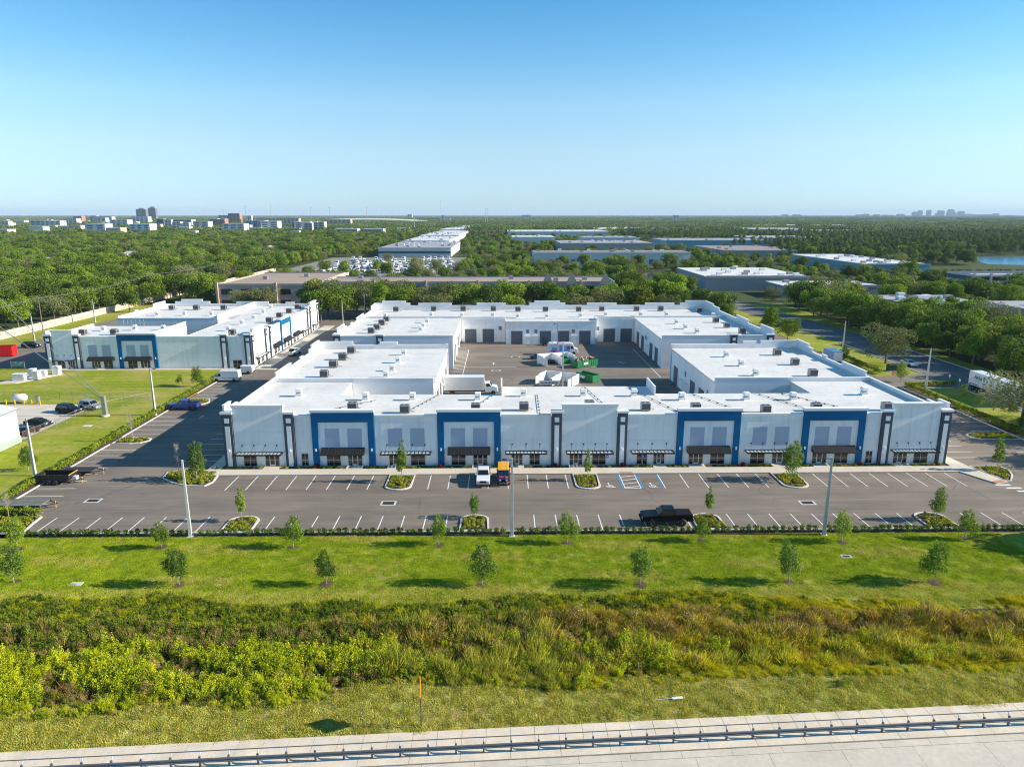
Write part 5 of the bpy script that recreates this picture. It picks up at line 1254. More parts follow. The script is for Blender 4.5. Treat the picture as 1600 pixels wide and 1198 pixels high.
def forklift():
    r = thing('forklift', 'dark blue forklift standing before an overhead door', 'forklift', (12.3, 202.0, 0), -math.pi / 2)
    MB().side([(-1.2, .3), (-1.2, 1.2), (-.5, 1.25), (-.4, .75), (.5, .75), (.8, .9), (.8, .3)], -.55, .55).build('body', P_NAVY, r, bevel=.06)
    for x in (-.5, .6):
        for s in (-1, 1): MB().tube((x, s * .48, .8), (x * .8, s * .45, 2.15), .04).build('guard_post', BLACKM, r)
    MB().box(-.55, .6, -.5, .5, 2.15, 2.22).build('guard_roof', BLACKM, r)
    for s in (-1, 1): MB().box(.85, .97, s * .35 - .05, s * .35 + .05, .1, 2.5).build('mast_rail', BLACKM, r); MB().box(.97, 1.9, s * .3 - .06, s * .3 + .06, .08, .13).build('fork', BLACKM, r)
    for x in (-.8, .5):
        for s in (-1, 1): wheel(r, x, s * .5, .3, .22, GALV)
forklift()
def semi_trailer():
    r = thing('semi_trailer', 'long white trailer with black lettering parked on the right street', 'trailer', (102.0, 140.2, 0), -math.pi / 2)
    MB().box(-8.0, 8.0, -1.28, 1.28, 1.15, 4.05).build('body', P_WHITE, r, bevel=.04)
    MB().box(-2.0, 7.0, -1.26, -1.22, .35, 1.14).build('side_skirt', TRIM, r); MB().box(-2.0, 7.0, 1.22, 1.26, .35, 1.14).build('side_skirt', TRIM, r)
    for s in (-1, 1): MB().box(6.2, 6.4, s * .9 - .08, s * .9 + .08, 0, 1.1).build('landing_leg', BLACKM, r)
    for x in (-6.4, -5.1):
        for s in (-1, 1): wheel(r, x, s * 1.0, .5, .5, ALU)
    MB().box(-8.0, -7.9, -1.2, 1.2, .5, .7).build('rear_bumper', BLACKM, r)
    cu = bpy.data.curves.new('lettering', 'FONT'); cu.body = 'Arka T'; cu.size = 1.25; cu.extrude = .008; cu.offset = .018
    t = bpy.data.objects.new('lettering_curve', cu); COL.objects.link(t); dg = bpy.context.evaluated_depsgraph_get()
    me = bpy.data.meshes.new_from_object(t.evaluated_get(dg)); bpy.data.objects.remove(t)
    me.materials.clear(); me.materials.append(mat('lettering_black', (.012, .012, .012), .5, 0))
    o = link('lettering', me, r, (-6.2, -1.295, 2.65)); o.rotation_euler = (R(90), 0, 0)
    for z, a in ((2.35, 2.2), (2.15, 1.6)): MB().box(-6.1, -6.1 + a, -1.295, -1.28, z, z + .06).build('small_print', GALV, r)
    MB().box(-7.6, -4.6, -1.295, -1.28, 1.35, 1.5).build('stripe', mat('lettering_black', (.012, .012, .012)), r)
semi_trailer()
def blue_truck():
    r = thing('box_truck', 'blue and white box truck parked behind the right wing parapet', 'truck', (83.6, 176.0, 0), math.pi / 2)
    MB().box(-3.4, 2.2, -1.2, 1.2, 1.0, 3.5).build('cargo_box', paint('truck_blue', (.05, .20, .42), .35), r, bevel=.03)
    MB().box(-3.42, -3.36, -1.1, 1.1, 1.1, 3.4).build('rear_door', P_WHITE, r)
    MB().box(-3.42, 2.22, -1.22, 1.22, 3.5, 3.56).build('box_roof', paint('truck_roof_blue', (.10, .33, .55), .35), r)
    MB().side([(2.3, .6), (2.3, 2.4), (3.0, 2.4), (3.4, 1.7), (4.2, 1.5), (4.3, .6)], -1.0, 1.0).build('cab', P_WHITE, r, bevel=.08)
    for x in (-2, 3.4):
        for s in (-1, 1): wheel(r, x, s * .95, .45, .3, GALV)
blue_truck()
car('white car half hidden under the big greyish roadside tree', (101.6, 172.5, 0), -math.pi / 2 + .1, P_WHITE, 'sedan')
# red container at far left
def container():
    r = thing('shipping_container', 'bright red open container at the left edge behind the sign', 'container', (-136.0, 187.5, 0), .12); RD = mat('red_container', (.62, .012, .012), .5, .08, .5, 5)
    MB().box(-6, 6, -1.25, -1.17, .25, 2.75).build('side_wall', RD, r); MB().box(-6, 6, 1.17, 1.25, .25, 2.75).build('side_wall', RD, r)
    MB().box(5.92, 6, -1.17, 1.17, .25, 2.75).build('end_wall', RD, r); MB().box(-6, 6, -1.17, 1.17, .2, .35).build('floor', RD, r)
    for i in range(24): MB().box(-5.8 + i * .49, -5.62 + i * .49, -1.29, -1.25, .4, 2.6).build('rib', RD, r)
    for s in (-1, 1): MB().box(-6, 6, s * 1.22 - .06, s * 1.22 + .06, 2.70, 2.82).build('top_rail', RD, r)
container()
# ---------------------------------------------------------------- bin enclosures and roll-off bins
def enclosure(label, loc, rz, cells=2, w=4.2, d=4.0, h=2.0):
    r = thing('bin_enclosure', label, 'enclosure', loc, rz)
    def wl(x0, x1, y0, y1):
        o = MB().box(x0, x1, y0, y1, 0, h).build('wall', W_WHITE, r); sub(o, 'coping', MB().box(x0 - .04, x1 + .04, y0 - .04, y1 + .04, h, h + .08).mesh('coping', TRIM))
    W = cells * w
    wl(-W / 2, W / 2, d / 2, d / 2 + .2)
    for i in range(cells + 1): wl(-W / 2 + i * w - .1, -W / 2 + i * w + .1, -d / 2, d / 2 - .05)
    for i in range(cells):
        for s in (-1, 1):
            c = -W / 2 + i * w + (w / 2 + s * (w / 2 - .12)); o = MB().box(c - .03 - s * .02, c + .03 - s * .02, -d / 2 - 1.85, -d / 2 - .05, .15, h - .1).build('gate_leaf', TRIM, r)
    return r
BINS = mat('green_bin_paint', (.012, .20, .07), .5, .12, 1, 8)
enclosure('white bin enclosure in the middle of the yard beside the delivery van', (13.6, 177.5, 0), .35, 2, 4.2, 4.2)
enclosure('white bin enclosure close behind the long front roof', (12.6, 154.6, 0), -.5, 2, 4.0, 4.0)
def rolloff(label, loc, rz, L=6.4, W=2.3, h=1.5, load=True):
    r = thing('roll_off_bin', label, 'skip', loc, rz)
    for s in (-1, 1):
        o = MB().box(-L / 2, L / 2, s * W / 2 - .05, s * W / 2 + .05, .25, .25 + h).build('side_wall', BINS, r)
        for i in range(9): sub(o, 'rib', MB().box(-L / 2 + .2 + i * L / 9, -L / 2 + .32 + i * L / 9, s * (W / 2 + .09) - .04, s * (W / 2 + .09) + .04, .3, .2 + h).mesh('rib', BINS))
    for s in (-1, 1): MB().box(s * L / 2 - .04, s * L / 2 + .04, -W / 2 + .06, W / 2 - .06, .25, .2 + h).build('end_wall', BINS, r)
    MB().box(-L / 2, L / 2, -W / 2, W / 2, .12, .3).build('floor', BINS, r)
    MB().box(-1.2, .2, -W / 2 - .14, -W / 2 - .13, .7, 1.3).build('sign_plate', TRIM, r)
    for x in (-L / 2 + .4, L / 2 - .4):
        for s in (-1, 1): wheel(r, x, s * .8, .15, .15, GALV)
    if load:
        rg = random.Random(4); cols = [mat('cardboard', (.36, .24, .13), .9, .15, 2, 9), mat('scrap_grey', (.3, .3, .3), .8, .2), mat('scrap_wood', (.42, .29, .15), .9, .2, 2, 9), mat('scrap_dark', (.07, .07, .07), .8, .2)]
        for i in range(34):
            m = MB().box(-U(.2, .7), U(.2, .7), -U(.2, .5), U(.2, .5), 0, U(.08, .45))
            o = m.build('debris', cols[i % 4], r); o.location = (U(-L / 2 + .5, L / 2 - .5), U(-W / 2 + .4, W / 2 - .4), 1.0 + h * .3 + U(0, .45)); o.rotation_euler = (U(-.5, .5), U(-.5, .5), U(0, 3))
    return r
rolloff('long green roll-off bin heaped with cardboard and wood', (20.4, 172.6, 0), .55)
rolloff('green roll-off bin behind the nearer bin enclosure', (19.4, 157.0, 0), -.9, 5.2, 2.2, 1.5, False)
rolloff('small green bin with yellow waste inside the far enclosure', (15.7, 177.3, 0), .35 + math.pi / 2, 3.2, 1.9, 1.1, False)
for i in range(7):
    rg = random.Random(i)
    o = MB().lathe([(.05, 0), (.42, .1), (.5, .4), (.3, .75), (.06, .85)], 9).build('refuse_bag', mat('black_bag', (.012, .012, .014), .35, 0), None, smooth=True)
    o.location = (11.6 + (i % 3) * .75 - .2, 175.9 + (i // 3) * .8, 0 if i < 5 else .0); o.scale = (1, .9, U(.8, 1.3)); tag(o, 'black rubbish bag piled in the left cell of the far enclosure', 'bag', 'rubbish bags in the far enclosure')
bn = thing('company_sign_board', 'low white board with dark unreadable lettering on the near enclosure', 'sign', (10.3, 150.9, 0), 0)
MB().box(-2.3, 2.3, -.05, .05, .55, 1.45).build('board', TRIM, bn)
for i in range(13): MB().box(-1.9 + i * .3, -1.72 + i * .3, -.065, -.05, .82, 1.15).build('letter_mark', SLATE, bn)
for s in (-1, 1): MB().box(s * 2.1 - .05, s * 2.1 + .05, -.05, .05, 0, .55).build('post', GALV, bn)

# ================================================================ street furniture
def lamp(x, y, h, label, group='concrete lamp posts', rz=0.0):
    r = thing('lamp_post', label, 'lamp post', (x, y, 0), rz, group)
    MB().loft((-.19, .19, -.19, .19, -.1), (-.10, .10, -.10, .10, h)).build('pole', POLE, r, bevel=.02)
    MB().tube((0, 0, h - .25), (-.75, 0, h - .12), .035).build('arm', BLACKM, r)
    MB().box(-1.15, -.6, -.17, .17, h - .2, h - .1).build('lamp_head', BLACKM, r, bevel=.02)
    MB().box(-.34, .34, -.34, .34, -.05, .06).build('footing', KERB, r)
for (x, y, h, lab) in [(-36.54, 77.3, 9.4, 'tall concrete lamp post in the front hedge, left one'), (1.07, 76.8, 9.6, 'tall concrete lamp post in the front hedge at the middle of the photo'), (37.71, 76.6, 9.6, 'tall concrete lamp post in the front hedge, right one'),
                       (-65.26, 129.6, 9.0, 'concrete lamp post beside the blue pickup'), (-67.4, 97.6, 8.6, 'concrete lamp post on the left lawn by the dump trailer'), (90.98, 147.1, 9.0, 'concrete lamp post behind the right hedge by the entry drive'),
                       (92.88, 189.5, 8.7, 'concrete lamp post by the blue box truck'), (14.4, 182.6, 9.3, 'thin lamp post in the yard before the overhead doors'), (12.97, 148.8, 10.4, 'thin lamp post rising behind the front roof'),
                       (-143.2, 250.3, 8.0, 'pale lamp post at the far left drive'), (-140.2, 212.2, 8.1, 'pale lamp post near the utility pole'), (-53.2, 236.5, 9.0, 'pale lamp post at the end of the sunlit lane'), (-49.5, 256, 9.5, 'slim grey lamp post among the trees by the back street'), (-66.5, 172.5, 8.9, 'lamp post before the blank wall of the left building')]:
    lamp(x, y, h, lab, rz=U(-.3, .3) + (math.pi if x < -60 else 0))
# transmission pole stub with guy wires to a tall pole outside the picture
gp = thing('guy_anchor_pole', 'stubby galvanised anchor pole on a concrete footing holding the guy wires', 'pole', (-74.2, 128.9, 0))
MB().loft((-.42, .42, -.35, .35, .1), (-.34, .34, -.28, .28, 3.9)).build('stub', GALV, gp, bevel=.04); MB().lathe([(.75, -.1), (.7, .28)], 14).build('footing', KERB, gp)
for i in range(3): MB().box(-.5, .3, -.3, -.25, 3.2 + i * .25, 3.32 + i * .25).build('clamp', GALV, gp)
tp = thing('transmission_pole', 'tall steel transmission pole beyond the left edge', 'pole', (-112, 129.5, 0)); MB().tube((0, 0, -.2), (0, 0, 42), .65, .3, 14).build('shaft', GALV, tp)
def wire(pts, label, r=.02, sag=0.0, name='wire', grp=None):
    a, b = Vector(pts[0]), Vector(pts[1]); n = 10 if sag else 1; P = []
    for i in range(n + 1):
        t = i / n; p = a.lerp(b, t); p.z -= sag * 4 * t * (1 - t); P.append(tuple(p))
    o = MB().path(P, r, 5).build(name, mat('wire_steel', (.30, .31, .32), .5, 0, metal=.4) if name == 'guy_wire' else mat('cable_grey', (.2, .2, .2), .6, 0), None); tag(o, label, 'wire', grp)
for i, (dx, z) in enumerate(((0, 35.5), (.3, 35.0), (0, 30.5), (.3, 30.0))):
    wire([(-74.5 + dx, 128.7, 3.8 - i * .2), (-111.6, 129.4, z + (8 if i < 2 else 0) + 3)], ['upper', 'second', 'third', 'lowest'][i] + ' thick guy wire running up to the left from the anchor pole', .045, 0, 'guy_wire', 'guy wires')
wire([(-74.5, 128.7, 3.2), (-111.6, 129.4, 14)], 'thin pale guy wire low over the left lawn', .018, 0, 'guy_wire', 'guy wires'); wire([(-74.5, 128.7, 3.0), (-120, 150, 8)], 'faint thin guy wire crossing the lawn', .015, 0, 'guy_wire', 'guy wires')
UPS = [(-146.5, 226.6, 11.5), (-153.0, 314.0, 12), (-155.6, 406.9, 12), (-152, 180, 11.5)]
for i, (x, y, h) in enumerate(UPS):
    r = thing('utility_pole', ['wooden utility pole behind the left drive', 'wooden utility pole in the trees above the left building', 'wooden utility pole beyond the beige block', 'wooden utility pole at the left edge'][i], 'utility pole', (x, y, 0), 0, 'wooden utility poles')
    MB().tube((0, 0, -.2), (0, 0, h), .17, .11, 8).build('shaft', WOOD, r); MB().box(-1.1, 1.1, -.06, .06, h - .7, h - .58).build('cross_arm', WOOD, r)
    for s in (-1, 0, 1): MB().lathe([(.05, h - .58), (.07, h - .42)], 6, 0, (s, 0)).build('insulator', GALV, r)
for k, (i, j) in enumerate(((3, 0), (0, 1), (1, 2))):
    for s, nm in ((-1, 'left'), (0, 'middle'), (1, 'right')):
        a, b = UPS[i], UPS[j]; wire([(a[0] + s, a[1], a[2] - .4), (b[0] + s, b[1], b[2] - .4)], 'overhead cable strung between the wooden utility poles', .022, 1.2, 'cable', 'overhead cables')
# chain-link fences by the left yard
LINK = mat('chain_link', (.35, .36, .36), .5, .1, metal=.5)
def fence(pts, label, h=1.6):
    a0 = pts[0]; r = thing('wire_fence', label, 'fence', (*a0, 0), absolute=True)
    for (xa, ya), (xb, yb) in zip(pts, pts[1:]):
        l = math.hypot(xb - xa, yb - ya); n = max(1, round(l / 2.6))
        for i in range(n + 1):
            t = i / n; MB().tube((xa + (xb - xa) * t, ya + (yb - ya) * t, 0), (xa + (xb - xa) * t, ya + (yb - ya) * t, h + .05), .035).build('post', LINK, r)
        MB().tube((xa, ya, h), (xb, yb, h), .025).build('top_rail', LINK, r)
        m = MB(); k = int(l / .3)
        for i in range(-5, k):
            for s in (0, 1):
                t0, t1 = i * .3 / l, (i + 5) * .3 / l
                za, zb = (0.05, h) if s == 0 else (h, .05)
                if t0 < 0: za += (zb - za) * (0 - t0) / (t1 - t0); t0 = 0
                if t1 > 1: zb -= (zb - za) * (t1 - 1) / max(1e-6, t1 - t0); t1 = 1
                m.tube((xa + (xb - xa) * t0, ya + (yb - ya) * t0, za), (xa + (xb - xa) * t1, ya + (yb - ya) * t1, zb), .006, .006, 3)
        o = m.build('wire_mesh', LINK, r); o['kind'] = 'stuff'
fence([(-79.6, 113.9), (-77.9, 131.8), (-71.8, 140.6)], 'chain-link fence along the yard beside the parked cars')
fence([(-71.8, 140.6), (-90, 141.2), (-118, 142)], 'chain-link fence crossing the lawn behind the propane tank')
# pale shed at the left edge
sh = thing('shed', 'pale cream metal shed with green base at the left edge', 'shed', (-90, 105, 0), absolute=True)
MB().box(-110, -79.8, 92, 113.5, 1.1, 5.7).build('wall', mat('cream_metal', (.68, .65, .55), .6, .03), sh); MB().box(-110.1, -79.7, 91.9, 113.6, 0, 1.1).build('base_band', mat('sage_band', (.30, .38, .33), .7, .05), sh)
MB().loft((-110.3, -79.5, 91.7, 113.8, 5.7), (-110.3, -86, 91.7, 113.8, 7.0)).build('roof', mat('pale_roof', (.6, .62, .62), .5, .05), sh)
MB().box(-79.68, -79.6, 104.6, 104.75, 0, 4.6).build('downpipe', GALV, sh); MB().box(-79.72, -79.45, 91.7, 113.8, 5.55, 5.7).build('gutter', GALV, sh)
# propane tank, bollards, generator pad
pt = thing('gas_tank', 'white round-ended gas tank behind yellow bollards', 'tank', (-96.2, 138.6, 0))
q = MB().lathe([(.1, -1.3), (.55, -1.2), (.82, -.85), (.82, .85), (.55, 1.2), (.1, 1.3)], 16); q.v = [(c, a, b + 1.15) for a, b, c in q.v]; q.build('vessel', P_WHITE, pt, smooth=True)
for s in (-.7, .7): MB().box(s - .12, s + .12, -.5, .5, 0, .5).build('saddle', GALV, pt)
MB().tube((.2, 0, 1.9), (.2, 0, 2.2), .1).build('valve', REDL, pt)
for i, x in enumerate((-97.9, -96.2, -94.4, -92.9, -91.3)):
    o = MB().lathe([(.11, -.1), (.11, 1.05), (.06, 1.15)], 10).build('bollard', mat('bollard_yellow', (.75, .40, .01), .5, .05), None); o.location = (x, 136.9, 0)
    tag(o, f'yellow steel bollard before the gas tank, {ORD[i]} from the left', 'bollard', 'yellow bollards')
ck = thing('dispenser_cabinet', 'small grey cabinet beside the yellow bollards', 'cabinet', (-92.6, 138.3, 0)); MB().box(-.35, .35, -.25, .25, .3, 1.5).build('box', GALV, ck); MB().box(-.06, .06, -.06, .06, 0, .3).build('leg', GALV, ck); MB().box(-.38, .38, -.28, .28, 1.5, 1.56).build('lid', P_BLUE, ck)
struct('equipment_pad', MB().prism([(-112.5, 154.8), (-108.5, 155.6), (-103.6, 164.8), (-105, 166.2), (-112, 166.0)], -.05, .1), CONC)
for (x, y, w, d, h, lab) in ((-109.4, 158.6, 2.6, 1.2, 1.5, 'long white equipment box at the near corner of the pad'), (-106.2, 159.6, 1.3, 1.3, 1.9, 'square white equipment cabinet on the near right of the pad'), (-106.9, 163.2, 1.2, 1.0, 1.3, 'low white cabinet in the middle of the pad'), (-104.9, 165.0, 1.5, 1.4, 1.9, 'white cabinet with louvred door at the far right of the pad'), (-108.6, 162.0, 1.2, 1.4, 1.9, 'tall white cabinet at the far left of the pad')):
    r = thing('equipment_cabinet', lab, 'cabinet', (x, y, .1), U(-.1, .1), 'cabinets on the equipment pad')
    MB().box(-w / 2, w / 2, -d / 2, d / 2, 0, h).build('casing', TRIM, r, bevel=.03); MB().box(-w * .38, w * .38, -d / 2 - .02, -d / 2, .25, h - .2).build('louvre_door', ALU, r); MB().box(-w / 2 - .05, w / 2 + .05, -d / 2 - .05, d / 2 + .05, h, h + .06).build('lid', TRIM, r)
sg = thing('sign_board', 'low sign board with pale and teal wave emblem near the red container', 'sign', (-117.6, 170.4, 0), 0)
MB().box(-1.7, 1.7, -.06, .06, .8, 2.0).build('panel', mat('sign_blue_grey', (.16, .24, .28), .5, .1, 1, 5), sg)
for s in (-1.6, 1.6): MB().box(s - .08, s + .08, -.08, .08, -.1, 2.1).build('post', WOOD, sg)
wv = MB(); TEAL = mat('sign_teal', (.02, .28, .30), .5, 0)
for i in range(14):
    a, b = -.4 + i * .13, -.4 + (i + 1) * .13
    za, zb = 1.35 + .3 * math.sin(i * .55), 1.35 + .3 * math.sin((i + 1) * .55); wv.quad([(a, -.075, za - .12), (b, -.075, zb - .12), (b, -.075, zb + .12), (a, -.075, za + .12)])
wv.build('wave_emblem', TEAL, sg)
w2 = MB()
for i in range(14):
    a, b = -.5 + i * .13, -.5 + (i + 1) * .13; za, zb = 1.55 + .25 * math.sin(i * .55 + 1), 1.55 + .25 * math.sin((i + 1) * .55 + 1); w2.quad([(a, -.07, za - .1), (b, -.07, zb - .1), (b, -.07, zb + .1), (a, -.07, za + .1)])
w2.build('wave_emblem', TRIM, sg)
# pale perimeter wall
yw = thing('perimeter_wall', 'long pale pink perimeter wall behind the left building', 'wall', (-151, 240, 0), absolute=True); PK = mat('pale_pink_wall', (.60, .47, .37), .85, .08, .3, 3)
y = 196.0
while y < 480:
    MB().box(-151.6, -151.3, y + .3, y + 5.8, 0, 2.3).build('panel', PK, yw); MB().box(-151.75, -151.15, y - .3, y + .3, 0, 2.5).build('pier', PK, yw); y += 6.1
# concrete utility cover and drain on the lawn
cv = struct('concrete_cover', MB().box(-.6, .6, -.4, .4, 0, .06), KERB); cv.location = (-43.4, 66.2, terrain(-43.4, 66.2)); cv['kind'] = 'structure'
dr = struct('yard_drain', MB().box(-.55, .55, -.35, .35, 0, .05), KERB); dr.location = (37.8, 71.2, terrain(37.8, 71.2) + .02)
link('drain_grate', MB().box(-.4, .4, -.22, .22, .03, .06).mesh('drain_grate', DG), dr)
c2 = struct('concrete_cover', MB().box(-.7, .7, -.5, .5, 0, .05), KERB); c2.location = (-74, 122.5, 0)
# transformer and stop sign on the right
tf = thing('transformer', 'dark green transformer box on the right verge', 'transformer', (94.0, 166.2, 0)); MB().box(-1.1, 1.1, -.8, .8, .1, 1.55).build('casing', mat('transformer_green', (.018, .045, .032), .5, .05), tf, bevel=.04); MB().loft((-1.15, 1.15, -.85, .85, 1.55), (-1.05, 1.05, -.75, .75, 1.66)).build('lid', MATS['transformer_green'], tf); MB().box(-1.3, 1.3, -1.0, 1.0, 0, .1).build('pad', KERB, tf)
ss = thing('stop_sign', 'red octagonal stop sign at the entry drive', 'sign', (86.4, 152.2, 0), math.pi / 2 * .12); MB().tube((0, 0, -.1), (0, 0, 2.7), .035).build('post', GALV, ss)
oc = [(.42 * math.cos(R(22.5 + 45 * i)), .42 * math.sin(R(22.5 + 45 * i))) for i in range(8)]; m = MB().prism(oc, -.015, .015); m.v = [(x, -.05 + z, 2.55 + y) for x, y, z in m.v]; m.build('panel', mat('sign_red', (.45, .015, .03), .45, 0), ss)
cu = bpy.data.curves.new('lettering', 'FONT'); cu.body = 'STOP'; cu.size = .27; cu.align_x = 'CENTER'; cu.extrude = .004
t = bpy.data.objects.new('lettering_curve', cu); COL.objects.link(t); me = bpy.data.meshes.new_from_object(t.evaluated_get(bpy.context.evaluated_depsgraph_get())); bpy.data.objects.remove(t); me.materials.clear(); me.materials.append(TRIM)
o = link('lettering', me, ss, (0, -.072, 2.46)); o.rotation_euler = (R(90), 0, 0)
for (x, y, lab) in ((20.9, 100.2, 'blue accessible parking sign before the window right of the tower'), (15.6, 100.2, 'blue accessible parking sign before the tower window')):
    r = thing('parking_sign', lab, 'sign', (x, y, 0), 0, 'accessible parking signs'); MB().tube((0, 0, 0), (0, 0, 1.9), .03).build('post', GALV, r); MB().box(-.16, .16, -.05, -.03, 1.4, 1.9).build('panel', mat('sign_blue', (.02, .12, .55), .45, 0), r); MB().box(-.06, .06, -.056, -.05, 1.55, 1.75).build('emblem', TRIM, r)
# street name posts on the right street
for (x, y, lab) in ((98.0, 150.5, 'slim pale street sign post beside the right street'), (97.4, 146.0, 'short pale marker post by the street corner')):
    r = thing('sign_post', lab, 'sign', (x, y, 0)); MB().tube((0, 0, 0), (0, 0, 2.6), .035).build('post', GALV, r); MB().box(-.02, .02, -.25, .25, 2.1, 2.6).build('panel', TRIM, r)
# ---------------------------------------------------------------- guardrail and pipe rail along the road
gr = thing('guardrail', 'long steel guardrail with pipe rail between pavement and road', 'guardrail', (0, sw(0, 2.34), 0), absolute=True)
bm = MB(); X0, X1 = -52, 54
prof = [(0, .42), (.05, .46), (.05, .52), (0, .57), (0, .61), (.05, .66), (.05, .72), (0, .76)]
vs, fs = [], []
for x in (X0, X1):
    for off, z in prof: vs.append((x, sw(x, 2.48 + off), z + .11))
for i in range(len(prof) - 1): fs.append((i, i + 1, len(prof) + i + 1, len(prof) + i))
bm.add(vs, fs); bo = bm.build('beam', mat('rail_steel', (.10, .12, .145), .55, .08, 1.5, 12, metal=.1), gr); s_ = bo.modifiers.new('thickness', 'SOLIDIFY'); s_.thickness = .02
x = X0 + .7; PM = MB().box(-.06, .06, -.06, .06, 0, .92).mesh('post', MATS['rail_steel']); BM_ = MB().box(-.06, .06, -.12, .0, .5, .84).mesh('block', WOOD)
while x < X1:
    o = link('post', PM, gr); o.location = Vector((x, sw(x, 2.34), .0)) - Vector(gr['_abs']); sub(o, 'block', BM_)
    b = MB().tube((x, sw(x, 2.28), .9), (x, sw(x, 2.12), 1.12), .03, .03, 6).build('bracket', GALV, gr)
    x += 1.92
MB().tube((X0, sw(X0, 2.12), 1.14), (X1, sw(X1, 2.12), 1.14), .035, .035, 8).build('pipe_rail', MATS['rail_steel'], gr)
# roadworks sign seen edge-on
rs = thing('road_sign', 'orange diamond road sign seen edge-on on the verge', 'sign', (-6.0, 45.0, 0), 0)
for s in (-.12, .12): MB().box(-.04, .04, s - .035, s + .035, -.1, 2.6 + (s > 0) * .1).build('post', WOOD, rs)
dm = MB(); ORG = mat('sign_orange', (.85, .25, .01), .4, 0)
for sx in (0,):
    v = [(-.012, -.02 + .86 * a, 3.25 + .86 * b) for a, b in ((0, -1), (1, 0), (0, 1), (-1, 0))]; w = [(.012, y, z) for _, y, z in v]
    dm.add(v + w, [(0, 1, 2, 3), (7, 6, 5, 4), (0, 4, 5, 1), (1, 5, 6, 2), (2, 6, 7, 3), (3, 7, 4, 0)])
dp = dm.build('panel', ORG, rs); dp.rotation_euler = (0, 0, R(5)); 
MB().box(-.05, .05, -.06, .06, 4.0, 4.2).build('flag_holder', ORG, rs)
lt = thing('litter_sheet', 'pale scrap of sheeting lying on the roadside verge', 'litter', (13.6, 47.9, .05), .12); MB().box(-.5, .35, -.12, .12, 0, .05).build('sheet', TRIM, lt); MB().tube((-2.3, 0, .02), (-.4, 0, .03), .025).build('stick', POLE, lt)

# ================================================================ buildings behind
RECTS = [(-151, 116, -200, 288), (-150, -28, 428, 640), (86, 106, 280, 480), (370, 760, 518, 660), (-165, -150, 190, 330)]
BEIGE = mat('beige_stucco', (.44, .36, .30), .85, .06, .2, 2); BEIGED = mat('tan_roof', (.36, .28, .22), .9, .08, .1, 1); LILAC = mat('grey_stucco', (.36, .34, .35), .85, .06, .2, 2)
def beige_block(label, x0, x1, y0, y1, h, wm):
    r = thing('office_building', label, 'building', ((x0 + x1) / 2, y0, 0), absolute=True); RECTS.append((x0 - 8, x1 + 8, y0 - 4, y1 + 6))
    MB().box(x0, x1, y0, y1, 0, h - .8).build('wall', wm, r); MB().box(x0 + .4, x1 - .4, y0 + .4, y1 - .4, h - .79, h - .5).build('roof', BEIGED, r)
    for (a, b, c, d) in ((x0 - .1, x1 + .1, y0 - .1, y0 + .4), (x0 - .1, x1 + .1, y1 - .4, y1 + .1), (x0 - .1, x0 + .4, y0 + .4, y1 - .4), (x1 - .4, x1 + .1, y0 + .4, y1 - .4)):
        MB().box(a, b, c, d, h - .8, h).build('parapet', wm, r)
    n = int((x1 - x0) / 7)
    for i in range(n):
        u = x0 + (x1 - x0) * (i + .5) / n
        for z in (1.2, 5.6):
            o = MB().box(u - 2.2, u + 2.2, y0 - .12, y0, z, z + 2.3).build('window', SLATE, r); sub(o, 'pane', MB().box(u - 2.1, u + 2.1, y0 - .15, y0 - .12, z + .1, z + 2.2).mesh('pane', GLASS))
        if i % 3 == 0: MB().box(u - 4.0, u - 3.2, y0 - .9, y0, 0, h + .5).build('pilaster', BEIGE, r)
    for i in range(max(2, n // 4)):
        x, y = U(x0 + 4, x1 - 4), U(y0 + 4, y1 - 4); MB().box(x - 1, x + 1, y - .8, y + .8, h - .5, h + .9).build('roof_unit', HVAC_G, r)
    return r
beige_block('two-storey beige office block behind the left building', -114, -75, 286.5, 345, 10.0, BEIGE)
dbar = beige_block('long two-storey grey-beige office block behind the rear building', -74.5, 47, 297, 322, 9.8, LILAC)
for x in (19, 29, 43):   # gabled ornaments over the entrance
    m = MB(); m.add([(x - 2.6, 296.5, 8.6), (x + 2.6, 296.5, 8.6), (x, 296.5, 13.6), (x - 2.6, 297.4, 8.6), (x + 2.6, 297.4, 8.6), (x, 297.4, 13.6)], [(0, 1, 2), (5, 4, 3), (0, 3, 4, 1), (1, 4, 5, 2), (2, 5, 3, 0)]); m.build('gable', BEIGE, dbar)
WHW = mat('warehouse_white', (.62, .63, .64), .7, .05, .05, .5); GRR = mat('warehouse_grey_roof', (.34, .34, .37), .8, .08, .04, .4); WHR = mat('warehouse_pale_roof', (.62, .63, .64), .7, .08, .04, .4); BRR = mat('warehouse_brown_roof', (.30, .24, .22), .85, .08, .04, .4); BLW = mat('warehouse_blue_wall', (.16, .33, .42), .6, .05, .05, .5); DKB = mat('warehouse_band', (.05, .09, .13), .6, .05)
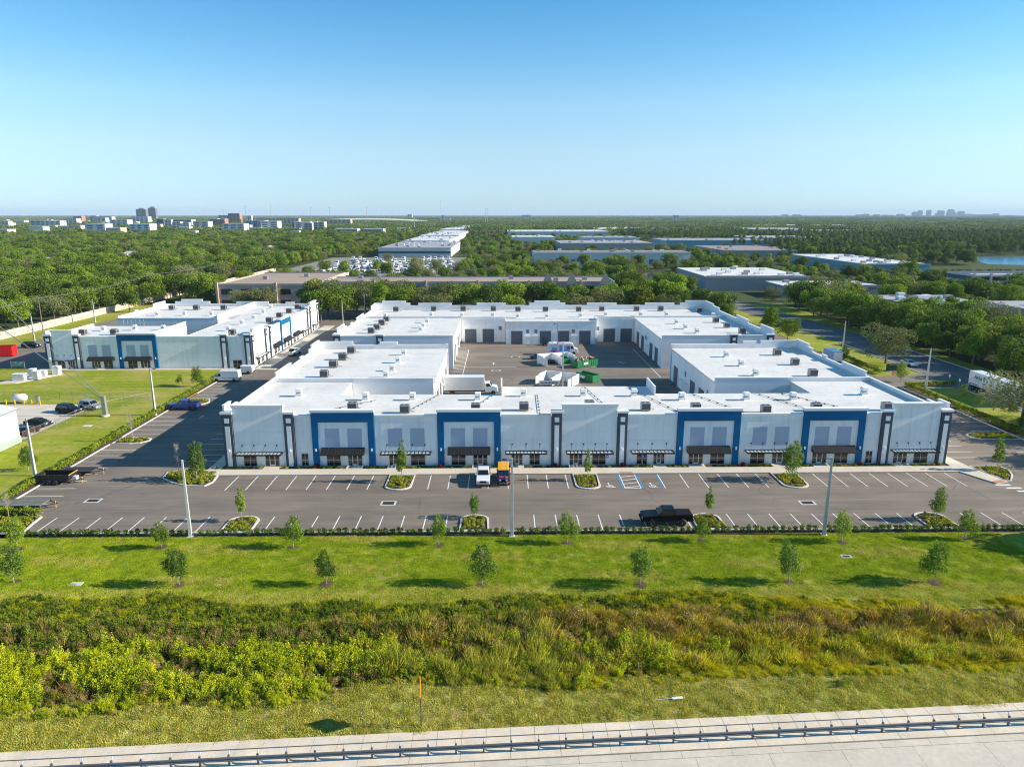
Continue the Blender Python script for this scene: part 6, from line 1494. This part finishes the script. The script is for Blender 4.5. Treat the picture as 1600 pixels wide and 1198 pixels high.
def warehouse(label, x0, x1, y0, y1, h, wm, rm, band=None, units=6, margin=10, doors=0):
    r = thing('warehouse', label, 'building', ((x0 + x1) / 2, y0, 0), absolute=True); RECTS.append((x0 - 5, x1 + 5, y0 - margin, y1 + 4))
    MB().box(x0, x1, y0, y1, 0, h - .4).build('wall', wm, r); MB().box(x0 - .2, x1 + .2, y0 - .2, y1 + .2, h - .39, h).build('roof', rm, r)
    MB().box(x0 - .3, x1 + .3, y0 - .5, y0 - .21, h - .9, h + .35).build('parapet', wm, r)
    if band: MB().box(x0 - .02, x1 + .02, y0 - .25, y0 - .01, h * .38, h * .62).build('wall_band', band, r)
    for i in range(units):
        x, y = U(x0 + 3, x1 - 3), U(y0 + 3, y1 - 3); MB().box(x - 1.3, x + 1.3, y - 1.2, y + 1.2, h, h + 1.3).build('roof_unit', random.choice([HVAC_G, TRIM]), r)
    for i in range(doors):
        x = x0 + (x1 - x0) * (i + .5) / doors; MB().box(x - 1.6, x + 1.6, y0 - .06, y0, .3, 4.2).build('dock_door', DOORG, r)
    return r
warehouse('pale warehouse with dark band behind the truck yard', -111, -46, 650, 800, 8.2, WHW, GRR, DKB, 26, 4)
warehouse('second long white-roofed warehouse beyond the banded one', -112, -60, 815, 1010, 8.5, WHW, WHR, None, 26)
warehouse('third long white-roofed warehouse farther along the row', -118, -62, 1040, 1400, 8.5, WHW, WHR, None, 30)
warehouse('farthest white warehouse at the end of the long row', -125, -62, 1440, 1960, 9, WHW, WHR, None, 30)
warehouse('wide white-walled warehouse with brown roof behind the centre trees', 24, 142, 541, 572, 9.5, WHW, BRR, None, 14, 26, 14)
warehouse('grey-roofed warehouse behind the wide brown-roofed one', 61, 158, 745, 830, 8.5, LILAC, GRR, None, 18, 30)
warehouse('small white warehouse left of the grey-roofed one', 14, 72, 975, 1060, 8, WHW, WHR, None, 8, 40)
warehouse('white warehouse above the grey-roofed one', 107, 178, 935, 1010, 8.5, WHW, GRR, None, 8, 40)
warehouse('long pale warehouse row in the distance, left half', 10, 190, 1260, 1420, 9, WHW, WHR, None, 20, 60)
warehouse('long pale warehouse row in the distance, right half', 195, 330, 1480, 1700, 9, WHW, WHR, None, 16, 60)
warehouse('white low warehouse at the right of the street with roof units', 101, 152, 352, 412, 7.2, LILAC, TPO, None, 16, 14)
warehouse('small white annex before the low white warehouse', 128, 172, 322, 345, 5.5, LILAC, TPO, None, 5, 6)
warehouse('long white-roofed building before the pine wood', 223, 262, 436, 552, 7.5, BLW, TPO, None, 24, 16)
warehouse('blue-walled warehouse with grey roof in the distance', 182, 300, 800, 880, 9.5, BLW, GRR, None, 6, 45)
warehouse('blue-gabled warehouse right of the first blue one', 312, 400, 880, 990, 9.5, BLW, GRR, None, 6, 45)
warehouse('brown-roofed low warehouse before the blue-walled ones', 196, 262, 630, 735, 6.5, LILAC, BRR, None, 8, 30)
warehouse('pale distant warehouse strip right of centre', 300, 640, 1500, 1620, 9, WHW, WHR, None, 14, 90)
warehouse('pale distant warehouse strip by the wood edge', 500, 690, 1330, 1420, 9, WHW, GRR, None, 14, 90)
warehouse('far pale warehouse beyond the distant strips', 620, 980, 2000, 2150, 10, WHW, WHR, None, 10, 90)
warehouse('low grey-roofed building behind the dark street trees', 143, 172, 246, 276, 6.2, WHW, GRR, None, 8, 4)
warehouse('low building with pale front at the right edge', 176, 214, 236, 258, 6.0, LILAC, GRR, None, 6, 4)
gpk = thing('parking_garage', 'pale open-decked parking garage at the right edge', 'building', (270, 336, 0), absolute=True); RECTS.append((214, 345, 318, 366))
for i, z in enumerate((.0, 3.0, 6.0)):
    MB().box(224, 336, 336, 358, z + 2.2 if i else 2.2, z + 3.2 if i else 3.2).build('deck', mat('garage_cream', (.62, .58, .52), .8, .05), gpk)
for i in range(15): MB().box(224 + i * 8 - .4 if i < 14 else 335.2, 224 + i * 8 + .4 if i < 14 else 336, 335.9, 336.9, 0, 9.6).build('column', MATS['garage_cream'], gpk)
MB().box(224.5, 335.5, 341, 357.5, 0, 9.3).build('core', SLATE, gpk)
for (x, y, w, h, lab) in ((152, 244.5, 8, 3.4, 'white gabled entrance ornament left of the street trees'), (199, 234.5, 7, 3.2, 'white gabled entrance ornament at the right edge')):
    r = thing('gable_ornament', lab, 'gable', (x, y, 0)); m = MB(); m.add([(-w / 2, 0, 4.2), (w / 2, 0, 4.2), (0, 0, 4.2 + h * 1.5), (-w / 2, 1.2, 4.2), (w / 2, 1.2, 4.2), (0, 1.2, 4.2 + h * 1.5)], [(0, 1, 2), (5, 4, 3), (0, 3, 4, 1), (1, 4, 5, 2), (2, 5, 3, 0)]); m.build('gable', TRIM, r)
    for s in (-1, 1): MB().box(s * w * .45 - .25, s * w * .45 + .25, .1, 1.1, 0, 4.25).build('column', TRIM, r)
# houses among the left trees
for i, (x, y) in enumerate(((-268, 540), (-300, 600), (-330, 650), (-235, 520), (-250, 610), (-210, 560), (-380, 560), (-205, 660), (-430, 640), (-340, 470), (-290, 760), (-470, 760))):
    r = thing('house', f'low house with pale roof among the left trees, {ORD[i]} of the scattered houses', 'house', (x, y, 0), U(-.3, .3), 'houses among the left trees'); w, d = U(12, 17), U(8, 11); RECTS.append((x - 13, x + 13, y - 26, y + 8))
    MB().box(-w / 2, w / 2, -d / 2, d / 2, 0, 3.2).build('wall', random.choice([BEIGE, WHW, TRIM]), r)
    m = MB(); a, b = w / 2 + .6, d / 2 + .6; m.add([(-a, -b, 3.2), (a, -b, 3.2), (a, b, 3.2), (-a, b, 3.2), (-a * .7, 0, 5.4), (a * .7, 0, 5.4)], [(0, 1, 5, 4), (1, 2, 5), (2, 3, 4, 5), (3, 0, 4), (0, 3, 2, 1)]); m.build('roof', random.choice([BRR, WHR, WHR, GRR]), r)
    for s in (-.3, .3): MB().box(w * s - .8, w * s + .8, -d / 2 - .05, -d / 2, 1, 2.3).build('window', GLASS, r)
for i in range(26):
    y_ = U(480, 1100); x_ = -U(.22, .68) * y_ - 30
    r = thing('house', 'pale-roofed house glimpsed through the left wood', 'house', (x_, y_, 0), U(-.5, .5), 'houses glimpsed through the left wood'); w, d = U(11, 18), U(8, 11); RECTS.append((x_ - 12, x_ + 12, y_ - 24, y_ + 7))
    MB().box(-w / 2, w / 2, -d / 2, d / 2, 0, 3.4).build('wall', random.choice([BEIGE, WHW, TRIM]), r)
    m = MB(); a, b = w / 2 + .6, d / 2 + .6; m.add([(-a, -b, 3.4), (a, -b, 3.4), (a, b, 3.4), (-a, b, 3.4), (-a * .7, 0, 5.8), (a * .7, 0, 5.8)], [(0, 1, 5, 4), (1, 2, 5), (2, 3, 4, 5), (3, 0, 4), (0, 3, 2, 1)]); m.build('roof', random.choice([WHR, WHR, TRIM, BRR]), r)
    for s in (-.3, .3): MB().box(w * s - .8, w * s + .8, -d / 2 - .05, -d / 2, 1, 2.3).build('window', GLASS, r)
# ---------------------------------------------------------------- truck yard
sheet('truck_yard', rect(-150, -30, 432, 640), .01, mat('yard_gravel', (.24, .23, .21), .95, .15, .1, 1))
def tractor():
    r = thing('semi_tractor', 'x', 'truck', (0, 0, 0), 0, 'tractor trucks in the far truck yard')
    MB().side([(-.9, .9), (-.9, 3.9), (.9, 3.7), (1.1, 2.6), (2.9, 2.0), (3.2, 1.6), (3.2, .6), (-.9, .6)], -1.2, 1.2).build('cab', P_WHITE, r, bevel=.12)
    MB().quad([(.95, -1.0, 3.4), (.95, 1.0, 3.4), (1.18, 1.0, 2.55), (1.18, -1.0, 2.55)]).build('windscreen', GLASS, r).location.x += .04
    for s in (-1, 1): MB().quad([(-.1, s * 1.21, 2.2), (.95, s * 1.21, 2.2), (.8, s * 1.21, 3.0), (-.1, s * 1.21, 3.0)]).build('side_window', GLASS, r)
    MB().box(-3.6, 2.8, -.45, .45, .7, 1.0).build('chassis', BLACKM, r); MB().box(3.2, 3.3, -.9, .9, .8, 1.7).build('grille', CHROME, r)
    for x in (-3.0, -1.8, 2.3):
        for s in (-1, 1): wheel(r, x, s * 1.0, .5, .35, ALU)
    return r
tr = tractor(); KIDS(tr)
for c in tr.children: KIDS(c)
first = True; n = 0
for row, y in enumerate((448, 466, 486, 508, 532, 560, 590)):
    x = -122 + (row % 2) * 3
    while x < -38:
        if random.random() < .72:
            lab = ['white tractor truck in the nearest rows of the far truck yard', 'white tractor truck in the middle rows of the far truck yard', 'white tractor truck in the farthest rows of the far truck yard'][0 if row < 2 else (1 if row < 5 else 2)]
            rz = -math.pi / 2 + U(-.4, .4) + (.6 if row % 2 else 0)
            if first: tr.location = (x, y, .01); tr.rotation_euler = (0, 0, rz); tr['label'] = lab; first = False
            else: copy_thing(tr, (x + U(-1, 1), y + U(-5, 5), .01), rz, None, lab)
            n += 1
        x += 5.2
# ---------------------------------------------------------------- distant city
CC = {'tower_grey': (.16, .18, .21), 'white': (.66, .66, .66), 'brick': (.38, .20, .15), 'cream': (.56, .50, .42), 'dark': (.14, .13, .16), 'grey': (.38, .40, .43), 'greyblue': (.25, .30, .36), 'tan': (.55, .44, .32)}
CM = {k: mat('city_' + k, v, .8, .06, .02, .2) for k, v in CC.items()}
CITY = [(-2091,-2029,4200,70,'tower_grey'),(-2045,-1998,4250,78,'tower_grey'),(-1313,-1250,2600,33,'white'),(-1692,-1655,2900,34,'brick'),(-1652,-1625,2950,36,'brick'),(-1566,-1482,2800,33,'cream'),(-1380,-1347,2500,29,'white'),(-895,-875,1900,28,'dark'),(-852,-833,1850,27,'white'),(-810,-760,1800,27,'grey'),(-676,-657,1500,24,'white'),(-654,-640,1500,23,'white'),(-759,-736,1900,29,'white'),(-733,-698,1850,28,'brick'),(-1006,-975,2600,38,'cream'),(-972,-927,2600,45,'brick'),(-903,-887,2600,36,'white'),(-526,-484,1500,27,'greyblue'),(-480,-443,1450,26,'white'),(-676,-640,1600,24,'white'),(-442,-431,1540,24,'brick'),(-428,-391,1500,24,'white'),(-360,-334,1380,25,'cream'),(-352,-337,1300,24,'grey'),(-537,-451,2200,25,'tan'),(-779,-631,2300,28,'tan'),(-1369,-1329,2300,28,'white'),(-1016,-967,1900,26,'white'),(-1159,-1140,1700,24,'white'),(-1196,-1138,1860,24,'cream'),(-741,-702,1300,22,'white'),(-663,-623,1300,22,'white'),(-1134,-1080,1800,24,'white'),(-518,-474,1350,22,'white'),(114,169,4200,40,'white'),(-313,-300,3800,38,'cream'),(-673,-637,5200,45,'white'),(825,855,3500,38,'white'),(-289,-246,1250,14,'grey'),(-240,-202,1250,14,'grey'),(-196,-171,1350,14,'grey')]
for i in range(95):
    y = U(1150, 3800); x = U(-.73, -.24) * y; CITY.append((x, x + U(10, 34), y, U(9, 20), random.choice(['white', 'white', 'cream', 'white', 'grey', 'tan'])))
for i in range(26):
    y = U(2200, 5600); x = U(-.2, .62) * y; CITY.append((x, x + U(20, 70), y, U(12, 20), random.choice(['white', 'white', 'white', 'grey', 'cream'])))
for i, (x0, x1, y, h, c) in enumerate(CITY):
    nm = {'tower_grey': 'tall grey tower', 'white': 'white block', 'brick': 'brick-red block', 'cream': 'cream block', 'dark': 'dark block', 'grey': 'grey block', 'greyblue': 'blue-grey apartment block', 'tan': 'tan block'}[c]
    zone = 'far left towards the horizon' if x0 < -1000 else ('beyond the left trees' if x0 < -150 else 'far off near the horizon')
    lab = f'{nm} {zone}' if i > 1 else ('left of the twin grey towers on the far left horizon', 'right of the twin grey towers on the far left horizon')[i]
    r = thing('distant_building', lab, 'building', ((x0 + x1) / 2, y, 0), 0, 'distant buildings'); w = (x1 - x0) / 2 * .9; d = min(13, w * .8); h *= (1 if i < 2 else .95)
    MB().box(-w, w, 0, d * 2, 0, h).build('wall', CM[c], r); MB().box(-w * 1.01, w * 1.01, -.3, d * 2 + .3, h, h + .8).build('roof', WHR, r)
    if i < 2: MB().box(-w * .5, w * .5, d * .5, d * 1.5, h + .8, h + 7).build('penthouse', CM[c], r)
    if i < 41:
        ns = max(2, int(h / 3.6)); nb = max(2, int(w / 6)); m = MB()
        for a in range(ns):
            for b in range(nb): m.box(-w + 2 * w * (b + .2) / nb, -w + 2 * w * (b + .8) / nb, -.15, 0, 1 + a * h / ns, 1 + a * h / ns + 1.9)
        o = m.build('windows', SLATE, r); o['kind'] = 'stuff'
    RECTS.append((x0, x1, y - 6, y + 2 * d))
SKY_ = [(6535,6679,11500,91),(6682,6734,11600,113),(6767,6818,11500,120),(7087,7171,11800,72),(6942,7030,11500,111),(7041,7122,11400,130),(7398,7548,12000,83),(7334,7417,11600,101),(7551,7678,11800,60),(7514,7586,11500,51),(7673,7921,11600,51),(7830,7913,11500,65),(7680,7828,11000,41),(5386,5500,11000,49),(5502,5580,11000,58),(5556,5643,10800,50),(5692,5768,10800,45),(5788,5855,10800,41),(5911,6007,10800,56),(3876,3947,10000,49),(4018,4133,10000,47)]
for i, (x0, x1, y, h) in enumerate(SKY_):
    w = (x1 - x0) / 2
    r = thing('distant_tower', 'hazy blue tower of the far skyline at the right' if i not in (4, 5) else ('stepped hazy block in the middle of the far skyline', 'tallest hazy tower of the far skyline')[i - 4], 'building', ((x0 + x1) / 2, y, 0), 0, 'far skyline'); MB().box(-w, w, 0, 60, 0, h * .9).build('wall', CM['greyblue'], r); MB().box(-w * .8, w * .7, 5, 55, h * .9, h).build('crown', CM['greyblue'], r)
# white flyover far left of centre
fl = thing('flyover', 'white curved flyover bridge near the left horizon', 'bridge', (-560, 3000, 0), absolute=True)
P = [(-700 + i * 30, 2900 + 12 * i, 10 + 10 * math.sin(math.pi * min(1, (i + 3) / 16))) for i in range(14)]
m = MB()
for a, b in zip(P, P[1:]): m.add([(a[0], a[1], a[2]), (b[0], b[1], b[2]), (b[0], b[1], b[2] + 5), (a[0], a[1], a[2] + 5), (a[0], a[1] + 10, a[2]), (b[0], b[1] + 10, b[2]), (b[0], b[1] + 10, b[2] + 5), (a[0], a[1] + 10, a[2] + 5)], [(0, 1, 2, 3), (7, 6, 5, 4), (3, 2, 6, 7), (0, 4, 5, 1)])
m.build('deck', CM['white'], fl)
for p in P[::2]: MB().box(p[0] - 2, p[0] + 2, p[1] + 2, p[1] + 8, 0, p[2]).build('pier', CM['grey'], fl)
# far masts
for i, (x, y, h) in enumerate(((-1250, 3300, 70), (-480, 2600, 70), (-300, 3600, 110), (-60, 2700, 60), (-48, 2400, 62), (690, 5200, 95), (-180, 1500, 38), (-850, 2700, 75), (-690, 2650, 70), (-610, 2600, 68), (-960, 2750, 74))):
    r = thing('lattice_mast', f'thin mast standing against the horizon, {ORD[i]} of the masts', 'mast', (x, y, 0), 0, 'far masts'); MB().tube((0, 0, 0), (0, 0, h), .9, .35, 5).build('shaft', GALV, r); MB().box(-2, 2, -.4, .4, h * .9, h * .92).build('cross_arm', GALV, r)

# ================================================================ trees
def blocked(x, y, pad=0): return any(a - pad < x < b + pad and c - pad < y < d + pad for a, b, c, d in RECTS)
SPEC = [('grey0', -92, 276, 10.5, 'rounded greyish tree before the beige office block'), ('grey1', -101, 279, 8.5, 'low greyish tree at the left of the beige office block'), ('oak0', -64.5, 252, 12.5, 'tall green tree at the end of the sunlit lane'), ('oak1', -57, 256, 12.5, 'green tree over the back street beside the white truck'), ('lime0', -44, 258, 13.0, 'large bright green tree behind the left end of the rear building'), ('oak2', -36, 262, 12.0, 'dark green tree behind the stepped back parapet'),
        ('grey0', -26, 258, 10.5, 'yellowish tree right of the large bright tree'), ('grey1', -23.5, 255, 9.5, 'rounded greyish tree behind the rear building, left of centre'), ('lime1', -9, 256, 8.0, 'low bushy tree behind the rear building near its middle'), ('oak3', 3.5, 257, 9.8, 'rounded tree behind the central back parapet tower'), ('oak0', 20, 257, 9.6, 'compact tree behind the right half of the back parapet'), ('grey0', 29, 258, 9.5, 'feathery greyish tree behind the back parapet'), ('grey1', 38.5, 260, 10.5, 'wide greyish tree before the gabled office front'),
        ('oak1', 46, 266, 11.5, 'dark rounded tree right of the gabled office front'), ('lime0', 57, 272, 12.5, 'bright green tree right of the office block'), ('oak2', 66, 266, 10.5, 'broad dark tree behind the right end of the rear building'), ('grey1', 60, 258, 8.5, 'low greyish tree behind the rear building right end'), ('oak3', 75, 270, 11, 'green tree at the back street bend'), ('oak0', 82, 262, 10, 'tree at the upper end of the right street'), ('oak1', 78, 246, 7.0, 'small tree by the rear right corner'),
        ('lime0', 84.5, 221, 8.5, 'bright small tree behind the rear right parapet'), ('oak2', 85, 208, 7.5, 'green tree beside the rear right wing'), ('lime1', 117, 236, 13.5, 'tall light green tree across the right street'), ('grey0', 97.2, 175.2, 10.6, 'big greyish spreading tree on the right verge'),
        ('oak0', 119, 222, 11.5, 'dark street tree beyond the right road, first of the row'), ('oak1', 121, 211, 11, 'dark street tree beyond the right road, second of the row'), ('oak2', 122, 200, 11.5, 'dark street tree beyond the right road, third of the row'), ('oak3', 123, 190, 11.5, 'dark street tree beyond the right road, fourth of the row'), ('oak0', 124, 180, 10.5, 'dark street tree beyond the right road, fifth of the row'), ('oak1', 126, 168, 11.5, 'large dark oak at the right edge'), ('oak2', 136, 173, 12, 'large dark oak behind the right edge trees'), ('oak3', 138, 186, 12, 'dense oak behind the fifth street tree'), ('lime1', 134, 200, 11.5, 'lighter oak behind the street row'), ('oak1', 133, 212, 11, 'rounded oak behind the second street tree'), ('lime0', 131, 226, 11, 'yellowish tree behind the tall light green one'),
        ('oak3', 119.5, 156, 10, 'dark tree near the right edge by the trailer'), ('grey1', 91.2, 118.6, 11.0, 'large grey-green tree covering the front of the white trailer'), ('grey0', 110, 121.5, 9.5, 'second grey-green tree at the lower right street edge'), ('oak0', 121, 246, 11, 'tree across the street above the bend'), ('oak2', 128, 258, 10.5, 'green tree across the street left of the low buildings'), ('lime1', 116, 262, 11, 'light green tree above the street bend'), ('oak1', 118, 280, 11, 'dark tree before the white low warehouse'), ('oak3', 130, 292, 10, 'rounded tree beside the white annex'),
        ('oak1', -157, 214, 11, 'big dark tree at the left edge behind the wall'), ('lime1', -160.5, 236, 11, 'bright conical tree behind the pale wall'), ('grey0', -158.5, 252, 9.5, 'greyish thin-leaved tree behind the pale wall'), ('oak2', -158, 268, 11.5, 'dark oak behind the pale wall'), ('oak3', -159, 282, 11.5, 'second dark oak behind the pale wall'), ('oak0', -144, 276, 9.5, 'dark tree in front of the pale wall'), ('oak1', -158, 298, 12, 'dark oak where the wall runs behind the left building'), ('oak2', -146, 300, 10, 'rounded tree near the far end of the left drive'), ('oak3', -134, 312, 11, 'tree left of the beige office block'), ('lime0', -124, 300, 8, 'light tree at the corner of the beige office block'), ('palm0', -141.0, 152, 5.5, 'small palm thicket at the left edge'), ('oak0', 44, 512, 10, 'rounded tree before the wide brown-roofed warehouse, left one'), ('oak1', 58, 508, 10.5, 'dark rounded tree before the wide brown-roofed warehouse'), ('lime1', 82, 505, 11, 'bright round tree before the wide brown-roofed warehouse'), ('oak3', 97, 510, 11, 'dark tree right of the bright round one'), ('oak2', 118, 505, 12, 'large tree before the right half of the brown-roofed warehouse'), ('lime0', 142, 512, 11, 'light tree at the right end of the brown-roofed warehouse')] + [(random.choice(['oak0', 'grey1', 'oak2', 'lime0']), x_, y_, U(7, 10), lab_) for x_, y_, lab_ in ((-112, 455, 'tree standing among the parked tractor trucks, leftmost'), (-96, 440, 'tree at the near edge of the truck yard, left of centre'), (-82, 470, 'tree standing amid the truck rows'), (-70, 438, 'tree at the near edge of the truck yard, centre'), (-58, 490, 'tree standing amid the right truck rows'), (-52, 442, 'tree at the near edge of the truck yard, right of centre'), (-42, 460, 'tree at the right side of the truck yard'), (-88, 560, 'tree at the back of the truck yard'))]
for (k, x, y, h, lab) in SPEC: tree(k, x, y, h, lab, None, 'tree')
for i in range(34):
    x, y = 117.5 + (i % 3) * 6.5 + U(-1.5, 1.5), 150 + (i // 3) * 10 + U(-3, 3)
    tree(random.choice(['oak0', 'oak1', 'oak2', 'oak3', 'lime0', 'yel0']), x, y, U(7.5, 12), 'crowded street tree on the far side of the right road', 'crowded trees beyond the right road')
for i in range(22):
    x, y = -70 + i * 6.6 + U(-2, 2), 268 + U(-8, 14)
    tree(random.choice(['lime0', 'lime1', 'oak0', 'grey0', 'yel1', 'oak2']), x, y, U(10.5, 14.5), 'leafy tree in the row between the rear building and the office blocks', 'trees in the row before the office blocks')
# trees out of the frame whose shade falls on the lawn, the lot and the right aisle
for i, (x, y, h) in enumerate(((71, 73.5, 8.5), (77, 68.5, 9.5), (84, 75, 9), (86, 83.5, 9), (93, 80, 9.5), (96, 89, 9.5), (93, 101, 9), (96, 111, 9), (99, 118, 8.5))):
    tree(f'oak{i % 4}', x, y, h, 'verge tree just beyond the right edge shading the lot', 'verge trees beyond the right edge', wide=.85)
IND, MASS = [], []
def kind_at(x, y):
    r = random.random()
    if x > 225 and y > 430 and not (y < 560 and x < 270): return random.choice(['pine0', 'pine1', 'pine2', 'pine0', 'pine1', 'oak1', 'grey0', 'oak3'])
    if x > 100 and r < .12: return 'palm%d' % random.randrange(2)
    r = random.random()
    return 'grey%d' % random.randrange(2) if r < .16 else ('lime%d' % random.randrange(2) if r < .42 else ('tan%d' % random.randrange(2) if r < .50 else ('yel%d' % random.randrange(2) if r < .57 else 'oak%d' % random.randrange(4))))
y = 205.0
while y < 1350:
    sp = 9.3 if y < 500 else (10.2 if y < 900 else 12)
    half = .75 * y + 25; x = -half
    while x < half:
        px, py = x + U(-3, 3), y + U(-3, 3); x += sp
        if blocked(px, py): continue
        if py < 300 and -152 < px < 118: continue
        if .58 < px / py < .82 and 365 < py < 530:
            k = random.choice(['oak0', 'oak2', 'yel0', 'tan1']); cap = 36.5 - py * .0725
            if cap > 1.5: MASS.append((px, py, min(cap, U(3, 9)), k))
            continue
        dense = .93 if px < -150 or (px > 225 and py < 1200) else (.40 if py > 560 else .62)
        if -150 < px < -20 and 345 < py < 430: dense = .30
        if random.random() > dense: continue
        k = kind_at(px, py); hh = TREES[k][2] * (U(.55, 1.2) if 'pin' not in k else U(.8, 1.05)) * (.72 if -140 < px < 225 and py > 340 else 1)
        (IND if len(IND) < 100000 and py < 470 else MASS).append((px, py, hh, k))
    y += sp * .92
IND.sort(key=lambda t: t[1])
rest = IND[235:]; IND = IND[:235]; MASS += rest
nm = {'tan': 'thin-leaved brownish tree', 'yel': 'yellowish green tree', 'oak': 'dark green broadleaf tree', 'lim': 'bright green broadleaf tree', 'gre': 'greyish green tree', 'pin': 'tall slender pine', 'pal': 'fan palm'}
for (x, y, h, k) in IND:
    zone = 'in the wood behind the pale wall' if x < -150 else ('among the buildings behind the office blocks' if x < 100 else 'among the low buildings right of the street')
    tree(k, x, y, h, f'{nm[k[:3]]} {zone}', 'trees ' + zone, 'palm_tree' if k[:3] == 'pal' else 'tree')
keys = list(TREES); tk = [k for k in keys if k[:3] in ('oak', 'lim', 'gre', 'pin', 'pal', 'tan', 'yel')]
scatter('woodland', [(x, y, -.2, U(0, 6.28), h / TREES[k][2], tk.index(k)) for x, y, h, k in MASS], [TREES[k][1] for k in tk], 'dense mixed woodland stretching away behind the buildings', 'woodland')
# distant canopy: clumps of crowns
CL = []
for i in range(4):
    rg = random.Random(300 + i); L = [(rg.uniform(-34, 34), rg.uniform(-34, 34), rg.uniform(5, 9), rg.uniform(5, 8), rg.uniform(5, 8), rg.uniform(4, 6.5)) for _ in range(46)]
    CL.append(leaf_cloud('clump', L, 3400, 2.3, [F_OAK, F_PINE, F_OAK, F_GREY][i], 300 + i, up=.6))
pts = []; y = 1290.0
while y < 14000:
    sp = 46 if y < 4000 else (70 if y < 8000 else 110); x = -.76 * y
    while x < .76 * y:
        px, py = x + U(-18, 18), y + U(-18, 18); x += sp
        if blocked(px, py, 8 if py > 1700 else 14): continue
        if px < -.25 * py and py < 3000 and random.random() < .30: continue
        pts.append((px, py, -.5, U(0, 6.28), U(.75, 1.1) * (1 if y < 4000 else (1.4 if y < 8000 else 2.0)), random.choice([0, 0, 1, 1, 2, 3])))
    y += sp * .9
scatter('distant_canopy', pts, CL, 'unbroken tree canopy reaching to the horizon', 'woodland')
# ================================================================ air
hz = MB().box(-26000, 26000, -1500, 26000, -6, 190)
m = bpy.data.materials.new('haze'); m.use_nodes = True; nt = m.node_tree; nt.nodes.clear()
pv = nt.nodes.new('ShaderNodeVolumePrincipled'); pv.inputs['Color'].default_value = (.62, .80, 1, 1); pv.inputs['Density'].default_value = HAZE; pv.inputs['Anisotropy'].default_value = .0
ou = nt.nodes.new('ShaderNodeOutputMaterial'); nt.links.new(pv.outputs[0], ou.inputs['Volume'])
ho = struct('haze', hz, m, 'stuff')
for o in list(bpy.data.objects):
    if '_abs' in o: del o['_abs']
